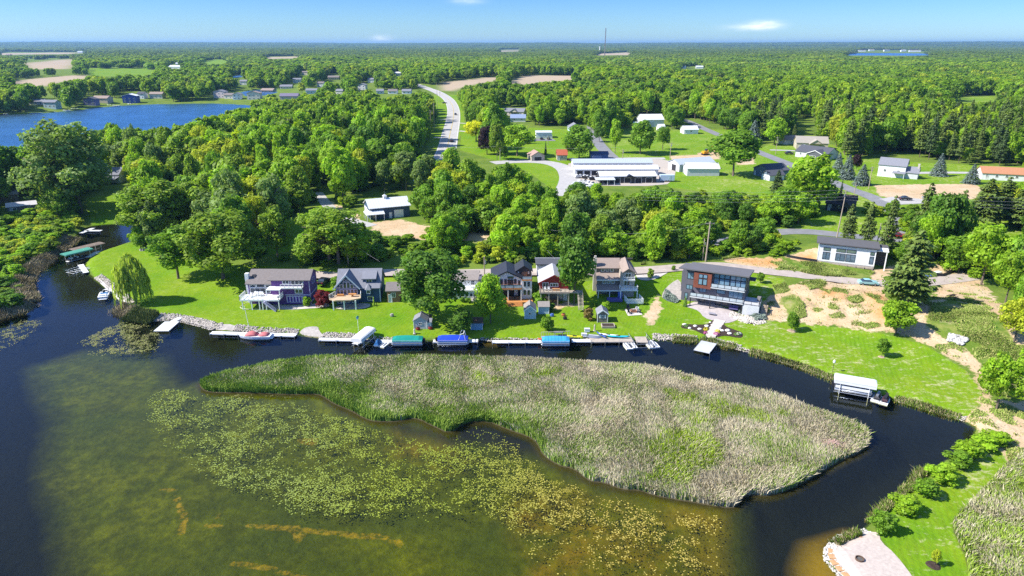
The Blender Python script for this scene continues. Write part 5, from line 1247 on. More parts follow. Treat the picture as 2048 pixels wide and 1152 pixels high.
class Bld:
    def __init__(s, name, label, px, py, rot=0.0, zoom=None, cat='house', group=None, dz=0.0, loc=None):
        p = g1(px, py) if loc is None else loc
        s.o = thing(name, label, cat, (p.x, p.y, p.z + dz), R(rot), group)
        s.dep = p.y * CP - (p.z - CAM_H) * SP
        dl = math.atan2(CAM_H - p.z, math.hypot(p.x, p.y)); s.tan = math.tan(dl)
        s.kx = s.dep / F / math.cos(R(rot)); s.kz = s.dep / F / math.cos(dl) * .985
        s.z = zoom                        # (zx0, zy0, scale): zoom coordinates of the local origin
        s.wall = MB(); s.wmats = []
    def X(s, zx): return (zx - s.z[0]) / s.z[2] * s.kx
    def Z(s, zy, d=0.0): return (s.z[1] - zy) / s.z[2] * s.kz - d * s.tan
    def part(s, name, mb, m, parent=None, smooth=False): return mb.build(name, m, parent or s.o, smooth=smooth)
    def body(s, x0, x1, y0, y1, z0, z1, m, name='wall'):
        return s.part(name, MB().box(x0, x1, y0, y1, z0, z1), m)
    def gable(s, x0, x1, y0, y1, ze, rise, axis, mr, mw=None, oh=.35, th=.16, name='roof', trim=None):
        b = MB()
        if axis == 'x':
            ym = (y0 + y1) / 2; k = rise / (ym - y0); zo = ze - oh * k
            b.slab([(x0 - oh, y0 - oh, zo + th), (x1 + oh, y0 - oh, zo + th), (x1 + oh, ym, ze + rise + th), (x0 - oh, ym, ze + rise + th)], th)
            b.slab([(x0 - oh, ym, ze + rise + th + .003), (x1 + oh, ym, ze + rise + th + .003), (x1 + oh, y1 + oh, zo + th), (x0 - oh, y1 + oh, zo + th)], th)
            if mw:
                g = MB()
                for xx in (x0, x1 - .15): g.loft([[(xx, y0, ze), (xx, y1, ze), (xx, ym, ze + rise)], [(xx + .15, y0, ze), (xx + .15, y1, ze), (xx + .15, ym, ze + rise)]])
                s.part('gable_wall', g, mw)
        else:
            xm = (x0 + x1) / 2; k = rise / (xm - x0); zo = ze - oh * k
            b.slab([(x0 - oh, y0 - oh, zo + th), (xm, y0 - oh, ze + rise + th), (xm, y1 + oh, ze + rise + th), (x0 - oh, y1 + oh, zo + th)], th)
            b.slab([(xm, y0 - oh, ze + rise + th + .003), (x1 + oh, y0 - oh, zo + th), (x1 + oh, y1 + oh, zo + th), (xm, y1 + oh, ze + rise + th + .003)], th)
            if mw:
                g = MB()
                for yy in (y0, y1 - .15): g.loft([[(x0, yy, ze), (x1, yy, ze), (xm, yy, ze + rise)], [(x0, yy + .15, ze), (x1, yy + .15, ze), (xm, yy + .15, ze + rise)]])
                s.part('gable_wall', g, mw)
            if trim:
                t_ = MB()
                for sg in (-1, 1):
                    xe = x0 - oh if sg < 0 else x1 + oh
                    t_.slab([(min(xe, xm), y0 - oh - .06, (zo if sg < 0 else ze + rise) + th), (max(xe, xm), y0 - oh - .06, (ze + rise if sg < 0 else zo) + th), (max(xe, xm), y0 - oh - .004, (ze + rise if sg < 0 else zo) + th), (min(xe, xm), y0 - oh - .004, (zo if sg < 0 else ze + rise) + th)], .3)
                s.part('roof_trim', t_, trim)
        return s.part(name, b, mr)
    def shed_roof(s, x0, x1, y0, y1, z0, z1, m, th=.2, name='roof'):
        return s.part(name, MB().slab([(x0, y0, z0), (x1, y0, z0), (x1, y1, z1), (x0, y1, z1)], th), m)
    def win(s, face, at, u, z, w, h, fm=None, gm=None, mx=1, mz=1, fr=.1, name='window', sub='pane'):
        """face F/R/L at plane `at`; u, z lower left corner; mx, mz panes across and up"""
        def pt(a, dpt, c):
            return {'F': (a, at - dpt, c), 'R': (at + dpt, a, c), 'L': (at - dpt, a, c), 'B': (a, at + dpt, c)}[face]
        def bx(b, a0, a1, d0, d1, c0, c1):
            p, q = pt(a0, d0, c0), pt(a1, d1, c1)
            b.box(min(p[0], q[0]), max(p[0], q[0]), min(p[1], q[1]), max(p[1], q[1]), c0, c1)
        f = MB()
        bx(f, u, u + w, 0, .08, z, z + fr); bx(f, u, u + w, 0, .08, z + h - fr, z + h); bx(f, u, u + fr, 0, .08, z + fr, z + h - fr); bx(f, u + w - fr, u + w, 0, .08, z + fr, z + h - fr)
        for i in range(1, mx): c = u + w * i / mx; bx(f, c - fr * .35, c + fr * .35, 0, .07, z + fr, z + h - fr)
        for i in range(1, mz): c = z + h * i / mz; bx(f, u + fr, u + w - fr, 0, .065, c - fr * .3, c + fr * .3)
        o = s.part(name, f, fm or M_WHITE)
        g = MB(); bx(g, u + fr, u + w - fr, 0, .03, z + fr, z + h - fr)
        s.part(sub, g, gm or M_GLASS, o)
        return o
    def rail(s, pts, z, h, m, step=.9, fill=None, name='railing'):
        b = MB()
        for (a, c) in zip(pts[:-1], pts[1:]):
            a, c = Vector((*a, z)), Vector((*c, z)); L = (c - a).length; n = max(1, int(L / step))
            up = Vector((0, 0, h))
            b.bar(a + up, c + up, .09, .08); b.bar(a + up * .12, c + up * .12, .05)
            for i in range(n + 1): q = a.lerp(c, i / n); b.bar(q, q + up, .08)
            if not fill:
                k = int(L / .24)
                for i in range(k): q = a.lerp(c, (i + .5) / k); b.bar(q + up * .12, q + up, .035)
        o = s.part(name, b, m)
        if fill:
            g = MB()
            for (a, c) in zip(pts[:-1], pts[1:]): a, c = Vector((*a, z)), Vector((*c, z)); g.bar(a + Vector((0, 0, h * .55)), c + Vector((0, 0, h * .55)), .02, h * .75)
            s.part('railing_panel', g, fill, o)
        return o
    def deck(s, x0, x1, y0, y1, z, m, posts=None, pm=None, th=.28, zb=-.6, name='deck'):
        o = s.part(name, MB().box(x0, x1, y0, y1, z - th, z), m)
        for (px, py) in posts or (): s.part('deck_post', MB().box(px - .1, px + .1, py - .1, py + .1, zb, z - th), pm or M_WHITE)
        return o
    def steps(s, x0, x1, ya, za, yb, zb, n, m, name='steps'):
        b = MB()
        for i in range(n):
            t = i / n; b.box(x0, x1, ya + (yb - ya) * (t + 1 / n), ya + (yb - ya) * t, min(zb, za) - .4, za + (zb - za) * (i + .5) / n)
        return s.part(name, b, m)
def chair(x, y, z, rz, m, label, group, sc=1.0):
    t = thing('deck_chair', label, 'chair', (x, y, z), rz, group); t.scale = (sc,) * 3
    MB().slab([(-.32, -.35, .40), (.32, -.35, .40), (.28, .3, .32), (-.28, .3, .32)], .05).build('seat', m, t)
    MB().loft([[(-.3, .22, .32), (.3, .22, .32), (.3, .27, .32), (-.3, .27, .32)], [(-.25, .5, 1.0), (.25, .5, 1.0), (.25, .55, 1.0), (-.25, .55, 1.0)]]).build('backrest', m, t)
    for sg in (-1, 1):
        MB().box(.33 * sg - .06, .33 * sg + .06, -.4, .35, .56, .6).build('armrest', m, t)
        MB().box(.33 * sg - .04, .33 * sg + .04, -.38, -.3, 0, .56).build('leg', m, t); MB().box(.33 * sg - .04, .33 * sg + .04, .25, .33, 0, .56).build('leg', m, t)
    return t
def local(b, x, y, z): return b.o.matrix_world @ Vector((x, y, z)) if False else (Matrix.Translation(b.o.location) @ Matrix.Rotation(b.o.rotation_euler.z, 4, 'Z') @ Vector((x, y, z)))
# ------------------------------------------------------------------ the lakefront row
P_PUR = paint('purple_siding', (.115, .05, .20)); P_LILAC = paint('lilac_trim', (.50, .46, .60)); P_NAVY = paint('navy_siding', (.035, .075, .155)); P_WHT = paint('white_siding', (.74, .75, .77)); P_RED = paint('red_siding', (.27, .028, .025))
P_TAUPE = paint('taupe_siding', (.19, .165, .145)); P_GREY = paint('slate_siding', (.125, .12, .145)); P_REDWD = mat('red_cedar_panel', (.23, .075, .048), .6, .2, 1.2, .2, stripe=(2, .3, .5)); P_CHAR = paint('charcoal_siding', (.05, .05, .055)); P_CREAM = paint('cream_siding', (.62, .58, .50))
P_BLUE = paint('sky_blue_siding', (.20, .36, .52)); P_BARN = paint('dark_blue_steel', (.045, .085, .15)); P_GRYW = paint('grey_white_siding', (.55, .56, .58)); P_PALE = paint('pale_blue_siding', (.42, .53, .60)); P_TAN = paint('tan_siding', (.46, .40, .32))
# purple house
b = Bld('purple_house', 'three level purple house with a grey shingle roof and a white corner deck', 480 + 205 / 10.47, 520 + 935 / 10.47, 0, (205, 935, 10.47))
xa, xb, xc = b.X(205), b.X(705), b.X(1495)
ze = b.Z(405); zl = b.Z(490)
b.body(xb, xc, 0, 6.2, -1.2, ze, P_PUR); b.body(xa, xb - .01, .4, 9.4, -1.2, zl, P_PUR)
b.gable(xb - .2, xc, 0, 6.2, ze, 1.5, 'x', M_SHING, P_PUR, .4)
r_ = MB(); k = .42
r_.slab([(xa - .5, -.1, zl - .05), (xb + .1, -.1, zl - .05), (xb + .1, 5.0, zl - .05 + 5.1 * k), (xa - .5, 5.0, zl - .05 + 5.1 * k)], .18)
r_.slab([(xa - .5, 5.0, zl + 5.1 * k - .045), (xb + 2.2, 5.0, zl + 5.1 * k - .045), (xb + 2.2, 9.8, zl + .3), (xa - .5, 9.8, zl + .3)], .18)
b.part('roof', r_, M_SHING)
g = MB(); g.loft([[(xa, .4, zl), (xa, 9.4, zl), (xa, 5.0, zl + 5.0 * k)], [(xa + .15, .4, zl), (xa + .15, 9.4, zl), (xa + .15, 5.0, zl + 5.0 * k)]]); b.part('gable_wall', g, P_PUR)
b.part('chimney', MB().box(xa - .9, xa - .05, 1.4, 2.4, -1, b.Z(265, 2)), M_WHITE); b.part('skylight', MB().slab([(xa + .5, 2.0, zl + 1.02), (xa + 1.4, 2.0, zl + 1.02), (xa + 1.4, 2.9, zl + 1.40), (xa + .5, 2.9, zl + 1.40)], .1), M_BLACK)
for zx0, zx1, zy0, zy1 in ((940, 1085, 500, 402), (1115, 1375, 515, 405), (1180, 1345, 695, 605)):
    b.win('F', 0, b.X(zx0), b.Z(zy0), b.X(zx1) - b.X(zx0), b.Z(zy1) - b.Z(zy0), M_WHITE, M_GLASS, 3 if zx0 == 1115 else 2, fr=.14)
lw = b.win('F', .4, b.X(240), b.Z(700), b.X(660) - b.X(240), b.Z(590) - b.Z(700), M_WHITE, M_GLASS, 4)
for zx0, zx1, zt in ((240, 375, 520), (380, 560, 490), (568, 690, 520)): b.win('F', .4, b.X(zx0), b.Z(582), b.X(zx1) - b.X(zx0), b.Z(zt) - b.Z(582), M_WHITE, M_GLASS, 1, fr=.13)
lo = MB(); lo.box(b.X(990), b.X(1390), -.08, 0, b.Z(885), b.Z(750)); b.part('garage_panel', lo, P_LILAC)
for i in range(6): u = b.X(1015 + 63 * i); b.part('panel_slat', MB().box(u, u + .42, -.13, -.081, b.Z(870), b.Z(765)), paint('violet_panel', (.075, .03, .25)))
tr = MB(); tr.box(b.X(980), xc + .03, -.06, 0, b.Z(735), b.Z(715)); tr.box(xc, xc + .06, 0, 6.2, b.Z(735), b.Z(715)); tr.box(xc - .1, xc + .05, -.05, .1, -.8, ze); tr.box(xc, xc + .05, 0, 6.2, .55, .75); tr.box(xa - .08, xa + .1, .32, .45, -.5, zl); b.part('trim', tr, P_LILAC)
b.win('R', xc, 2.2, b.Z(600) + .4, 2.2, 1.5, P_LILAC, paint('purple_shade', (.09, .05, .16)), 3)
dz_ = b.Z(725, 0); D0 = -3.6
b.deck(xa - .8, b.X(940), D0, .4, dz_, M_WHITE, [(b.X(z_), D0 + .15) for z_ in (180, 370, 525, 590, 665, 925)], M_WHITE)
b.rail([(xa - .8, .3), (xa - .8, D0 + .05), (b.X(600), D0 + .05)], dz_, .95, M_WHITE); b.rail([(b.X(740), D0 + .05), (b.X(940) - .05, D0 + .05), (b.X(940) - .05, .2)], dz_, .95, M_WHITE)
b.deck(b.X(660), b.X(945), -2.4, -.02, b.Z(560, -.5), M_WHITE, [(b.X(665), -2.3), (b.X(930), -2.3)], M_WHITE, .22, dz_, 'porch_roof')
b.deck(b.X(930), b.X(1370), -1.3, -.02, b.Z(545, 0), M_WHITE, name='balcony', th=.2); b.rail([(b.X(930), -1.25), (b.X(1365), -1.25), (b.X(1365), -.1)], b.Z(545, 0), .85, M_WHITE)
st = MB()
for i in range(11):
    u = b.X(640) + i * .24; st.box(u, u + .30, D0 - 1.1, D0 - .02, dz_ - (i + 1) * dz_ / 12 - .06, dz_ - (i + 1) * dz_ / 12)
st.bar((b.X(640), D0 - 1.1, dz_ - .1), (b.X(640) + 2.8, D0 - 1.1, .05), .08, .25); st.bar((b.X(640), D0 - 1.1, dz_ + .85), (b.X(640) + 2.8, D0 - 1.1, .9), .07)
for i in range(8): t_ = i / 7; q = Vector((b.X(640), D0 - 1.1, dz_)).lerp(Vector((b.X(640) + 2.8, D0 - 1.1, .05)), t_); st.bar(q, q + Vector((0, 0, .85)), .05)
b.part('stairs', st, P_LILAC)
pur = b
for i, zx in enumerate((300, 365, 410, 470, 520)):
    chair(*local(b, b.X(zx), -.9 if i else -1.7, dz_), .1 * (i - 2), M_WHITE, ['white deck chair at the railing end of the purple house deck', 'white deck chair, second along the purple house deck', 'white deck chair in the middle of the row on the purple house deck', 'white deck chair, fourth along the purple house deck', 'white deck chair nearest the porch of the purple house'][i], 'white chairs on the purple house deck')
# blue gabled house
b = Bld('blue_gabled_house', 'dark blue house with a tall glazed gable and a wooden deck', 650 + 270 / 10.47, 520 + 905 / 10.47, 3, (270, 905, 10.47))
x0, xm, x1 = b.X(285), b.X(740), b.X(1160); ze = b.Z(580)
b.body(x0, x1, 0, 8.4, -1.2, ze, P_NAVY)
b.gable(x0, x1, 0, 8.4, ze, 3.3, 'x', M_SHINGG, P_NAVY, .3)
wl_, wr_ = b.X(255), b.X(735); wze = 4.25; wa = b.Z(330, -.8) - .1
b.body(wl_ + .1, wr_ - .1, -.8, -.01, -.8, wze, P_NAVY, 'front_wall')
wb = MB(); xm2 = (wl_ + wr_) / 2
wb.loft([[(wl_ + .1, -.8, wze), (wr_ - .1, -.8, wze), (xm2, -.8, wa)], [(wl_ + .1, -.62, wze), (wr_ - .1, -.62, wze), (xm2, -.62, wa)]]); b.part('gable_wall', wb, P_NAVY)
rf = MB(); kk = (wa - wze) / (xm2 - wl_)
for sg in (-1, 1):
    xe = xm2 + sg * (xm2 - wl_ + .35); ze_ = wze - .35 * kk
    p = [(xe, -1.2, ze_ + .25), (xm2, -1.2, wa + .26), (xm2, 4.2, wa + .26), (xe, .3, ze_ + .25)]
    if sg > 0: p = p[::-1]
    rf.slab(p, .2)
b.part('gable_roof', rf, M_SHINGG)
tb = MB()
for sg in (-1, 1): tb.bar((xm2 + sg * (xm2 - wl_ + .4), -1.27, wze - .3), (xm2, -1.27, wa + .22), .1, .3)
b.part('bargeboard', tb, paint('pale_blue_trim', (.45, .52, .62)))
nwin = 6
for i in range(nwin):
    u0 = wl_ + .3 + i * (wr_ - wl_ - .6) / nwin; u1 = u0 + (wr_ - wl_ - .6) / nwin
    b.win('F', -.8, u0, 2.55, u1 - u0, 1.25, P_LILAC, M_GLASS)
    uc = (u0 + u1) / 2; ht = min(1.6, max(.35, (wa - .25 - abs(uc - xm2) * kk - abs(u1 - u0) * .5 * kk) - 4.15))
    b.win('F', -.8, u0, 4.05, u1 - u0, ht, P_LILAC, M_GLASS)
    if 1 < i < 4: b.win('F', -.8, u0 + .1, 5.75, u1 - u0 - .2, .55, P_LILAC, M_GLASS)
dz_ = 2.45
dk = MB(); dk.slab([(b.X(165), -3.4, dz_), (b.X(300), -4.4, dz_), (b.X(620), -4.4, dz_), (b.X(800), -3.2, dz_), (b.X(770), -.85, dz_), (b.X(255), -.85, dz_)], .28); b.part('deck', dk, mat('tan_deck', (.52, .38, .25), .75, .15, 1.5, .2))
for zx in (250, 470, 700): b.part('deck_post', MB().box(b.X(zx) - .14, b.X(zx) + .14, -4.2, -3.92, -.7, dz_ - .28), M_WHITE)
b.rail([(b.X(255), -.9), (b.X(168), -3.3)], dz_, .95, M_WHITE); b.rail([(b.X(775), -.9), (b.X(800), -3.1)], dz_, .95, M_WHITE)
b.part('bench', MB().box(b.X(300), b.X(440), -1.9, -1.4, dz_ + .02, dz_ + .45), M_WOODDK); b.part('deck_table', MB().box(b.X(540), b.X(700), -2.5, -1.7, dz_ + .6, dz_ + .68).box(b.X(600), b.X(640), -2.2, -2, dz_, dz_ + .6), M_WOODDK)
dx0, dx1, dz0, dz1 = b.X(805), b.X(1065), b.Z(500, 1.0), b.Z(385, 1.0)
b.body(dx0, dx1, 1.0, 4.4, ze + .3, dz1, P_NAVY, 'dormer'); b.shed_roof(dx0 - .25, dx1 + .25, .6, 4.5, dz1 - .05, dz1 + 1.35, M_SHINGG, name='dormer_roof')
b.win('F', 1.0, b.X(870), dz0 + .15, b.X(1000) - b.X(870), dz1 - dz0 - .35, M_WHITE, M_GLASS, 2)
pr = MB(); pr.slab([(b.X(740), -.5, ze - .05), (b.X(1170), -.5, ze - .05), (b.X(1170), 1.3, ze + 1.2), (b.X(740), 1.3, ze + 1.2)], .16); b.part('porch_roof', pr, M_SHINGG)
by = b.X(930); bay = MB(); hw = .95
ring = lambda z, q=1.0: [(by - hw * q, -.01, z), (by - hw * .55 * q, -.8 * q, z), (by + hw * .55 * q, -.8 * q, z), (by + hw * q, -.01, z)]
bay.loft([ring(b.Z(740)), ring(b.Z(605))]); b.part('bay_window', bay, P_NAVY)
br = MB(); br.loft([ring(b.Z(605), 1.25), [(by + (p[0] - by) * .05, p[1] * .05 + .0, b.Z(500)) for p in ring(0)]]); b.part('bay_roof', br, M_SHINGG)
b.win('F', -.8, by - .5, b.Z(690), 1.0, b.Z(612) - b.Z(690), M_WHITE, M_GLASS); b.win('F', 0, b.X(890), b.Z(855), b.X(1000) - b.X(890), b.Z(765) - b.Z(855), M_WHITE, M_GLASS, 2)
b.part('corner_board', MB().box(x1 - .16, x1 + .06, -.06, .1, -.6, ze), paint('pale_blue_trim', (.45, .52, .62)))
for i in range(3): b.win('F', -.8, wl_ + .4 + i * 1.7, .35, 1.0, 1.3, M_WHITE, M_GLASS)
# white house with sunroom
b = Bld('white_sunroom_house', 'low white house with a roof terrace above a windowed sunroom', 860 + 420 / 9.31, 510 + 815 / 9.31, 0, (420, 815, 9.31))
x0, x1 = b.X(230), b.X(885); zt = b.Z(665)
b.body(x0, x1, 0, 2.4, -1, zt, P_WHT, 'sunroom'); b.deck(x0 - .2, x1 + .2, -.3, 2.6, zt + .22, M_WHITE, name='roof_terrace', th=.2)
for i in range(7): b.win('F', 0, b.X(350 + i * 78), b.Z(780), b.X(410) - b.X(350), b.Z(705) - b.Z(780), M_WHITE, M_GLASS)
b.win('F', 0, b.X(815), b.Z(815), b.X(862) - b.X(815), b.Z(705) - b.Z(815), M_WHITE, M_GLASS, name='door', sub='door_glass')
ux0, ux1 = b.X(570), b.X(893); ue = b.Z(455, 2.4)
b.body(b.X(180), ux1, 2.41, 8.2, -1, ue, P_WHT); b.gable(b.X(180), ux1, 2.41, 8.2, ue, 1.35, 'x', mat('taupe_shingles', (.27, .235, .215), .9, .13, 2, .1), P_WHT, .25)
b.win('F', 2.41, b.X(755), zt + .6, b.X(825) - b.X(755), 1.5, M_WHITE, M_GLASS, 2, 2); b.win('F', 2.41, b.X(630), zt + 1.1, .5, .5, M_WHITE, M_GLASS); b.win('F', 2.41, b.X(690), zt + 1.1, .5, .5, M_WHITE, M_GLASS)
b.rail([(x0, 2.3), (x0, -.2), (x1, -.2), (x1, 2.3)], zt + .22, .85, M_WHITE); b.part('side_wall', MB().box(b.X(900), b.X(960), 1.2, 5, -1, b.Z(440, 1.5)), P_GREY)
b.part('terrace_furniture', MB().box(b.X(760), b.X(840), .9, 1.7, zt + .22, zt + .9), M_WHITE); b.steps(b.X(770), b.X(865), -.02, .3, -1.6, -.3, 4, M_CONC)
for i in range(2): b.win('F', 2.41, b.X(250 + i * 150), zt + .5, 1.2, 1.3, M_WHITE, M_GLASS, 2)
# white and black farmhouse
b = Bld('farmhouse', 'white gabled house with black metal roofs and cedar decks', 860 + 1160 / 9.31, 510 + 825 / 9.31, 2, (1160, 825, 9.31))
x0, x1, x2 = b.X(1165), b.X(1705), b.X(1893); ze = b.Z(430); ap = b.Z(305)
M_BLKROOF = mat('black_standing_seam', (.035, .037, .048), .5, .08, .8, .3)
b.body(x0, x1, 0, 7.6, 2.35, ze, P_WHT); b.body(x0, x1, 1.2, 7.6, -1, 2.34, P_WHT, 'lower_wall')
b.gable(x0, x1, 0, 7.6, ze, ap - ze, 'y', M_BLKROOF, P_WHT, .35, trim=M_BLACK)
for zx0, zx1, zy0, zy1 in ((1205, 1248, 530, 455), (1310, 1358, 545, 452), (1385, 1432, 545, 452), (1565, 1612, 540, 452), (1640, 1685, 560, 475), (1445, 1553, 440, 400)):
    b.win('F', 0, b.X(zx0), b.Z(zy0), b.X(zx1) - b.X(zx0), b.Z(zy1) - b.Z(zy0), M_BLACK, M_GLASS, 1, fr=.07)
dd = b.win('F', 0, b.X(1445), b.Z(568), b.X(1553) - b.X(1445), b.Z(455) - b.Z(568), M_BLACK, M_GLASS, 2, fr=.1, name='terrace_door', sub='door_glass')
b.deck(b.X(1230), x1, -2.0, -.01, b.Z(578), M_WOODDK, [(b.X(1240), -1.85), (b.X(1450), -1.85), (b.X(1690), -1.85)], M_WHITE, name='upper_deck', th=.25)
b.rail([(b.X(1235), -.1), (b.X(1235), -1.95), (x1 - .05, -1.95), ], b.Z(578), .95, M_BLACK, 1.6, M_GLASSRAIL)
for u0, u1 in ((1330, 1440), (1470, 1570), (1640, 1690)): b.win('F', 1.2, b.X(u0), .35, b.X(u1) - b.X(u0), 1.9, M_BLACK, M_DARKIN, 2, name='patio_door', sub='door_glass')
b.deck(b.X(1350), x2 + .1, -3.0, 1.2, .32, M_WOODDK, name='lower_deck', th=.5); b.steps(b.X(1445), b.X(1710), -3.01, .32, -4.3, -.25, 4, M_WOODDK)
b.part('patio_table', MB().box(b.X(1510), b.X(1640), -1.2, -.3, 1.0, 1.07).box(b.X(1560), b.X(1590), -.85, -.65, .32, 1.0), M_BLACK)
for u in (1500, 1545, 1600, 1650): b.part('patio_chair', MB().box(b.X(u) - .22, b.X(u) + .22, -1.9, -1.5, .7, .76).box(b.X(u) - .22, b.X(u) + .22, -1.95, -1.88, .32, 1.2), M_BLACK)
wz = b.Z(482, -.6)
b.body(x1 + .01, x2, -.6, 7.6, -1, wz, P_WHT, 'wing_wall')
for zx0 in (1742, 1812):
    b.win('F', -.6, b.X(zx0), b.Z(590, -.6), b.X(42 + 1160), b.Z(505, -.6) - b.Z(590, -.6), M_BLACK, M_GLASS, 1, fr=.07); b.win('F', -.6, b.X(zx0), b.Z(745, -.6), b.X(42 + 1160), b.Z(660, -.6) - b.Z(745, -.6), M_BLACK, M_GLASS, 1, fr=.07)
b.deck(x1, x2 + .1, -.8, 2.4, wz + .16, M_WOODDK, name='roof_deck', th=.14); b.rail([(x1 + .1, -.7), (x2, -.7), (x2, 2.3)], wz + .16, .95, M_BLACK, 1.2, M_GLASSRAIL)
te = b.Z(280, 2.4) - .1; ta = b.Z(215, 1.8)
b.body(b.X(1620), x2, 2.41, 7.2, wz - .5, te, P_CHAR, 'tower_wall'); b.gable(b.X(1620), x2, 2.41, 7.2, te, ta - te, 'y', M_BLKROOF, P_CHAR, .4, name='tower_roof')
b.win('F', 2.41, b.X(1715), wz + .2, b.X(1815) - b.X(1715), te - wz - .5, M_WOOD, mat('wood_door', (.23, .16, .11), .7, .2, 1), 1, name='tower_door', sub='door_leaf')
for u in (1640, 1830): b.win('F', 2.41, b.X(u), wz + .7, .32, .6, M_WHITE, M_GLASS)
# red house
b = Bld('red_house', 'red cottage with a low grey roof and a weathered deck on posts', 1060 + 150 / 8.23, 500 + 858 / 8.23, 0, (150, 858, 8.23))
x0, x1 = b.X(155), b.X(625); ze = b.Z(528); ap = b.Z(410)
b.body(x0, x1, 0, 8.5, 2.9, ze, P_RED); b.body(x0 + .1, x1 - .1, .8, 8.5, -1, 2.89, mat('block_wall', (.20, .17, .15), .9, .2, 1.5), 'lower_wall')
b.gable(x0, x1, 0, 8.5, ze, ap - ze, 'y', mat('light_grey_roof', (.40, .40, .42), .7, .1, 1.2, .25), P_RED, .4, trim=P_RED)
b.win('F', 0, b.X(200), 3.35, b.X(300) - b.X(200), 1.7, M_WHITE, M_GLASS, 2, name='patio_door', sub='door_glass'); b.win('F', 0, b.X(320), b.Z(605), b.X(458) - b.X(320), b.Z(540) - b.Z(605), M_WHITE, M_GLASS, 3, fr=.14)
b.deck(x0 - .1, x1 + .1, -2.4, -.01, 3.3, M_GREYDK, [(b.X(u), -2.2) for u in (170, 300, 445, 620)], M_GREYDK); b.rail([(x0, -.1), (x0, -2.3), (x1, -2.3)], 3.3, .9, M_GREYDK)
for u in (240, 300): b.part('deck_chair', MB().box(b.X(u) - .25, b.X(u) + .25, -1.2, -.7, 3.65, 3.72).box(b.X(u) - .25, b.X(u) + .25, -.75, -.68, 3.3, 4.2), M_WHITE)
b.part('deck_bench', MB().box(b.X(360), b.X(480), -1.1, -.6, 3.32, 3.8), M_WOODDK)
b.win('F', .8, b.X(555), -.2, .9, 2.1, M_WHITE, P_GRYW, 1, name='door', sub='door_leaf'); b.win('F', .8, b.X(490), .7, .9, 1.1, M_WHITE, M_GLASS, 2)
for u in (330, 380, 420): b.part('stored_item', MB().box(b.X(u), b.X(u) + .5, -.6, .1, -.1, .8), M_WOOD)
stx = b.X(800); st = MB()
for i in range(13): st.box(stx - .5, stx + .6, -2.4 - i * .26, -2.1 - i * .26, 3.1 - i * .24, 3.16 - i * .24)
for u in (-.5, .6): st.bar((stx + u, -2.1, 3.1), (stx + u, -5.5, -.05), .08, .25); st.bar((stx + u, -2.1, 4.0), (stx + u, -5.5, .8), .08); [st.bar((stx + u, -2.1 - q * .85, 3.1 - q * .78), (stx + u, -2.1 - q * .85, 4.0 - q * .78), .08) for q in range(5)]
st.box(x1, stx + .6, -2.2, -.5, 3.1, 3.25); b.part('stairs', st, M_GREYDK)
bg = Bld('grey_garage', 'flat grey roofed garage behind the red house', 1060 + 110 / 8.23, 548, 0, cat='garage'); bg.body(0, 7.5, 0, 4.5, -.3, 2.6, P_GRYW); bg.shed_roof(-.3, 7.8, -.3, 4.8, 2.75, 2.85, M_SHINGD); bg.part('fascia', MB().box(-.35, 7.85, 4.8, 4.9, 2.6, 2.95), M_WHITE); bg.win('F', 0, .8, 0, 2.4, 2.1, M_WHITE, P_WHT, 1, 4, name='garage_door', sub='door_leaf')
# taupe three storey house
b = Bld('taupe_house', 'tall taupe three storey house with stepped brown roofs and white balconies', 1060 + 1110 / 8.23, 500 + 790 / 8.23, 0, (1110, 790, 8.23))
x0, x1, x2 = b.X(1110), b.X(1480), b.X(1712); z1, z2, z3, z4 = 2.05, 4.25, 5.35, 6.7
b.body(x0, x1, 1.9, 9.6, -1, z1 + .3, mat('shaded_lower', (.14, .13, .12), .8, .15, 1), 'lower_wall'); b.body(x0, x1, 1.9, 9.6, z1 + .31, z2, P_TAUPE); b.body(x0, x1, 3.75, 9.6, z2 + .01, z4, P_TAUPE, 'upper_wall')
b.shed_roof(x0 - .2, x1 + .05, -.2, 1.95, z1, z1 + .85, M_SHINGB, name='porch_roof'); b.shed_roof(x0 - .2, x1 + .1, 1.4, 3.8, z2 - .02, z3 + .1, M_SHINGB, name='skirt_roof')
b.part('fascia', MB().box(x0 - .2, x1 + .05, -.26, -.2, z1 - .22, z1 + .02).box(x0 - .2, x1 + .1, 1.33, 1.4, z2 - .24, z2), M_WHITE)
rf = MB(); rz = 8.3
rf.slab([(x0 - .3, 3.3, z4 - .1), (b.X(1510), 3.3, z4 - .1), (b.X(1510), 6.4, rz), (x0 - .3, 6.4, rz)], .18); rf.slab([(x0 - .3, 6.4, rz + .003), (x2 + .3, 6.4, rz + .003), (x2 + .3, 10, z4 - .2), (x0 - .3, 10, z4 - .2)], .18)
xc_ = b.X(1598)
rf.slab([(b.X(1490), -.1, z4 - .2), (xc_, -.1, z4 + .9), (xc_, 6.4, rz + .25), (b.X(1490), 6.4, rz - .5)], .18); rf.slab([(xc_, -.1, z4 + .902), (x2 + .35, -.1, z4 - .3), (x2 + .35, 9, z4 - .3), (xc_, 6.4, rz + .252)], .18); b.part('roof', rf, M_SHINGB)
P_LTAU = paint('light_taupe', (.42, .37, .32))
b.body(x1 + .01, x2, .6, 9.6, -1, z4 - .25, P_LTAU, 'bay_wall')
gw = MB(); gw.loft([[(x1 + .05, .6, z4 - .25), (x2, .6, z4 - .25), (xc_, .6, z4 + .75)], [(x1 + .05, .75, z4 - .25), (x2, .75, z4 - .25), (xc_, .75, z4 + .75)]]); b.part('gable_wall', gw, P_TAUPE)
for u in (1185, 1260, 1335): b.win('F', 3.75, b.X(u), z3 + .25, b.X(u + 55) - b.X(u), .85, M_WHITE, M_GLASS, 1, 2)
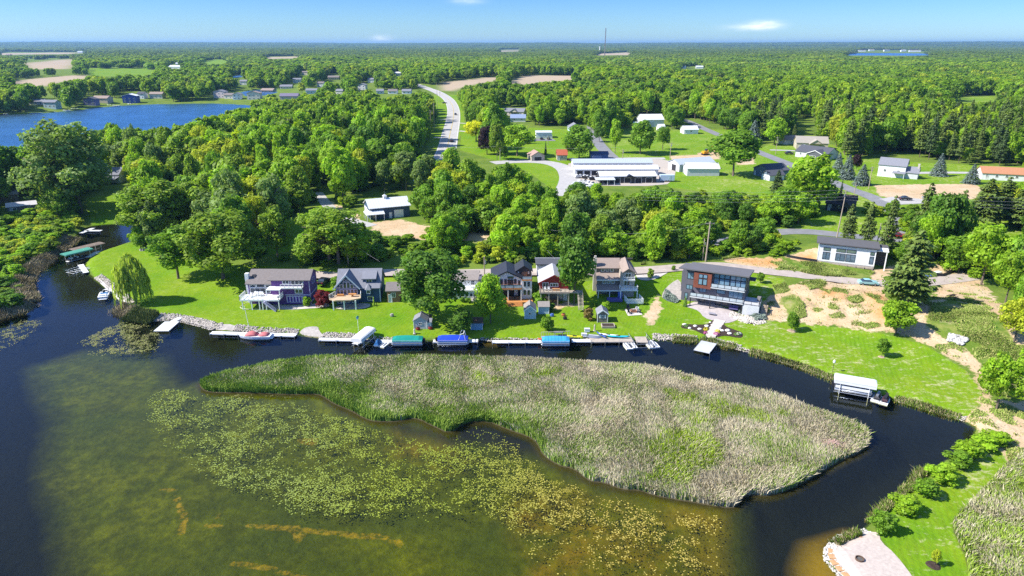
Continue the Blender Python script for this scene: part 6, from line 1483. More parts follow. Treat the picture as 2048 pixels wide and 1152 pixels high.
for u in (1200, 1272, 1345): b.win('F', 1.9, b.X(u), z1 + 1.05, b.X(u + 55) - b.X(u), .95, M_WHITE, M_GLASS, 1, 2)
b.win('F', .6, b.X(1548), z4 - 1.55, b.X(1650) - b.X(1548), 1.05, M_WHITE, M_GLASS, 2); b.win('F', .6, b.X(1535), 2.95, b.X(1640) - b.X(1535), 1.55, M_WHITE, M_GLASS, 2, name='balcony_door', sub='door_glass')
zb = 4.75; b.deck(b.X(1510), x2 - .05, -.5, .59, zb, M_WHITE, name='balcony', th=.18); b.rail([(b.X(1515), .5), (b.X(1515), -.45), (x2 - .1, -.45), (x2 - .1, .5)], zb, .75, M_WHITE)
b.deck(b.X(1465), b.X(1755), -1.2, .59, 2.45, M_WHITE, [(b.X(1475), -1.1), (b.X(1745), -1.1)], M_WHITE, name='lower_balcony', th=.22); b.rail([(b.X(1468), .5), (b.X(1468), -1.15), (b.X(1752), -1.15), (b.X(1752), .5)], 2.45, .85, M_WHITE)
b.part('chimney', MB().box(x0 - .75, x0 - .05, 3.6, 4.6, -1, 9.0).box(x0 - .65, x0 - .15, 3.8, 4.4, 9.0, 9.5), paint('light_stone', (.48, .44, .39)))
for u in (1115, 1300, 1455): b.part('porch_post', MB().box(b.X(u), b.X(u) + .16, -.1, .06, -.6, z1 - .15), M_WHITE)
b.win('F', 1.9, b.X(1190), .8, 1.4, .9, M_WHITE, M_GLASS, 2); b.part('blue_screen', MB().box(b.X(1440), b.X(1515), -.2, -.1, -.1, 1.7), paint('blue_tarp', (.08, .15, .45))); b.part('pool_cover', MB().box(b.X(1255), b.X(1500), -2.4, -.5, -.1, .35), paint('violet_cover', (.10, .09, .28)))
fn = thing('picket_fence', 'white picket fence round the small yard below the taupe house balcony', 'fence', local(b, b.X(1540), -1.2, -.1), 0)
xa_, xb_ = 0, b.X(1830) - b.X(1540)
for (p, q) in (((xa_, 0), (xa_ + .25, -2.6)), ((xa_ + .25, -2.6), (xb_ - .2, -2.6)), ((xb_ - .2, -2.6), (xb_ - .7, .8))):
    L = math.dist(p, q); n = int(L / .16); m_ = MB()
    for i in range(n): t_ = i / n; c = (p[0] + (q[0] - p[0]) * t_, p[1] + (q[1] - p[1]) * t_); m_.box(c[0] - .055, c[0] + .055, c[1] - .02, c[1] + .02, .05, 1.35)
    m_.bar((*p, .4), (*q, .4), .05, .1); m_.bar((*p, 1.1), (*q, 1.1), .05, .1); m_.build('fence_panel', M_WHITE, fn)
# modern house
b = Bld('modern_house', 'modern dark grey three storey house with a red cedar panel and glass balconies', 1361.5, 599, -25)
Wd, Dp = 14.6, 9.0
b.body(0, Wd, 0, Dp, -1.5, 6.2, P_GREY)
up = MB(); up.loft([[(0, 0, 6.21), (0, Dp, 6.21), (0, Dp, 6.6), (0, 0, 8.0)], [(Wd, 0, 6.21), (Wd, Dp, 6.21), (Wd, Dp, 6.6), (Wd, 0, 8.0)]]); b.part('upper_wall', up, P_GREY)
b.shed_roof(.4, Wd + .6, -1.3, Dp + 1.0, 8.45, 6.75, mat('charcoal_roof', (.15, .145, .155), .8, .08, .8, .15), .3); b.shed_roof(-1.2, .39, .3, Dp + .4, 7.9, 6.5, mat('charcoal_roof', (.15, .145, .155)), .25, 'side_roof')
U = lambda f: f * Wd
b.body(U(.19), U(.47), -1.0, -.01, 3.95, 7.75, P_REDWD, 'cedar_panel')
for i in range(2):
    u = U(.265) + i * 1.05; b.win('F', -1.0, u, 4.85, .95, 1.5, M_BLACK, M_GLASSB, fr=.07); b.win('F', -1.0, u, 6.5, .95, .95, M_BLACK, M_GLASSB, fr=.07)
for i, u in enumerate((.50, .585, .665, .755, .835, .915)):
    b.win('F', 0, U(u), 4.85, U(.078), 1.75, M_BLACK, M_GLASSB, fr=.06); b.win('F', 0, U(u), 6.7, U(.078), 1.0, M_BLACK, M_GLASSB, fr=.06)
b.win('F', 0, U(.075), 5.6, 1.5, 1.6, M_BLACK, M_GLASSB, 2, fr=.07); b.win('F', 0, U(.07), 3.0, 1.5, 1.1, M_BLACK, M_GLASSB, 2, fr=.07); b.win('F', 0, U(.055), .5, .75, 1.5, M_BLACK, M_GLASSB, fr=.07)
b.win('F', 0, U(.285), 2.65, 1.6, 1.35, M_BLACK, M_GLASSB, 2, fr=.07); b.win('F', 0, U(.56), 2.9, 2.0, .95, M_BLACK, M_GLASSB, fr=.07)
b.win('F', 0, U(.75), 2.25, U(.22), 2.1, M_BLACK, M_GLASSB, 3, fr=.07, name='balcony_door', sub='door_glass')
b.deck(U(.475), Wd, -1.6, -.01, 4.72, P_GRYW, name='upper_balcony', th=.22); b.rail([(U(.48), -1.5), (Wd - .05, -1.5), (Wd - .05, -.1)], 4.72, .95, M_BLACK, 1.5, M_GLASSRAIL)
b.deck(U(.17), Wd, -2.6, -.01, 2.15, P_GRYW, [(U(.17) + .2, -2.4), (U(.5), -2.4), (Wd - .2, -2.4)], M_BLACK, name='lower_balcony', th=.25); b.rail([(U(.17) + .05, -.1), (U(.17) + .05, -2.5), (Wd - .05, -2.5)], 2.15, .95, M_BLACK, 1.5, M_GLASSRAIL)
for u in (.3, .56, .67, .8): b.win('F', 0, U(u), .15, 1.25, 1.55, M_BLACK, M_GLASS, 1, fr=.07)
b.part('terrace_block', MB().box(Wd + .01, Wd + 3.6, -2.4, 3.2, -1.0, 1.95), P_GRYW); b.rail([(Wd + .1, -2.35), (Wd + 3.5, -2.35), (Wd + 3.5, 3.1)], 1.95, .9, M_BLACK, 1.5)
b.win('R', Wd, 1.6, 5.6, .5, 1.4, M_BLACK, M_GLASSB); b.win('R', Wd, 5.2, 4.6, .6, .6, M_BLACK, M_GLASS); b.part('entry_canopy', MB().box(Wd, Wd + 1.4, 6.6, 9.2, 4.9, 5.1), M_SHINGD); b.part('terrace_chimney', MB().box(Wd + 2.7, Wd + 3.5, 1.2, 2.2, 1.96, 3.0), mat('grey_stone', (.24, .22, .21), .9, .25, 3))
b.part('wing_wall', MB().box(-1.0, -.01, 4.2, Dp, -1.5, 5.9), P_GREY); st = MB()
for i in range(7): st.box(Wd + 3.9, Wd + 5.3, -2.2 + i * .5, -1.7 + i * .5, -1.0, -.4 + i * .28)
b.part('garden_steps', st, mat('tan_stone', (.42, .33, .24), .9, .2, 2)); mod = b
t_ = thing('fire_table', 'low rectangular fire table on the stone patio of the modern house', 'table', g1(1424, 630), R(-25)); MB().box(-.75, .75, -.38, .38, .35, .5).build('table_top', paint('grey_slab', (.30, .29, .33)), t_); MB().box(-.55, .55, -.25, .25, 0, .35).build('base', M_BLACK, t_)
t_ = thing('outdoor_sofa', 'dark purple cushioned sofa under the balcony of the modern house', 'sofa', local(b, U(.86), -1.3, -.05), R(-25)); MB().box(-1, 1, -.4, .4, .15, .45).build('seat', paint('purple_cushion', (.11, .09, .24)), t_); MB().box(-1, 1, .28, .45, .45, .9).build('backrest', paint('purple_cushion', (.11, .09, .24)), t_)
# white house under construction
b = Bld('new_white_house', 'new white house with a shallow dark roof and tall stickered windows', 1600 + 322 / 9.6, 470 + 497 / 9.6, -24)
Wd, Dp, Hh = 13.7, 7.0, 4.7
b.body(0, Wd, 0, Dp, .25, Hh, P_WHT); b.part('foundation', MB().box(-.05, Wd + .05, -.05, Dp, -2.0, .24), M_STONE)
b.shed_roof(-.7, Wd + .8, -.7, Dp + .8, Hh + .62, Hh + .34, mat('dark_grey_roof', (.115, .112, .118), .8, .1, 1, .15), .28); b.shed_roof(Wd - .8, Wd + 3.2, 3.0, Dp + 2.5, Hh - .35, Hh - .7, mat('dark_grey_roof', (.115, .112, .118)), .25, 'porch_roof')
b.body(Wd + .01, Wd + 2.6, 3.6, Dp + 2, -1.5, Hh - .9, P_CHAR, 'porch_wall'); b.part('porch_post', MB().box(Wd + 2.4, Wd + 2.65, .2, .45, -1.5, Hh - .3).box(Wd + .05, Wd + 2.9, .1, 3.6, Hh - .4, Hh - .2), M_WHITE)
M_STICK = mat('stickered_glass', (.10, .15, .20), .12, .5, 1.6, .7)
for u, w_ in ((.085, 1.75), (.315, 2.3), (.495, 2.3), (.905, 1.0)):
    b.win('F', 0, u * Wd, .75, w_, 2.05, M_BLACK, M_STICK, 2 if w_ > 1.2 else 1, fr=.09); b.win('F', 0, u * Wd, 3.1, w_, .95, M_BLACK, mat('green_glass', (.10, .16, .13), .12, .4, 1.2, .7), 1, fr=.09)
b.part('trim', MB().box(-.06, .1, -.06, 0, .25, Hh).box(Wd - .1, Wd + .06, -.06, 0, .25, Hh), M_WHITE); b.part('ledger', MB().box(-5, Wd - .2, -.5, -.1, -.55, -.2), mat('raw_lumber', (.33, .27, .22), .9, .2, 2))
for i in range(10): b.part('ledger_post', MB().box(-4.6 + i * 2, -4.48 + i * 2, -.65, -.53, -1.4, -.1), mat('raw_lumber', (.33, .27, .22)))
# sheds on the shore lawn
def shed(label, px, py, w, d, h, rise, rot, wm, rm, axis, zoomless=True, door=None, win=True, trim=None):
    b = Bld('garden_shed', label, px, py, rot, cat='shed', group=None)
    b.body(0, w, 0, d, -.3, h, wm); b.gable(0, w, 0, d, h, rise, axis, rm, wm, .2, .1, trim=trim)
    if win: b.win('F', 0, w * .36, h * .48, w * .28, h * .3, M_WHITE, M_GLASS, 2, fr=.07)
    if door: b.win('F', 0, w * door[0], .1, w * door[1], h * .8, M_WHITE, door[2], 1, name='door', sub='door_leaf', fr=.08)
    b.part('corner_trim', MB().box(-.05, .07, -.05, .07, 0, h).box(w - .07, w + .05, -.05, .07, 0, h), M_WHITE)
    return b
s1 = shed('grey shingled garden shed under the big shade tree', 828, 658, 2.9, 3.0, 2.0, .95, 0, paint('pale_grey_siding', (.42, .42, .46)), M_SHINGG, 'y')
s1b = Bld('lean_to', 'pale blue lean to with a cross braced door beside the grey shed', 849.5, 657.5, 0, cat='shed'); s1b.body(0, 1.5, 0, 1.6, -.2, 1.55, P_PALE); s1b.shed_roof(-.1, 1.6, -.15, 1.7, 1.6, 1.9, M_SHINGG, .1); s1b.win('F', 0, .15, .1, 1.2, 1.35, M_WHITE, P_PALE, 1, fr=.1, name='door', sub='door_leaf'); s1b.part('cross_brace', MB().bar((.25, -.07, .2), (1.25, -.07, 1.35), .04, .09).bar((1.25, -.075, .2), (.25, -.075, 1.35), .04, .09), M_WHITE)
shed('small sky blue shed with a brown roof behind the blue covered pontoon boat', 942, 660, 2.5, 2.6, 1.75, .7, 0, P_BLUE, mat('brown_roof', (.10, .065, .045), .9, .2, 2), 'x', win=False)
shed('pale blue gabled shed with a tan roof, the taller of the pair beside the lawn', 1049, 638, 2.55, 3.6, 2.2, 1.0, 0, P_PALE, mat('taupe_roof', (.27, .24, .215), .9, .12, 2), 'y', door=(.55, .3, P_PALE), trim=M_WHITE)
shed('low pale blue shed with a tan roof behind the gabled shed', 1077, 628, 2.4, 2.4, 1.9, .75, 0, P_PALE, mat('taupe_roof', (.27, .24, .215)), 'x', win=False)
sh = shed('tiny taupe playhouse shed with white shutters and a grey roof', 1194.5, 645, 2.3, 2.7, 2.25, .85, 0, P_TAUPE, M_SHINGG, 'y', trim=M_WHITE)
for u in (.4, 1.6): sh.part('shutter', MB().box(u, u + .3, -.06, 0, 1.05, 1.85), M_WHITE)
# ------------------------------------------------------------------ houses farther back
def house(name, label, pl, pr, depth, h, rise, axis, wm, rm, cat='house', group=None, wins=2, door=True, oh=.35, garage=0, zb=-1.2, trim=None, dz=0.0):
    a, c = g1(*pl), g1(*pr)
    w = math.hypot(c.x - a.x, c.y - a.y); rot = math.degrees(math.atan2(c.y - a.y, c.x - a.x))
    b = Bld(name, label, 0, 0, rot, cat=cat, group=group, loc=Vector((a.x, a.y, (a.z + c.z) / 2 + dz)))
    b.w = w
    b.body(0, w, 0, depth, zb, h, wm); b.gable(0, w, 0, depth, h, rise, axis, rm, wm, oh, .18, trim=trim)
    n = wins
    for i in range(n): b.win('F', 0, w * (i + .5) / n - .55, h * .42, 1.1, min(1.2, h * .42), M_WHITE, M_GLASS, 2)
    if wins: b.win('L', 0, depth * .4, h * .42, 1.1, min(1.2, h * .42), M_WHITE, M_GLASS, 2)
    if door: b.win('F', 0, w * .08, 0, .95, 2.05, M_WHITE, P_GRYW, name='door', sub='door_leaf')
    for i in range(garage): b.win('F', 0, w * .45 + i * 3.1, 0, 2.7, 2.2, M_WHITE, P_GRYW, 1, 4, name='garage_door', sub='door_leaf')
    return b
b = house('blue_barn', 'dark blue metal barn with a white roof and a cupola', (690 + 590 / 11.52, 375 + 748 / 11.52), (690 + 1500 / 11.52, 375 + 660 / 11.52), 9.5, 3.9, 2.1, 'x', P_BARN, M_STEEL, 'barn', wins=0, door=False, oh=.4)
w = b.w; b.win('F', 0, w * .60, -.2, 3.2, 2.9, M_WHITE, M_WHITE, 1, 4, name='garage_door', sub='door_leaf'); b.win('F', 0, w * .47, -.1, 1.0, 2.1, M_WHITE, P_WHT, name='door', sub='door_glass')
b.part('porch_roof', MB().slab([(-1.6, -2.4, 2.25), (w * .33, -2.4, 2.25), (w * .33, -.01, 3.1), (-.3, -.01, 3.1)], .15).slab([(-1.6, 3.5, 2.25), (-1.6, -2.4, 2.25), (-.3, -.01, 3.1), (-.3, 3.5, 3.1)], .15), M_STEEL)
for u, v in ((-1.4, -2.2), (w * .1, -2.2), (w * .31, -2.2), (-1.4, .8), (-1.4, 3.2)): b.part('porch_post', MB().box(u - .09, u + .09, v - .09, v + .09, -.8, 2.15), M_WHITE)
for v in (4.6, 7.0): b.win('L', 0, v, 0, 2.0, 3.2, M_WHITE, P_WHT, name='tall_door', sub='door_leaf')
b.win('F', 0, w * .06, .5, 1.2, 1.2, M_WHITE, M_GLASS, 2); b.part('corner_trim', MB().box(-.07, .1, -.07, .1, -.8, 3.9).box(-.07, .1, 9.4, 9.57, -.8, 3.9), M_WHITE)
cp = b.part('cupola', MB().box(w * .42, w * .42 + 1.1, 4.2, 5.3, 5.9, 6.75), M_WHITE); b.part('cupola_roof', MB().loft([[(w * .42 - .2, 4.0, 6.76), (w * .42 + 1.3, 4.0, 6.76), (w * .42 + 1.3, 5.5, 6.76), (w * .42 - .2, 5.5, 6.76)], [(w * .42 + .5, 4.7, 7.4), (w * .42 + .6, 4.7, 7.4), (w * .42 + .6, 4.8, 7.4), (w * .42 + .5, 4.8, 7.4)]]).box(w * .42 + .53, w * .42 + .57, 4.73, 4.77, 7.3, 8.4), M_STEEL, cp)
# storage buildings
b = house('storage_building', 'long storage building with a blue grey metal roof, rear one of the three', (1146, 340), (1304, 339), 8, 3.2, 1.3, 'x', P_WHT, M_STEELB, 'storage', wins=0, door=False)
for i in range(12): b.win('F', 0, b.w * (.07 + .072 * i), 0, b.w * .058, 2.6, M_WHITE, M_DARKIN, name='roll_door', sub='door_opening')
b = house('storage_building', 'long open sided storage building with a white ribbed roof, the middle one of the three', (1150, 352), (1316, 351), 8, 2.9, 1.2, 'x', P_GRYW, M_STEEL, 'storage', wins=0, door=False)
for i in range(11): b.win('F', 0, b.w * (.02 + .088 * i), 0, b.w * .075, 2.4, M_WHITE, M_DARKIN, name='open_bay', sub='bay_shadow')
b = house('storage_building', 'white roofed boat storage with a dark central gable, nearest of the three', (1200, 367), (1312, 366), 9, 3.0, 1.3, 'x', P_CHAR, M_STEEL, 'storage', wins=0, door=False)
b.gable(b.w * .43, b.w * .62, -1.0, 3, 2.6, 1.0, 'y', M_BLACK, P_CHAR, .2, name='entry_roof'); b.shed_roof(-2.5, b.w * .24, -4.5, -.2, 2.4, 2.7, M_STEEL, name='lean_to_roof')
for u in (-2.3, b.w * .1, b.w * .22): b.part('porch_post', MB().box(u, u + .2, -4.4, -4.2, -.5, 2.3), M_WHITE)
for i in range(5): b.win('F', 0, b.w * (.05 + .19 * i), 0, b.w * .12, 2.4, M_WHITE, M_DARKIN, name='open_bay', sub='bay_shadow')
b = house('metal_garage', 'pale metal garage with a blue grey roof, rear one of the pair', (1358, 344), (1428, 338), 9, 3.4, 1.8, 'x', P_GRYW, M_STEELB, 'garage', wins=0, door=False); b.win('L', 0, 2.5, -.2, 3.6, 3.2, M_WHITE, M_DARKIN, name='garage_door', sub='door_opening')
b = house('metal_garage', 'pale metal garage with a white ribbed roof, front one of the pair', (1374, 352), (1438, 352), 9, 3.3, 1.9, 'x', P_GRYW, M_STEEL, 'garage', wins=0, door=False); b.win('L', 0, 2.0, -.2, 3.0, 2.9, M_WHITE, P_WHT, name='garage_door', sub='door_leaf'); b.win('L', 0, 6.2, -.2, 1.2, 2.2, M_WHITE, M_DARKIN, name='door', sub='door_opening')
b = house('grey_cottage', 'small blue grey gabled house on the meadow beside the lane', (1506, 349), (1536, 357), 11, 3.2, 2.3, 'y', paint('slate_blue', (.13, .17, .23)), M_SHINGD, wins=1); b.body(b.w + .01, b.w + 5.5, -3.5, 4, -1.2, 2.5, P_GRYW, 'wing_wall'); b.gable(b.w + .01, b.w + 5.5, -3.5, 4, 2.5, 1.7, 'y', M_SHINGD, paint('slate_blue', (.13, .17, .23)), .35, name='wing_roof')
b = house('slate_house', 'ranch house with a slate grey roof and a stone entrance gable', (1590, 313), (1653, 321), 12, 3.0, 2.6, 'x', P_GRYW, M_SHINGD, wins=3); b.body(b.w * .45, b.w * .98, -3.2, -.01, -1.2, 2.8, paint('slate_siding_dark', (.10, .105, .12)), 'wing_wall'); b.gable(b.w * .43, b.w, -3.2, 5, 2.8, 2.0, 'y', M_SHINGD, paint('slate_siding_dark', (.10, .105, .12)), .4, name='wing_roof', trim=M_WHITE); b.win('F', -3.2, b.w * .55, 0, 3.4, 2.1, M_WHITE, P_CHAR, 1, 3, name='garage_door', sub='door_leaf')
b = house('tan_house', 'tan roofed house standing behind the slate roofed ranch', (1592, 298), (1655, 300), 11, 3.6, 3.0, 'x', P_TAN, M_TAN_SH, wins=2); b.gable(b.w * .4, b.w * .8, -2.5, 5, 3.4, 2.2, 'y', M_TAN_SH, P_TAN, .4, name='wing_roof')
house('brown_garage', 'small garage with a brown roof behind the utility pole', (1568, 289), (1595, 288), 6, 2.7, 2.0, 'x', P_CREAM, M_SHINGB, 'garage', wins=1)
b = house('two_storey_house', 'two storey white house with a pale grey roof and a lean to', (1754, 352), (1808, 357), 8, 5.3, 2.6, 'x', P_WHT, M_SHINGG, wins=2); b.body(b.w + .01, b.w + 5, .5, 6, -1.2, 2.7, P_GRYW, 'wing_wall'); b.gable(b.w + .01, b.w + 5, .5, 6, 2.7, 2.2, 'x', M_SHINGG, P_GRYW, .3, name='wing_roof'); b.part('chimney', MB().box(b.w + 4.2, b.w + 5, 2.5, 3.5, 3, 6.5), paint('light_stone', (.48, .44, .39))); b.part('porch_roof', MB().slab([(b.w * .55, -2.2, 2.3), (b.w + .3, -2.2, 2.3), (b.w + .3, -.01, 2.9), (b.w * .55, -.01, 2.9)], .15), M_SHINGG)
for u in (.57, .98): b.part('porch_post', MB().box(b.w * u, b.w * u + .15, -2.1, -1.95, -.5, 2.2), M_WHITE)
b = house('ranch_house', 'long white ranch house with an orange brown roof at the edge of the picture', (1962, 359), (2062, 364), 9, 2.9, 2.2, 'x', P_WHT, mat('orange_shingles', (.42, .20, .11), .9, .12, 2, .1), wins=5)
b = house('dark_house', 'low house with a dark brown roof hidden among trees beside the lane', (1650, 420), (1706, 426), 10, 2.6, 2.6, 'x', P_CHAR, mat('dark_shingles', (.075, .062, .058), .9, .15, 2, .1), wins=3); b.gable(b.w * .55, b.w * .95, -3, 5, 2.3, 1.8, 'y', mat('dark_shingles', (.075, .062, .058)), P_CHAR, .5, name='wing_roof')
b = house('white_barn', 'white metal barn with a bright white roof at the edge of the wood', (1284, 254), (1327, 254), 14, 5.0, 3.2, 'x', P_WHT, M_STEEL, 'barn', wins=0, door=False); b.body(-6, -.01, -6, 2, -1, 2.5, P_WHT, 'lean_to_wall'); b.shed_roof(-6.4, .2, -6.4, 2, 2.4, 3.6, M_STEEL, name='lean_to_roof'); b.win('F', 0, b.w * .3, 0, 4, 3.6, M_WHITE, P_GRYW, name='barn_door', sub='door_leaf')
house('white_shed', 'small white outbuilding beside the lane below the wood', (1368, 268), (1396, 268), 8, 2.8, 2.0, 'x', P_WHT, M_STEEL, 'shed', wins=1)
house('white_shed', 'little white shed in front of the white barn', (1318, 262), (1330, 262), 6, 2.4, 1.8, 'x', P_WHT, M_STEEL, 'shed', wins=0)
b = house('pale_ranch', 'long pale ranch house beyond the copper beech', (1003, 231), (1047, 232), 10, 3.2, 2.4, 'x', P_CREAM, M_SHINGG, wins=4); b.gable(b.w * .4, b.w * .75, -2, 5, 3.2, 2.2, 'y', M_SHINGG, P_CREAM, .4, name='wing_roof')
house('blue_roofed_house', 'house with a pale blue roof in front of the long pale ranch', (1021, 244), (1051, 244), 9, 2.8, 2.3, 'x', P_WHT, mat('blue_roof', (.22, .28, .42), .8, .1, 1), wins=2)
house('bluish_cottage', 'small cottage with a pale grey roof beside the meadow lane', (1139, 263), (1163, 263), 8, 2.8, 2.2, 'y', P_PALE, M_SHINGG, wins=1)
house('double_garage', 'white flat fronted garage with two open doors on a dark apron', (1072, 276), (1103, 276), 7, 3.3, .7, 'x', P_WHT, M_STEEL, 'garage', wins=0, door=False, garage=2)
b = house('gable_garage', 'low garage with a pinkish roof and one black door', (1063, 322), (1089, 321), 8, 2.6, 1.9, 'y', P_TAN, mat('pink_shingles', (.36, .24, .21), .9, .12, 2), 'garage', wins=0, door=False); b.win('F', 0, b.w * .2, 0, b.w * .6, 2.1, M_WHITE, M_BLACK, name='garage_door', sub='door_leaf')
house('red_roofed_cottage', 'small stone cottage with a red roof beside the round tree', (1114, 321), (1134, 321), 6, 2.9, 2.2, 'x', P_TAN, mat('red_roof', (.40, .10, .055), .85, .12, 2), wins=1)
b = house('blue_shed', 'blue metal shed at the foot of the grey lane', (1181, 322), (1216, 322), 8, 3.4, .9, 'x', paint('steel_blue', (.06, .12, .26)), paint('dark_blue_roof', (.035, .055, .13)), 'shed', wins=0, door=False); b.win('F', 0, b.w * .1, 0, b.w * .5, 2.5, M_WHITE, paint('steel_blue_door', (.10, .18, .36)), 1, 3, name='garage_door', sub='door_leaf')
# left bank
house('low_cabin', 'low cabin with a flat grey roof behind the bank bushes', (16, 426), (76, 424), 7, 2.4, .8, 'x', P_TAUPE, mat('pale_roof', (.50, .48, .50), .7, .15, 1.5), 'cabin', wins=2)
house('flat_cabin', 'long flat roofed cabin in the shade at the picture edge', (-25, 408), (38, 402), 8, 2.6, .7, 'x', P_TAUPE, M_TAN_SH, 'cabin', wins=2)
b = house('white_cottage', 'white lake cottage seen between the poplar and the lawn', (205, 366), (240, 366), 8, 3.6, 2.4, 'x', P_WHT, M_SHINGG, wins=3); b.shed_roof(b.w * .3, b.w + .5, -4, -.02, 2.4, 2.9, M_SHINGG, name='porch_roof')
house('brown_garage', 'brown garage half hidden behind the big shade tree', (775, 605), (800, 604), 5, 3.0, 1.2, 'x', M_WOOD, M_SHING, 'garage', wins=1)
# far lake shore and beyond: houses a few pixels tall
FAR = [(58, 210, 30, P_GRYW, M_SHINGG, 'pale house half hidden by trees on the far lake shore', 3.2), (88, 216, 26, P_PALE, M_SHINGG, 'pale lavender house on the far lake shore', 5), (168, 210, 24, paint('violet_siding', (.17, .16, .33)), M_SHINGD, 'dark violet house on the far lake shore', 5.5), (186, 206, 32, P_TAN, M_SHINGB, 'tan house with a brown roof on the far lake shore', 3.4),
 (246, 206, 28, paint('royal_blue_siding', (.045, .09, .34)), M_WHITE, 'royal blue house with white gable trim on the far shore', 7), (276, 200, 14, P_WHT, M_SHINGD, 'narrow white house beside the royal blue house', 5), (300, 199, 26, P_TAUPE, M_SHINGB, 'cream house with a brown roof on the far shore', 4.5), (350, 193, 16, P_TAUPE, M_SHING, 'small pale house by the far beach', 3.2),
 (428, 199, 24, paint('pink_white_siding', (.62, .52, .52)), M_SHINGG, 'two storey pinkish house on the lake lawn', 6.5), (449, 199, 18, P_CREAM, M_SHING, 'middle house of the three on the lake lawn', 4), (466, 200, 16, P_WHT, M_SHINGG, 'white house at the end of the lake lawn', 5.5), (495, 200, 26, P_TAUPE, M_SHINGB, 'tall cream house beside the inlet', 7),
 (522, 186, 26, P_TAN, M_SHINGB, 'low house with a brown roof behind the inlet', 3.4), (560, 199, 36, P_GREY, mat('violet_shingles', (.17, .15, .21), .9, .1, 2), 'wide house with a dark violet roof near the inlet', 3.4), (612, 188, 22, P_PALE, M_SHINGG, 'house with a skylit grey roof among the trees', 4), (656, 160, 22, P_TAN, M_SHING, 'grey roofed house on the wooded rise', 4), (560, 178, 24, P_TAUPE, M_SHINGG, 'pale grey roofed house on the far side of the inlet', 3.2), (512, 152, 20, P_WHT, M_SHINGD, 'white house with a dark roof behind the inlet trees', 4),
 (528, 168, 14, P_WHT, M_SHING, 'low white house by the far side of the inlet', 3), (716, 180, 16, P_WHT, M_SHINGG, 'upright white house near the highway', 6), (753, 188, 14, P_PALE, M_SHINGG, 'blue gabled cottage near the highway', 3.4), (776, 188, 18, P_WHT, M_SHING, 'white cottage with a grey roof near the highway', 3.2), (804, 188, 18, P_WHT, M_SHINGG, 'grey roofed cottage nearest the highway', 3.2), (692, 176, 14, P_TAUPE, M_SHING, 'small pale house west of the highway', 3),
 (586, 166, 16, P_WHT, M_SHINGG, 'white house in the trees above the inlet', 5), (634, 174, 14, P_WHT, M_SHING, 'white gabled house below the wooded rise', 5), (672, 190, 15, P_CREAM, M_SHINGG, 'cream house at the edge of the wood by the inlet', 4.5), (736, 166, 13, P_WHT, M_SHINGG, 'white house up the slope from the highway cottages', 5), (604, 150, 14, P_CREAM, M_SHING, 'small cream house deep in the trees beyond the inlet', 5), (480, 170, 14, P_WHT, M_SHINGG, 'white house between the lake lawn and the inlet', 5), (790, 152, 12, P_WHT, M_STEEL, 'little white roofed house above the highway', 4.5),
 (338, 137, 26, P_WHT, M_STEEL, 'farm shed with a long white roof across the lake', 4), (352, 134, 10, P_WHT, M_STEEL, 'tall white farm building across the lake', 8), (155, 106, 10, P_WHT, M_STEEL, 'lone white barn in the far fields', 7), (12, 112, 9, P_RED, M_SHINGB, 'small red farmhouse in the far fields', 6), (500, 124, 14, P_WHT, M_SHING, 'pale house in the woods beyond the fields', 5), (1362, 137, 10, P_WHT, M_STEEL, 'left of two white sheds deep in the woods', 4), (1392, 137, 14, P_WHT, M_STEEL, 'right of two white sheds deep in the woods', 4),
 (1716, 104.5, 14, P_WHT, M_SHING, 'white house on the shore of the distant lake, farthest left', 9), (1738, 104.6, 10, P_WHT, M_TAN_SH, 'cream house on the distant lake shore', 8), (1768, 105, 12, P_WHT, M_SHINGG, 'white house in the middle of the distant lake shore', 9), (1802, 105.4, 10, P_WHT, M_STEEL, 'white house next to the large one on the distant shore', 9), (1818, 105.8, 22, P_WHT, M_TAN_SH, 'large white house on the distant lake shore', 10), (1670, 107, 7, P_WHT, M_STEEL, 'white house left of the distant lake', 10)]
for (px, py, wpx, wm, rm, lb, h) in FAR:
    a = g1(px, py); w = wpx * (a.y * CP) / F
    wm = P_TAN if wm is P_GREY else P_CREAM if wm is P_TAUPE else wm
    b = Bld('lake_house' if py > 140 else 'distant_house', lb, 0, 0, random.Random(px).uniform(-12, 8), cat='house', group='houses beyond the lake and woods', loc=a)
    dp = min(14, max(8, w * .6)); b.body(0, w, 0, dp, -2, h, wm); b.gable(0, w, 0, dp, h, max(1.8, min(3.5, dp * .22)), 'x' if h < 5.2 or py < 140 else 'y', rm, wm, .5, .3)
    if py > 140:
        n = max(2, int(w / 4))
        for lv in range(1 if h < 5 else 2):
            for i in range(n): b.win('F', 0, w * (i + .5) / n - .8, .9 + lv * 2.9, 1.7, 1.4, M_WHITE, M_GLASS, 2, fr=.16)
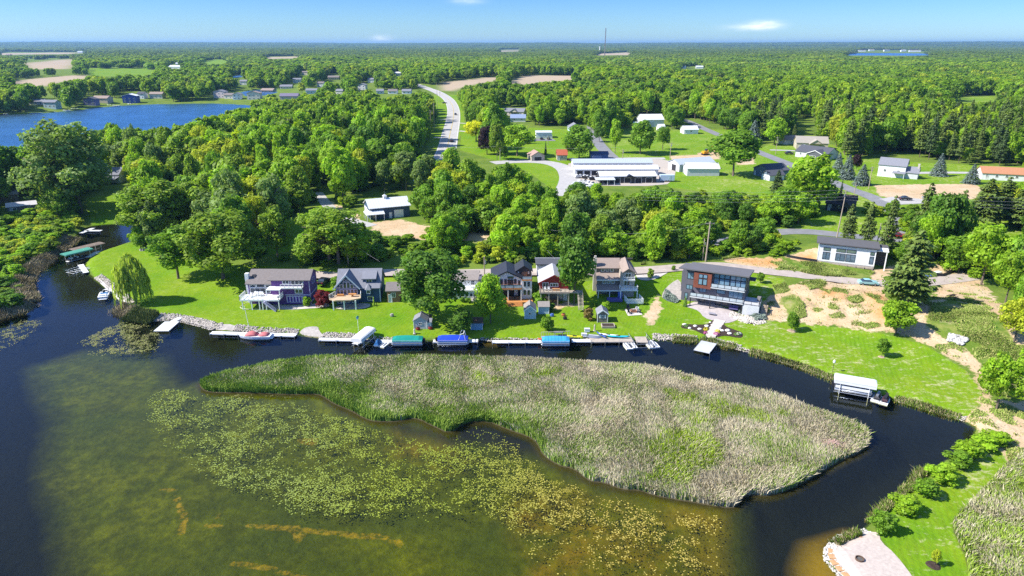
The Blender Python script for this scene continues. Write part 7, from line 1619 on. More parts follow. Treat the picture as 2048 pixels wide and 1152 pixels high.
# ------------------------------------------------------------------ docks, boats and lifts
M_DOCK = mat('white_dock', (.74, .74, .72), .6, .07, 1.2, .2, stripe=(0, .6, .25)); M_PIPE = M_ALU
def wp(px, py, z=0.0): p = GZ(px, py, z); return Vector((float(p[0]), float(p[1]), z))
def dock(label, a, c, width=1.3, z=.42, matl=None, name='dock', posts=True, group='docks along the shore', side=0):
    a, c = wp(*a, z), wp(*c, z); L = (c - a).length; rz = math.atan2(c.y - a.y, c.x - a.x)
    t = thing(name, label, 'dock', (a.x, a.y, 0), rz, group)
    MB().box(0, L, -width / 2, width / 2, z - .10, z).build('dock_deck', matl or M_DOCK, t)
    MB().box(-.03, L + .03, -width / 2 - .04, -width / 2 - .003, z - .2, z + .02).box(-.03, L + .03, width / 2 + .003, width / 2 + .04, z - .2, z + .02).build('dock_frame', M_WHITE if matl is None else matl, t)
    if posts:
        n = max(2, int(L / 3) + 1)
        for i in range(n):
            x = .1 + (L - .2) * i / (n - 1)
            MB().tube([(x, -width / 2 - .1, -1.2), (x, -width / 2 - .1, z + .45)], .045, 6).build('dock_post', M_PIPE, t)
    return t
dock('L shaped white dock at the head of the canal', (162, 466), (186, 456), 1.4); dock('white cross arm of the L shaped canal dock', (172, 461), (203, 461), 1.3)
dock('wide white dock jutting from the riprap on the left', (322, 662), (344, 643), 3.2); dock('narrow gangway joining the wide white dock to the riprap', (343, 644), (362, 634), 1.2, .46, posts=False)
dock('long white dock where the white runabout lies', (422, 665), (592, 670), 1.35)
dock('white dock between the boat ramp and the white canopy lift', (638, 678), (710, 679), 1.2); dock('short white finger dock under the white canopy lift', (710, 688), (722, 681), 1.5)
dock('white dock behind the covered jet ski', (752, 682), (838, 683), 1.3); dock('white dock behind the blue covered pontoon boat', (866, 682), (956, 681), 1.3)
dock('long white seawall dock beside the small beach', (984, 683), (1084, 683), 1.1); dock('white dock between the light blue pontoon and the grey boardwalk', (1130, 681), (1184, 681), 1.2)
dock('weathered grey boardwalk with kayaks lying on it', (1180, 680), (1265, 679), 2.2, .45, M_GREYDK); dock('wide grey floating dock at the foot of the stone steps', (1403, 703), (1418, 684), 3.2, .42, mat('grey_dock', (.47, .48, .50), .7, .1, 1, .2))
dock('narrow pale dock beside the green canopy lift', (176, 514), (197, 502), 1.4); dock('short pale dock with an angled gangway beside the empty frame lift', (161, 529), (172, 545), 1.3)
dock('low railed landing above the light blue pontoon', (1083, 675), (1138, 673), 1.6, .6, M_GREYDK)
rl = thing('landing_railing', 'pale wooden railing of the landing above the light blue pontoon', 'railing', wp(1083, 675, .6)); rv = wp(1140, 673, .6) - wp(1083, 675, .6)
rb = MB(); rb.bar((0, .7, .95), (rv.x, rv.y + .7, .95), .08)
for i in range(13): q = Vector((0, .7, 0)) + rv * (i / 12); rb.bar(q, q + Vector((0, 0, .95)), .07)
rb.build('rail_bars', mat('pale_wood', (.55, .48, .38), .8, .12, 2), rl)
def ring_hull(L, Wd, z0, z1, n=9, stern=.92):
    def ring(z, k, inset=0):
        p = []
        for i in range(n): u = i / (n - 1); x = -L / 2 + L * (u ** .9) * k; w = Wd / 2 * k * (stern + (1 - stern) * math.sin(u * 1.6)) * (1 - max(0, (u - .45) / .55) ** 2.2) - inset; p.append((x, w, z))
        return p + [(x, -w, z) for (x, w, _) in reversed(p)]
    return ring
def runabout(name, label, px, py, rz, L=6.2, Wd=2.2, hull=None, cover=None, tower=False, seats=None, stripe=None):
    p = wp(px, py); t = thing(name, label, 'boat', (p.x, p.y, 0), rz)
    r = ring_hull(L, Wd, 0, 1)
    MB().loft([[(x * .93, y * .75, -.25) for x, y, _ in r(0, .94)], [(x, y, .25) for x, y, _ in r(0, .98)], [(x, y, .78) for x, y, _ in r(0, 1)]]).build('hull', hull or M_WHITE, t, smooth=False)
    if stripe: MB().loft([[(x * 1.006, y * 1.012, .42) for x, y, _ in r(0, .99)], [(x * 1.006, y * 1.012, .62) for x, y, _ in r(0, .995)]], cap=False).build('hull_stripe', stripe, t)
    if cover:
        for (x0, x1, hh) in cover[1]:
            rg = []
            for i in range(5):
                u = i / 4; x = x0 + (x1 - x0) * u; s = math.sin(math.pi * min(max(u, .08), .92)); w = Wd * .44
                rg.append([(x, w * math.cos(a) * (.75 + .25 * s), .80 + hh * s * math.sin(a)) for a in np.linspace(0, math.pi, 7)])
            MB().loft(rg).build('boat_cover', cover[0], t, smooth=True)
    else:
        MB().slab([(-L * .42, -Wd * .36, .80), (L * .10, -Wd * .36, .80), (L * .10, Wd * .36, .80), (-L * .42, Wd * .36, .80)], .03).build('cockpit', M_BLACK if seats is None else paint('blue_upholstery', (.05, .22, .50)), t)
        MB().box(-L * .42, -L * .30, -Wd * .33, Wd * .33, .81, 1.1).box(-.6, -.1, -Wd * .33, -.25, .81, 1.1).box(-.6, -.1, .25, Wd * .33, .81, 1.1).build('seat', seats or M_WHITE, t)
        MB().loft([[(L * .10, -Wd * .38, .8), (L * .26, 0, .8), (L * .10, Wd * .38, .8)], [(L * .04, -Wd * .34, 1.2), (L * .17, 0, 1.2), (L * .04, Wd * .34, 1.2)]], cap=False).build('windshield', M_GLASS, t)
    if tower:
        b = MB()
        for sg in (-1, 1): b.tube([(.5, sg * Wd * .42, .8), (.1, sg * Wd * .40, 1.9), (-.7, sg * Wd * .36, 2.1)], .06)
        b.tube([(-.7, -Wd * .36, 2.1), (-.7, Wd * .36, 2.1)], .06); b.build('tower', M_BLACK, t)
    MB().box(-L / 2 - .45, -L / 2 + .02, -Wd * .36, Wd * .36, .15, .24).build('swim_platform', M_WHITE, t)
    return t
runabout('speedboat', 'blue and white speedboat tied to the concrete seawall', 210, 591, R(112), 6.6, 2.4, seats=M_WHITE, tower=True, stripe=paint('boat_blue', (.04, .16, .42)))
P_PINK = mat('faded_red_canvas', (.55, .17, .17), .85, .12, 1.2, .1)
runabout('runabout', 'white runabout with a faded red cover moored to the long dock', 511, 676, R(180), 7.0, 2.4, cover=(P_PINK, ((-3.0, -.9, .55), (-.6, 2.0, .85))), stripe=paint('pale_blue_stripe', (.35, .42, .60)))
def pontoon(name, label, px, py, rz, col, L=6.6, cover=True, tower=False, bim=None):
    p = wp(px, py); t = thing(name, label, 'boat', (p.x, p.y, 0), rz); Wd = 2.4
    for sg in (-1, 1): MB().tube([(-L / 2, sg * .85, .12), (L / 2 - .8, sg * .85, .12), (L / 2 - .3, sg * .85, .2), (L / 2, sg * .85, .35)], [.33, .33, .26, .05], 10).build('float', M_ALU, t, smooth=True)
    MB().box(-L / 2, L / 2 - .1, -Wd / 2, Wd / 2, .45, .54).build('pontoon_deck', M_GREYMETAL, t)
    MB().box(-L / 2 + .1, L / 2 - .3, -Wd / 2 + .02, -Wd / 2 + .07, .56, 1.15).box(-L / 2 + .1, L / 2 - .3, Wd / 2 - .07, Wd / 2 - .02, .56, 1.15).box(L / 2 - .35, L / 2 - .3, -Wd / 2 + .08, Wd / 2 - .08, .56, 1.15).build('side_panel', M_WHITE, t)
    if cover:
        rg = []
        for i in range(9):
            u = i / 8; x = -L / 2 + .02 + (L - .25) * u; top = 1.62 - .12 * math.sin(u * 9) * .4 - (.35 if i in (0, 8) else 0); lo = .95
            rg.append([(x, -Wd / 2 - .03, lo), (x, -Wd / 2 * .95, 1.2), (x, -Wd / 4, top), (x, 0, top + .05), (x, Wd / 4, top), (x, Wd / 2 * .95, 1.2), (x, Wd / 2 + .03, lo)])
        MB().loft(rg).build('boat_cover', col, t)
    if tower:
        b = MB()
        for sg in (-1, 1): b.tube([(1.2, sg * 1.1, 1.2), (1.7, sg * 1.0, 2.5), (2.3, sg * .9, 2.6)], .06); b.tube([(2.6, sg * 1.1, 1.2), (2.3, sg * .9, 2.6)], .05)
        b.tube([(2.3, -.9, 2.6), (2.3, .9, 2.6)], .06); b.build('tower', M_WHITE, t)
    MB().box(-L / 2 - .5, -L / 2 - .05, -.25, .25, .2, 1.25).build('outboard_motor', M_BLACK, t)
    return t
pontoon('pontoon_boat', 'pontoon boat under a teal green cover', 815, 687, R(180), mat('teal_canvas', (.015, .25, .20), .8, .12, 1, .1))
pontoon('pontoon_boat', 'pontoon boat under a royal blue cover with a white tow tower', 907, 686, 0, mat('royal_canvas', (.02, .06, .48), .8, .12, 1, .1), 6.6, tower=True)
pontoon('pontoon_boat', 'pontoon boat under a light blue striped cover', 1110, 688, R(180), mat('sky_canvas', (.05, .32, .58), .8, .1, 1, .1, stripe=(0, .7, .5)), 6.0)
def jetski(name, label, p, rz, hull, seat, cover=None, group=None):
    t = thing(name, label, 'jet ski', p, rz, group); r = ring_hull(3.1, 1.1, 0, 1)
    MB().loft([[(x * .95, y * .7, 0) for x, y, _ in r(0, .95)], [(x, y, .32) for x, y, _ in r(0, 1)], [(x * .9, y * .6, .55) for x, y, _ in r(0, .95)]]).build('hull', hull, t)
    MB().box(-1.3, .25, -.2, .2, .5, .82).build('seat', seat, t); MB().loft([[(.2, -.3, .5), (.9, -.22, .5), (.9, .22, .5), (.2, .3, .5)], [(.3, -.16, 1.0), (.55, -.1, 1.0), (.55, .1, 1.0), (.3, .16, 1.0)]]).build('cowl', seat, t); MB().tube([(.35, -.45, 1.02), (.4, 0, 1.05), (.35, .45, 1.02)], .04).build('handlebar', M_BLACK, t)
    if cover: MB().loft([[(x, y * 1.05, .35) for x, y, _ in r(0, 1.03)], [(x * .8, y * .5, .85) for x, y, _ in r(0, .9)], [(x * .45 + .1, y * .25, 1.12) for x, y, _ in r(0, .6)]]).build('cover', cover, t)
    return t
jetski('jet_ski', 'jet ski under a mid blue cover between the white canopy lift and the green pontoon', wp(756, 688, .1), R(85), M_WHITE, M_BLACK, mat('jetski_canvas', (.03, .12, .30), .8, .15, 1.5, .1))
def float_port(label, px, py, rz, group='white floating jet ski ports'):
    p = wp(px, py); t = thing('jet_ski_port', label, 'floating dock', (p.x, p.y, 0), rz, group); r = ring_hull(3.8, 1.5, 0, 1, stern=.95)
    MB().loft([[(x, y, -.15) for x, y, _ in r(0, 1)], [(x, y, .22) for x, y, _ in r(0, 1)]]).build('float_body', M_WHITE, t)
    MB().box(-1.5, 1.1, -.4, -.2, .23, .34).box(-1.5, 1.1, .2, .4, .23, .34).build('bunk', M_GREYMETAL, t); return t
float_port('white floating jet ski port beside the blue covered jet ski', 771, 688, R(70))
for px, py, lb in ((1254, 692, 'white jet ski port, first of the four on the grey boardwalk side'), (1263, 690, 'greyish jet ski port next to the empty grey lift'), (1299, 690, 'narrow white jet ski port right after the empty grey lift'), (1307, 689, 'white jet ski port at the end of the boardwalk group')): float_port(lb, px, py, R(100))
fp1 = float_port('white floating port under the black jet ski next to the canopy lift', 1754, 796, R(52)); fp2 = float_port('white floating port under the maroon jet ski, end of the row', 1770, 801, R(52))
jetski('jet_ski', 'black jet ski parked next to the grey canopy lift', wp(1756, 793, .3), R(52), M_BLACK, M_GREYMETAL); jetski('jet_ski', 'dark maroon jet ski at the end of the floating port', wp(1772, 798, .3), R(52), paint('dark_maroon', (.05, .02, .03)), M_BLACK)
def lift(name, label, px, py, rz, L, Wd, H, col, canopy=True, frame=M_ALU, arch=.55, cover_len=1.0, drop=.45):
    p = wp(px, py); t = thing(name, label, 'boat lift', (p.x, p.y, 0), rz)
    for sx in (-.36, .36):
        for sy in (-1, 1): MB().tube([(sx * L, sy * Wd / 2, -1.3), (sx * L, sy * Wd / 2, H)], .06, 6).build('lift_post', M_WHITE, t)
    b = MB()
    for sy in (-1, 1): b.tube([(-L / 2, sy * Wd / 2, .35), (L / 2, sy * Wd / 2, .35)], .06); b.tube([(-L / 2, sy * Wd / 2, H), (L / 2, sy * Wd / 2, H)], .05)
    n = 5
    for i in range(n): x = -L / 2 + L * i / (n - 1); b.tube([(x, -Wd / 2, .35 if not canopy else H), (x, 0, (.35 if not canopy else H + arch * .9)), (x, Wd / 2, .35 if not canopy else H)], .045)
    b.build('lift_frame', frame, t)
    if canopy:
        rg = []
        for x in (-L / 2 - .15, -L / 2 + .1, 0, L / 2 - .1, L / 2 + .15):
            k = .82 if abs(x) > L / 2 else 1
            rg.append([(x * cover_len, Wd / 2 * 1.08 * math.cos(a), H - (drop if abs(math.cos(a)) > .97 else 0) + arch * k * math.sin(a) ** .8) for a in np.linspace(0, math.pi, 9)])
        MB().loft(rg).build('canopy', col, t)
    return t
M_CANW = mat('white_canvas', (.76, .75, .74), .7, .05, .8, .2); M_CANG = mat('grey_canvas', (.62, .63, .66), .7, .06, .8, .2); M_CANT = mat('green_canvas', (.07, .27, .20), .75, .1, .8, .15)
lift('canopy_lift', 'boat lift with a rounded white canopy on the shore lawn', 728, 685, R(74), 6.2, 2.4, 1.9, M_CANW)
lift('canopy_lift', 'boat lift with a long pale grey canopy on the quiet channel', 1706, 786, R(-24), 6.6, 2.7, 2.5, M_CANG)
pontoon('pontoon_boat', 'grey pontoon boat hanging in the long pale grey canopy lift', 1705, 786, R(-24), M_GREYMETAL, 6.2, cover=False).location.z = .55
lift('canopy_lift', 'boat lift with a flat green canopy near the head of the canal', 157, 518, R(60), 7.6, 3.2, 2.3, M_CANT, arch=.25, drop=.2)
lift('canopy_lift', 'long brown framed boat lift with a dark mesh roof behind the green canopy', 177, 507, R(60), 9.0, 3.2, 2.3, mat('brown_mesh', (.17, .13, .10), .9, .2, 1), arch=.12, drop=.05, frame=M_GREYDK)
runabout('moored_boat', 'dark boat under the green canopy', 157, 519, R(60), 5.6, 2.1, hull=M_BLACK)
lift('frame_lift', 'empty pale frame boat lift in the canal', 157, 543, R(70), 5.0, 3.0, .9, M_WHITE, canopy=False, frame=M_WHITE)
lift('frame_lift', 'empty grey boat lift beside the boardwalk', 1281, 686, R(95), 6.2, 3.8, 1.0, M_WHITE, canopy=False, frame=M_GREYMETAL)
dock('grey slatted platform beside the empty grey lift', (1271, 679), (1294, 679), 3.0, .55, M_GREYDK)
def kayak(label, px, py, z, rz, col, L=3.4):
    p = wp(px, py, z); t = thing('kayak', label, 'kayak', (p.x, p.y, p.z), rz, 'kayaks and boards by the docks')
    rg = [[(x, w * math.cos(a), .14 + .16 * math.sin(a) + rise) for a in np.linspace(0, 2 * math.pi, 8)[:-1]] for x, w, rise in ((-L / 2, .03, .10), (-L * .35, .24, .03), (0, .34, 0), (L * .35, .24, .03), (L / 2, .03, .10))]
    MB().loft(rg).build('hull', col, t, smooth=True); MB().box(-.5, .35, -.2, .2, .27, .32).build('cockpit', M_BLACK, t); return t
kayak('orange red kayak leaning at the landing railing', 1092, 679, .75, R(4), paint('orange_red', (.60, .09, .03))); kayak('yellow kayak on the grass behind the dock', 1150, 674, .7, R(-8), paint('bright_yellow', (.62, .55, .03)))
kayak('dark blue kayak on the grey boardwalk', 1203, 671, .7, R(120), paint('deep_blue', (.04, .09, .30))); kayak('white paddle board on the grey boardwalk', 1217, 671, .7, R(-16), M_WHITE, 4.2); kayak('turquoise kayak with a pale tip at the boardwalk end', 1237, 674, .7, R(-5), paint('turquoise', (.02, .45, .58)), 4.6)
t = thing('dinghy', 'small upturned grey dinghy on the boardwalk beside the shore', 'boat', wp(1189, 674, .5), R(-15)); r = ring_hull(3.2, 1.3, 0, 1); MB().loft([[(x, y, 0) for x, y, _ in r(0, 1)], [(x * .9, y * .8, .4) for x, y, _ in r(0, .95)]]).build('hull', M_GREYMETAL, t); MB().box(-1.2, .9, -.05, .05, .4, .47).build('keel', M_WHITE, t)
t = thing('fish_cleaning_table', 'small grey work table on the railed landing', 'table', wp(1117, 671, .6)); MB().box(-.9, .9, -.4, .4, .8, .88).build('table_top', M_GREYMETAL, t); [MB().box(x - .05, x + .05, y - .05, y + .05, 0, .8).build('leg', M_GREYMETAL, t) for x in (-.8, .8) for y in (-.3, .3)]
for lb, px, py in (('white storage box on the dock near the yellow kayak', 1168, 674), ('white cooler on the lawn above the dock', 1174, 664)):
    t = thing('storage_box', lb, 'box', g1(px, py) + Vector((0, 0, .15))); MB().box(-.55, .55, -.35, .35, 0, .6).build('box_body', M_WHITE, t); MB().box(-.6, .6, -.4, .4, .603, .7).build('lid', P_GRYW, t)
# ------------------------------------------------------------------ vehicles
def car(name, label, px, py, rz, body, cat='car', L=4.6, W_=1.85, H=1.45, kind='sedan', group=None, loc=None):
    p = g1(px, py) if loc is None else loc
    t = thing(name, label, cat, (p.x, p.y, p.z + .08), rz, group); w = W_ / 2
    prof = {'sedan': [(-.5, .32), (-.5, .62), (-.47, .68), (-.30, .72), (.24, .70), (.46, .58), (.5, .48), (.5, .3)], 'truck': [(-.5, .4), (-.5, .72), (.14, .72), (.3, .72), (.46, .68), (.5, .6), (.5, .36)]}[kind]
    MB().loft([[(x * L, y, z * H) for x, z in prof] for y in (-w, -w * .96, w * .96, w)] if False else [[(x * L, -w, z * H) for x, z in prof], [(x * L, w, z * H) for x, z in prof]]).build('body', body, t)
    cab = {'sedan': ((-.36, .20), (-.22, .06)), 'truck': ((-.08, .24), (-.06, .12))}[kind]
    MB().loft([[(cab[0][0] * L, -w * .95, .70 * H), (cab[0][1] * L, -w * .95, .69 * H), (cab[0][1] * L, w * .95, .69 * H), (cab[0][0] * L, w * .95, .70 * H)], [(cab[1][0] * L, -w * .72, H * .97), (cab[1][1] * L, -w * .72, H * .97), (cab[1][1] * L, w * .72, H * .97), (cab[1][0] * L, w * .72, H * .97)]]).build('window', M_GLASS, t)
    MB().slab([((cab[1][0] - .01) * L, -w * .74, H), ((cab[1][1] + .01) * L, -w * .74, H), ((cab[1][1] + .01) * L, w * .74, H), ((cab[1][0] - .01) * L, w * .74, H)], .05).build('roof', body, t)
    if kind == 'truck': MB().box(-.48 * L, -.1 * L, -w * .86, w * .86, .725 * H, .74 * H).build('truck_bed', M_BLACK, t)
    for sx in (-.31, .31):
        for sy in (-1, 1):
            wv = MB().tube([(sx * L, sy * (w - .22), .33), (sx * L, sy * (w + .02), .33)], .33, 12).build('wheel', M_RUBBER, t)
            MB().tube([(sx * L, sy * (w + .021), .33), (sx * L, sy * (w + .035), .33)], .2, 10).build('rim', M_GREYMETAL, wv)
    for sy in (-1, 1):
        MB().box(.485 * L, .505 * L, sy * w * .72 - .18, sy * w * .72 + .18, .50 * H, .60 * H).build('headlight', M_WHITE, t); MB().box(-.506 * L, -.49 * L, sy * w * .72 - .16, sy * w * .72 + .16, .54 * H, .64 * H).build('taillight', paint('tail_red', (.4, .02, .02)), t)
    return t
car('parked_car', 'pale turquoise car parked on the sandy lot', 1735, 570, R(-8), paint('pale_turquoise', (.30, .55, .56), rough=.3, spec=.6)); car('parked_suv', 'black car parked behind the purple house', 648, 568, R(78), paint('car_black', (.02, .02, .025), rough=.25, spec=.6), H=1.7)
car('pickup_truck', 'red pickup truck on the country road behind the trees', 1793, 477, R(-4), paint('car_red', (.42, .02, .02), rough=.3, spec=.6), 'truck', 5.6, 2.0, 1.8, 'truck'); car('parked_suv', 'black car parked at the end of the side apron by the tan field', 1810, 401, R(3), paint('car_black2', (.025, .025, .035), rough=.25, spec=.6), H=1.7)
car('parked_car', 'silver car parked next to the black car by the tan field', 1856, 399, R(5), paint('car_silver', (.35, .36, .38), rough=.3, spec=.6)); car('parked_suv', 'dark car in the driveway of the slate roofed ranch house', 1578, 309, R(4), paint('car_dark', (.03, .03, .035), rough=.3, spec=.6), H=1.75)
car('driving_suv', 'dark vehicle driving up the highway, nearest of the two', 903, 284, R(97), paint('car_dark', (.03, .03, .035)), 'car', 5.2, 2.0, 2.0); car('driving_car', 'small dark car farther up the highway', 911, 230, R(95), paint('car_dark', (.03, .03, .035)), 'car', 4.8, 1.9, 1.6)
car('parked_car', 'dark car beside the highway bend', 889, 207, R(20), paint('car_dark', (.03, .03, .035))); car('parked_car', 'black car on the yard road beside the red roofed cottage', 1146, 322, R(5), paint('car_black', (.02, .02, .025)))
car('parked_car', 'black car in the left bay of the white double garage apron', 1083, 279, R(92), paint('car_black', (.02, .02, .025))); car('parked_car', 'dark car parked beside the black car on the double garage apron', 1097, 279, R(92), paint('car_dark', (.03, .03, .035)))
t = thing('cargo_trailer', 'pale blue box trailer beside the storage buildings', 'trailer', g1(1320, 364), R(0)); MB().box(0, 6.2, 0, 2.4, .6, 3.0).build('trailer_box', paint('pale_blue_box', (.50, .60, .72)), t); [MB().tube([(x, -.05, .38), (x, .25, .38)], .38, 10).build('wheel', M_RUBBER, t) for x in (2.6, 3.6)]; MB().box(3.9, 4.8, -.03, 0, .7, 2.7).build('door', P_PALE, t); MB().bar((6.2, 1.2, .55), (7.6, 1.2, .5), .12).build('drawbar', M_BLACK, t)
t = thing('excavator', 'yellow excavator working on the bare soil beyond the garages', 'excavator', g1(1411, 310), R(20)); Y_ = paint('machine_yellow', (.62, .30, .02)); [MB().box(-1.9, 1.9, y - .3, y + .3, 0, .8).build('track', M_BLACK, t) for y in (-1, 1)]; MB().box(-1.8, 1.2, -1.2, 1.2, .95, 2.1).build('body', Y_, t); MB().box(.1, 1.3, .1, 1.2, 2.1, 3.1).build('cab', M_GLASS, t); MB().tube([(1.0, -.4, 1.9), (3.2, -.4, 4.6), (5.0, -.4, 3.4)], [.3, .3, .2], 4).build('boom', Y_, t); MB().tube([(5.0, -.4, 3.4), (5.6, -.4, 1.2)], .2, 4).build('arm', Y_, t); MB().box(5.2, 6.0, -.9, .1, .4, 1.2).build('bucket', M_BLACK, t)
YB = [(1168, 367, 'white'), (1176, 358, 'black'), (1162, 356, 'grey'), (1184, 372, 'white'), (1190, 360, 'black'), (1158, 372, 'grey'), (1171, 376, 'white')]
YL = ['white boat on a trailer in the storage yard, farthest from the sheds', 'black boat parked under the open storage bays', 'grey boat at the far side of the storage yard', 'white boat beside the black fronted boat storage', 'black boat at the lean to of the boat storage', 'grey boat next to the yard road', 'white boat closest to the tree belt in the yard']
for (px, py, c_), lb in zip(YB, YL):
    p = g1(px, py); t = runabout('trailered_boat', lb, px, py, R(random.uniform(-40, 40)), 5.5, 2.0, hull={'white': M_WHITE, 'black': M_BLACK, 'grey': P_GRYW}[c_]); t.location = (p.x, p.y, p.z + .6); MB().bar((-2.6, 0, -.2), (3.8, 0, -.3), 1.2, .12).build('trailer_frame', M_GREYMETAL, t); [MB().tube([(-.8, y, -.35), (-.8, y + .2, -.35)], .3, 8).build('wheel', M_RUBBER, t) for y in (-.9, .7)]
# ------------------------------------------------------------------ poles and wires
M_POLE = mat('weathered_pole', (.38, .31, .24), .9, .2, 2, .1, aniso=(1, 1, .2))
def pole(label, px, py, top, arm=0.0, lean=(0, 0), r0=.16, mt=None):
    p = g1(px, py); dep = p.y * CP - (p.z - CAM_H) * SP; H = (py - top) * dep / F / CP
    t = thing('utility_pole', label, 'utility pole', (p.x, p.y, p.z - .3), 0, 'utility poles')
    MB().tube([(0, 0, 0), (lean[0] * H, lean[1] * H, H + .3)], [r0, r0 * .7], 8).build('shaft', mt or M_POLE, t)
    tp = Vector((lean[0] * H, lean[1] * H, H + .3))
    if arm: MB().box(tp.x - arm, tp.x + arm, tp.y - .07, tp.y + .07, H - .35, H - .2).build('crossarm', M_POLE, t); [MB().tube([(tp.x + k * arm, tp.y, H - .2), (tp.x + k * arm, tp.y, H + .05)], .05, 6).build('insulator', M_GREYMETAL, t) for k in (-.9, -.4, .4, .9)]
    MB().tube([(.28, 0, H - 1.6), (.28, 0, H - .8)], .2, 8).build('transformer', M_GREYMETAL, t)
    return Vector((p.x, p.y, p.z)) + tp
tops = {}
for k, a in {'A': ('thick pale utility pole behind the modern house', 1411, 523, 446, 1.2, (.02, 0), .24), 'B': ('short pole standing against the thick pale one', 1405, 521, 478), 'C': ('pole rising between the trees behind the purple house', 697, 531, 478, 0), 'D': ('pole in front of the thicket behind the farmhouse', 1058, 489, 456, .8), 'E': ('grey pole beside the white sunroom house', 969, 556, 514, 0),
 'G': ('tall pole by the lawn of the dark roofed house', 1673, 478, 385, 1.2, (.035, 0), .2), 'H': ('pole beside the broad blue spruce', 1737, 378, 336, 1.0), 'I': ('thin pole by the lane bend', 1708, 391, 367, 0), 'J': ('tall pole behind the storage buildings', 1339, 330, 288, 1.0), 'K': ('pole on the meadow behind the long storage roof', 1245, 320, 300, .8), 'L': ('pole by the lawn in front of the tan house', 1551, 309, 276, .9),
 'M': ('grey pole beside the lane farther up', 1487, 270, 255, .8), 'N': ('pole in front of the copper beech', 1000, 322, 296, .8), 'O': ('pole beside the double garage', 1096, 290, 272, 0)}.items(): tops[k] = pole(*a)
for i, (px, py, tp) in enumerate(((859, 283, 237), (853, 278, 259), (849, 275, 260), (862, 270, 224), (869, 262, 210), (875, 222, 190), (880, 205, 184), (874, 190, 170))): tops['R%d' % i] = pole('pole of the highway line, %s' % ['tallest one by the shaded verge', 'short one by the shaded verge', 'shortest at the woods edge', 'behind the tallest', 'beside the first driveway', 'at the inside of the bend', 'beyond the bend', 'farthest up the road'][i], px, py, tp, .8 if i % 2 else 0)
pole('dead grey trunk standing behind the new white house', 1752, 497, 448, 0, (.02, 0), .16)
def wire(label, pts, sag=.8, r0=.02):
    b = MB()
    for a, c in zip(pts[:-1], pts[1:]):
        a, c = Vector(a), Vector(c); b.tube([a.lerp(c, i / 10) - Vector((0, 0, sag * 4 * (i / 10) * (1 - i / 10))) for i in range(11)], r0, 4)
    o = b.build('power_line', mat('grey_cable', (.45, .45, .46), .5, .05, 1)); tag(o, label, 'cable', 'power lines')
gl_ = tops['G']; left = Vector((gl_.x - 60, gl_.y + 4, gl_.z - 1)); right = Vector((gl_.x + 70, gl_.y - 6, gl_.z - 1.5))
for i, dz in enumerate((-.2, -1.3, -2.3, -3.2)): wire('%s wire strung across the dark roofed house by the tall pole' % ['topmost', 'second', 'third', 'lowest'][i], [left + Vector((0, 0, dz)), gl_ + Vector((0, 0, dz)), right + Vector((0, 0, dz))], .7, .014)
wire('wire from the thicket pole down to the red house', [tops['D'], Vector(g1(1110, 548)) + Vector((0, 0, 4))], .4, .012); wire('wire from the pole behind the purple house to the blue house', [tops['C'], Vector(g1(762, 560)) + Vector((0, 0, 5))], .4, .012); wire('wire crossing the lake road to the thick pale pole', [tops['A'] - Vector((0, 0, .5)), Vector(g1(1250, 520)) + Vector((0, 0, 7.5)), tops['D']], .8, .013)
wire('wire crossing in front of the copper beech', [tops['N'] - Vector((45, -4, 0)), tops['N'], tops['N'] + Vector((60, -6, .4))], .8, .02)
# ------------------------------------------------------------------ small things on the lawns and lots
M_FLOW = {'yellow': mat('yellow_flowers', (.62, .55, .03), .8, .2, 6), 'pink': mat('pink_flowers', (.42, .10, .24), .8, .25, 6), 'green': mat('herb_leaves', (.10, .20, .03), .8, .25, 6)}
def clump(label, px, py, rad, h, m):
    r = np.random.default_rng(px); n = 160; d = unit(r.normal(size=(n, 3)) + np.array([0, 0, .5])); P = d * np.array([rad, rad, h]); v = card_geo(P, unit(d + r.normal(size=(n, 3)) * .3), np.full(n, .09), np.full(n, .09), r)
    o = np_mesh('flower_clump', v.reshape(-1, 3), np.arange(4 * n), np.full(n, 4), m); o.location = g1(px, py) + Vector((0, 0, .08)); tag(o, label, 'flowers', 'flower clumps by the stone steps')
for lb, px, py, rd, h, c_ in (('bright yellow flower clump left of the stone steps', 1412, 660, .62, .5, 'yellow'), ('bright yellow flower clump right of the stone steps', 1435, 664, .65, .5, 'yellow'), ('pink flower clump right of the stone steps', 1433, 669, .75, .4, 'pink'), ('small pink flower clump left of the stone steps', 1411, 667, .5, .35, 'pink'), ('green herb clump at the far left of the flower bed', 1372, 653, .8, .4, 'green'), ('green herb clump at the right end of the flower bed', 1475, 670, .8, .5, 'green'), ('round green plant left of the dock head', 1409, 676, .5, .5, 'green'), ('round green plant right of the dock head', 1427, 680, .5, .45, 'green')): clump(lb, px, py, rd, h, M_FLOW[c_])
M_SLAB = mat('stone_slab', (.56, .50, .44), .85, .15, 1.5, .15)
a, c = g1(1440, 641), g1(1419, 680); stp = thing('stone_steps', 'pale stone slab steps leading from the patio down to the grey dock', 'steps', a, math.atan2(c.y - a.y, c.x - a.x)); L = math.hypot(c.x - a.x, c.y - a.y)
for i in range(13): u = L * i / 13; z_ = hz(a.x + (c.x - a.x) * u / L, a.y + (c.y - a.y) * u / L) - a.z; wd = 1.25 - .02 * i + random.uniform(-.12, .12); MB().box(u + .03, u + L / 13 - .03, -wd, wd, z_ - .2, z_ + .16).build('slab', M_SLAB, stp)
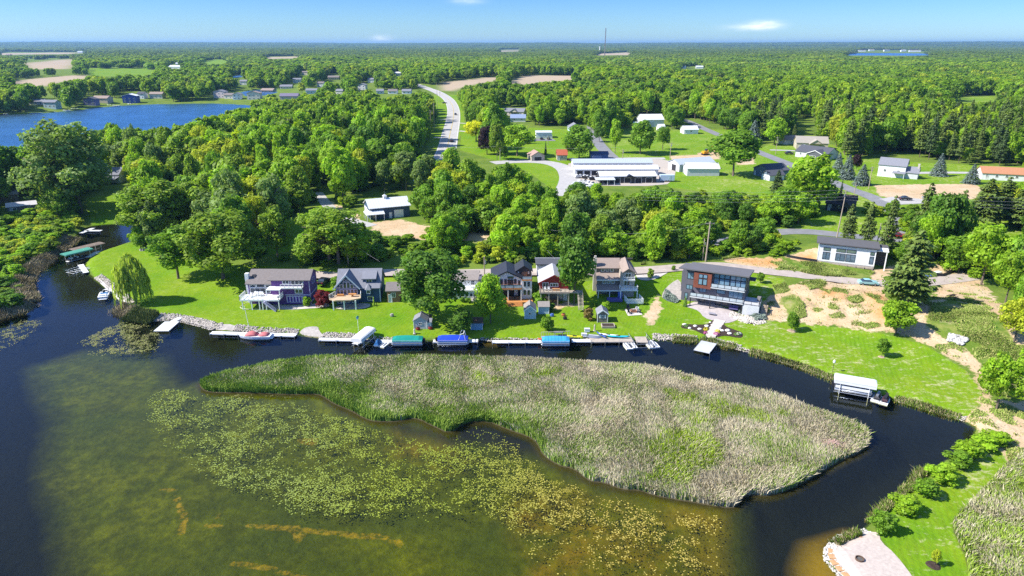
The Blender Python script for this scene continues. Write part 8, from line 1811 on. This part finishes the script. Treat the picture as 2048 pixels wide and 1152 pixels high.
for i, (px, py, s_) in enumerate(((1369, 650, .5), (1390, 653, .45), (1379, 657, .4), (1399, 659, .45), (1413, 653, .5), (1437, 657, .6), (1444, 662, .45), (1455, 662, .6), (1459, 668, .5), (1478, 669, .6), (1420, 645, .3), (1424, 650, .3), (1443, 645, .3))):
    p = g1(px, py); bm = bmesh.new(); bmesh.ops.create_icosphere(bm, subdivisions=2, radius=s_); rr2 = random.Random(i)
    for v in bm.verts: v.co *= rr2.uniform(.85, 1.12); v.co.z *= .55
    me = bpy.data.meshes.new('garden_boulder'); bm.to_mesh(me); bm.free(); me.materials.append(mat('pale_boulder', (.66, .63, .58), .9, .15, 3)); o = bpy.data.objects.new('garden_boulder', me); C.objects.link(o); o.location = p + Vector((0, 0, s_ * .25)); tag(o, 'pale boulder lying in the dark mulch %s' % ['at the far left end of the bed', 'beside the first boulder', 'low in the left bed', 'halfway along the left bed', 'left of the steps', 'right of the steps, large', 'behind the yellow flowers', 'in the middle of the right bed', 'low in the right bed', 'at the right end of the bed', 'small, near the patio on the left', 'small, second down from the patio', 'small, near the patio on the right'][i], 'boulder', 'boulders in the mulch beds')
t = thing('fire_ring', 'rusty steel fire ring sunk in the gravel beach', 'fire ring', g1(1719, 1120)); rg = [[(q * math.cos(a_), q * math.sin(a_), z) for a_ in np.linspace(0, 2 * math.pi, 17)[:-1]] for q, z in ((.52, .02), (.52, .3), (.44, .3), (.44, .05))]; MB().loft(rg, cap=False).build('ring', mat('rusty_steel', (.12, .075, .05), .8, .3, 3), t); MB().face([(.43 * math.cos(a_), .43 * math.sin(a_), .12) for a_ in np.linspace(0, 2 * math.pi, 17)[:-1]]).build('ash', mat('ash', (.10, .095, .09), .95, .3, 4), t)
for lb, pts in (('orange stone slab walk along the edge of the gravel beach', [(1664, 1100), (1662, 1118), (1682, 1140), (1712, 1170)]),):
    w_ = resample(to_w(pts), .9); t = thing('stone_edging', lb, 'stones', (w_[0][0], w_[0][1], 0)); r_ = random.Random(2)
    for i in range(len(w_) - 1): d = math.atan2(*(w_[i + 1] - w_[i])[::-1]); o = MB().box(.03, .86, -.45, .45, 0, .14).build('slab', mat('orange_slab', (.48, .27, .13), .85, .2, 1.5), t); o.location = (w_[i][0] - w_[0][0], w_[i][1] - w_[0][1], hz(*w_[i]) + .05); o.rotation_euler = (0, 0, d + r_.uniform(-.1, .1))
t = thing('drift_board', 'short dark board lying on the gravel beach', 'board', g1(1719, 1075) + Vector((0, 0, .09)), R(-35)); MB().box(-.45, .45, -.12, .12, 0, .1).build('board', M_WOOD, t)
for lb, px, py, rd in (('mulch ring under the sapling below the sandy slope', 1583, 662, .9), ('mulch ring under the sapling in the patchy lawn', 1763, 714, .6), ('dark mulch ring under the staked sapling by the gravel beach', 1867, 1131, .75)):
    p = g1(px, py); b = MB(); b.loft([[(q * math.cos(a_) * (1 + .1 * math.sin(3 * a_)), q * math.sin(a_), z) for a_ in np.linspace(0, 2 * math.pi, 17)[:-1]] for q, z in ((rd * 1.1, -.02), (rd * .8, .09))]); o = b.build('mulch_ring', M_MULCH if 'dark' in lb else mat('tan_mulch', (.36, .27, .19), .95, .3, 4)); o.location = p + Vector((0, 0, .03)); tag(o, lb, 'mulch ring')
t = thing('picnic_table', 'small dark picnic table on the gravel turnaround', 'table', g1(1904, 596), R(20)); MB().box(-.9, .9, -.38, .38, .7, .76).build('table_top', M_WOOD, t); [MB().box(-.9, .9, y - .14, y + .14, .42, .47).build('bench', M_WOOD, t) for y in (-.7, .7)]; [MB().bar((x, -.65, 0), (x, .3, .7), .08).bar((x, .65, 0), (x, -.3, .7), .08).build('leg', M_WOOD, t) for x in (-.65, .65)]
t = thing('tarp_heap', 'blue tarp heap beside the silt fence under the pine', 'tarp', g1(1858, 550), .3); MB().loft([[(q * math.cos(a_) * 2, q * math.sin(a_) * 1.2, z) for a_ in np.linspace(0, 2 * math.pi, 11)[:-1]] for q, z in ((1, 0), (.8, .7), (.3, 1.1))]).build('tarp', paint('blue_tarp', (.08, .15, .45)), t); MB().box(1.8, 4.0, -.3, .9, 0, .5).build('lumber', M_WHITE, t)
p0, p1, p2 = g1(1842, 552), g1(1885, 553), g1(1911, 542); fb = MB(); o0 = p0
for a_, c_ in ((p0, p1), (p1, p2)): fb.bar(a_ - o0 + Vector((0, 0, .4)), c_ - o0 + Vector((0, 0, .4)), .06, .8)
t = thing('silt_fence', 'low black silt fence at the edge of the gravel turnaround', 'fence', o0); fb.build('fence_panel', M_BLACK, t)
p0, p1, p2 = g1(1573, 514), g1(1600, 519), g1(1634, 524); o0 = p0; fb = MB(); [fb.bar(a_ - o0 + Vector((0, 0, .35)), c_ - o0 + Vector((0, 0, .35)), .06, .7) for a_, c_ in ((p0, p1), (p1, p2))]; t = thing('silt_fence', 'low dark silt fence left of the new white house', 'fence', o0); fb.build('fence_panel', M_BLACK, t)
p0, p1 = g1(372, 428), g1(402, 426); t = thing('board_fence', 'reddish board fence among the trees near the twin trunked oak', 'fence', p0, math.atan2(p1.y - p0.y, p1.x - p0.x)); Lf = (p1 - p0).length; MB().box(0, Lf, -.05, .05, 0, 1.7).build('fence_panel', mat('red_boards', (.40, .15, .07), .85, .15, 1, stripe=(0, .2, .4)), t); [MB().box(x - .08, x + .08, .06, .2, 0, 1.85).build('fence_post', M_WOOD, t) for x in np.linspace(.1, Lf - .1, 5)]
t = thing('patio_chair', 'white chair at the corner of the paved fire patio', 'chair', (0, 0, 0)); bpy.data.objects.remove(t); chair(*(g1(1274, 620) + Vector((0, 0, .1))), R(160), M_WHITE, 'white chair at the corner of the paved fire patio', 'chairs of the fire patio')
for i, (px, py) in enumerate(((1256, 619), (1259, 628), (1278, 626))): chair(*(g1(px, py) + Vector((0, 0, .1))), R(40 * i), M_BLACK, 'dark chair on the paved fire patio, ' + ['farthest from the white chair', 'nearest the lake', 'below the white chair'][i], 'chairs of the fire patio')
t = thing('fire_pit', 'square rust coloured fire pit in the middle of the paved patio', 'fire pit', g1(1267, 624) + Vector((0, 0, .08))); MB().box(-.7, .7, -.6, .6, 0, .4).build('pit_wall', mat('rust_brick', (.30, .13, .07), .9, .2, 3), t); MB().box(-.45, .45, -.35, .35, .401, .43).build('ash', M_BLACK, t)
t = thing('flag_pole', 'white garden hose line and slim pole on the lawn above the runabout', 'pole', g1(498, 655)); MB().tube([(0, 0, 0), (-.45, .2, 5.0)], .05, 6).build('shaft', M_WHITE, t)
gp = [(500, 602), (490, 607), (478, 615), (486, 618), (500, 619), (545, 619)]; w_ = resample(chaikin(to_w(gp), 2, False), .5); b = MB(); b.tube([(x, y, hz(x, y) + .05) for x, y in w_], .07, 5); tag(b.build('garden_hose', paint('cream_hose', (.66, .62, .42))), 'pale hose curving across the lawn beside the purple house', 'hose')
t = thing('bird_house', 'little green bird house on a thin white pole by the shore', 'bird house', g1(717, 663)); MB().tube([(0, 0, 0), (0, 0, 3.0)], .04, 6).build('shaft', M_WHITE, t); MB().box(-.22, .22, -.22, .22, 3.0, 3.4).build('box_body', P_BLUE, t); MB().loft([[(-.32, -.3, 3.4), (.32, -.3, 3.4), (.32, .3, 3.4), (-.32, .3, 3.4)], [(-.02, -.3, 3.65), (.02, -.3, 3.65), (.02, .3, 3.65), (-.02, .3, 3.65)]]).build('roof', paint('bird_green', (.05, .22, .16)), t)
t = thing('bird_house', 'white martin house on a pole above the bank near the grey canopy', 'bird house', g1(1665, 744)); MB().tube([(0, 0, 0), (0, 0, 1.9)], .04, 6).build('shaft', M_BLACK, t); MB().loft([[(.25 * math.cos(a_) * q, .25 * math.sin(a_) * q, z) for a_ in np.linspace(0, 6.28, 9)[:-1]] for q, z in ((.6, 1.9), (1, 2.1), (.9, 2.4), (.1, 2.6))]).build('gourd', M_WHITE, t)
t = thing('planter_bed', 'wooden framed vegetable bed below the tiny taupe shed', 'planter', g1(1204, 657), 0); MB().box(0, 2.9, 0, .14, -.2, .5).box(0, 2.9, 1.86, 2.0, -.2, .5).box(0, .14, .141, 1.859, -.2, .5).box(2.76, 2.9, .141, 1.859, -.2, .5).build('frame', M_GREYDK, t); MB().box(.141, 2.759, .141, 1.859, -.2, .38).build('soil', M_MULCH, t)
def statue(label, name, px, py, h, m):
    t = thing(name, label, 'garden ornament', g1(px, py)); MB().tube([(0, 0, 0), (0, 0, h * .55), (0, 0, h * .8), (0, 0, h)], [.22, .16, .18, .06], 8).build('figure', m, t); MB().box(-.28, .28, -.28, .28, 0, .15).build('base', M_CONC, t)
statue('pale garden ornament on the lawn edge below the grey shed', 'garden_ornament', 829, 668, 1.3, P_CREAM); statue('tall pale garden ornament by the path to the boardwalk', 'garden_ornament', 1189, 662, 1.6, P_TAN)
for lb, px, py, c_ in (('red planter at the foot of the grey shed', 836, 660, P_RED), ('red planter beside the cross braced door', 861, 659, P_RED), ('orange pot on the lawn between the red house and the dock', 1127, 632, paint('terracotta', (.5, .16, .06))), ('black pot beside the orange pot', 1130, 639, M_BLACK), ('blue bin between the pale blue sheds', 1069, 632, paint('bin_blue', (.03, .07, .35))), ('crumpled blue tarp in front of the low pale blue shed', 1104, 633, paint('blue_tarp', (.08, .15, .45))), ('grey stone on the mown lawn of the blue house', 784, 633, M_STONE), ('blue paddle board leaning on the brown roofed shed', 963, 652, paint('bin_blue', (.03, .07, .35)))):
    t = thing('garden_pot' if 'pot' in lb or 'planter' in lb else 'yard_item', lb, 'garden item', g1(px, py)); MB().loft([[(q * math.cos(a_), q * math.sin(a_) * .7, z) for a_ in np.linspace(0, 6.28, 9)[:-1]] for q, z in ((.35, 0), (.5, .35), (.42, .6))]).build('body', c_, t); MB().loft([[(.3 * math.cos(a_), .25 * math.sin(a_), z) for a_ in np.linspace(0, 6.28, 9)[:-1]] for z in (.6, .72)]).build('top', M_MULCH if 'pot' in lb or 'planter' in lb else c_, t)
for lb, px, py, n in (('ring of stones round the fire place on the canal lawn', 288, 500, 9),):
    t = thing('fire_ring', lb, 'fire ring', g1(px, py)); [MB().tube([(math.cos(k_) * 1.0, math.sin(k_) * 1.0, 0), (math.cos(k_) * 1.0, math.sin(k_) * 1.0, .4)], [.32, .2], 6).build('stone', M_STONE, t) for k_ in np.linspace(0, 6.28, n + 1)[:-1]]
t = thing('radio_mast', 'thin steel radio mast standing above the horizon', 'mast', g1(1209, 118)); p = g1(1209, 118); dep = p.y * CP; H = (118 - 59.5) * dep / F
b = MB(); w = 1.6
for sx, sy in ((-1, -1), (1, -1), (0, 1)): b.tube([(sx * w, sy * w, 0), (sx * w * .7, sy * w * .7, H)], .5, 4)
for i in range(16): z = H * i / 16; b.bar((-w, -w, z), (w, -w, z + H / 16), .35); b.bar((w, -w, z), (0, w, z + H / 16), .35)
b.build('lattice', mat('mast_steel', (.22, .18, .18), .6, .1, .1, .3), t); MB().tube([(0, 0, H), (0, 0, H * 1.03)], .4, 5).build('antenna', M_WHITE, t)
t = thing('water_tower', 'slim white water tower in the far woods', 'water tower', g1(1199, 108)); p = g1(1199, 108); k_ = p.y * CP / F; MB().tube([(0, 0, 0), (0, 0, 12 * k_)], 1.0 * k_, 8).build('stem', M_WHITE, t); MB().tube([(0, 0, 12 * k_), (0, 0, 12.6 * k_), (0, 0, 13.4 * k_), (0, 0, 13.9 * k_)], [1.0 * k_, 1.6 * k_, 1.6 * k_, .6 * k_], 10).build('tank', M_WHITE, t)
# beaver lodge on the reed island and far shore boats
o = MB(); rr2 = random.Random(9); bl = wp(1661, 893, .3)
for i in range(220): a_ = rr2.uniform(0, 6.28); q = rr2.uniform(.2, 2.6); z = .9 * (1 - q / 2.8); x, y = q * math.cos(a_) * 1.4, q * math.sin(a_) * .8; d = Vector((rr2.uniform(-1, 1), rr2.uniform(-1, 1), rr2.uniform(-.2, .3))).normalized() * rr2.uniform(.4, .9); o.bar(Vector((x, y, z)) - d, Vector((x, y, z)) + d, .06)
o = o.build('reed_heap', mat('pinkish_stems', (.50, .33, .29), .9, .2, 3)); o.location = bl; tag(o, 'heap of pinkish cut stems at the tip of the reed island', 'heap')
for i, (px, py) in enumerate(((134, 222), (150, 219), (222, 211), (262, 209), (333, 203), (380, 203), (412, 203), (458, 203), (486, 203), (8, 230))):
    t = runabout('far_boat', 'small boat on the far lake shore, ' + ['left of the violet house', 'below the violet house', 'beside the sandy beach', 'in front of the royal blue house', 'near the far beach', 'off the far beach', 'left of the pinkish house', 'below the white lawn house', 'by the inlet dock', 'dark one at the picture edge'][i], px, py, R(20 * i), 7, 2.6, hull=M_BLACK if i == 9 else M_WHITE)
for i, (p_, q_) in enumerate((((225, 212), (240, 210.5)), ((482, 204.5), (500, 203.5)), ((60, 226.5), (110, 223)))): dock('white dock on the far shore, ' + ['beside the sandy beach', 'in front of the tall cream house', 'below the lavender house'][i], p_, q_, 2.0, .5, posts=False)
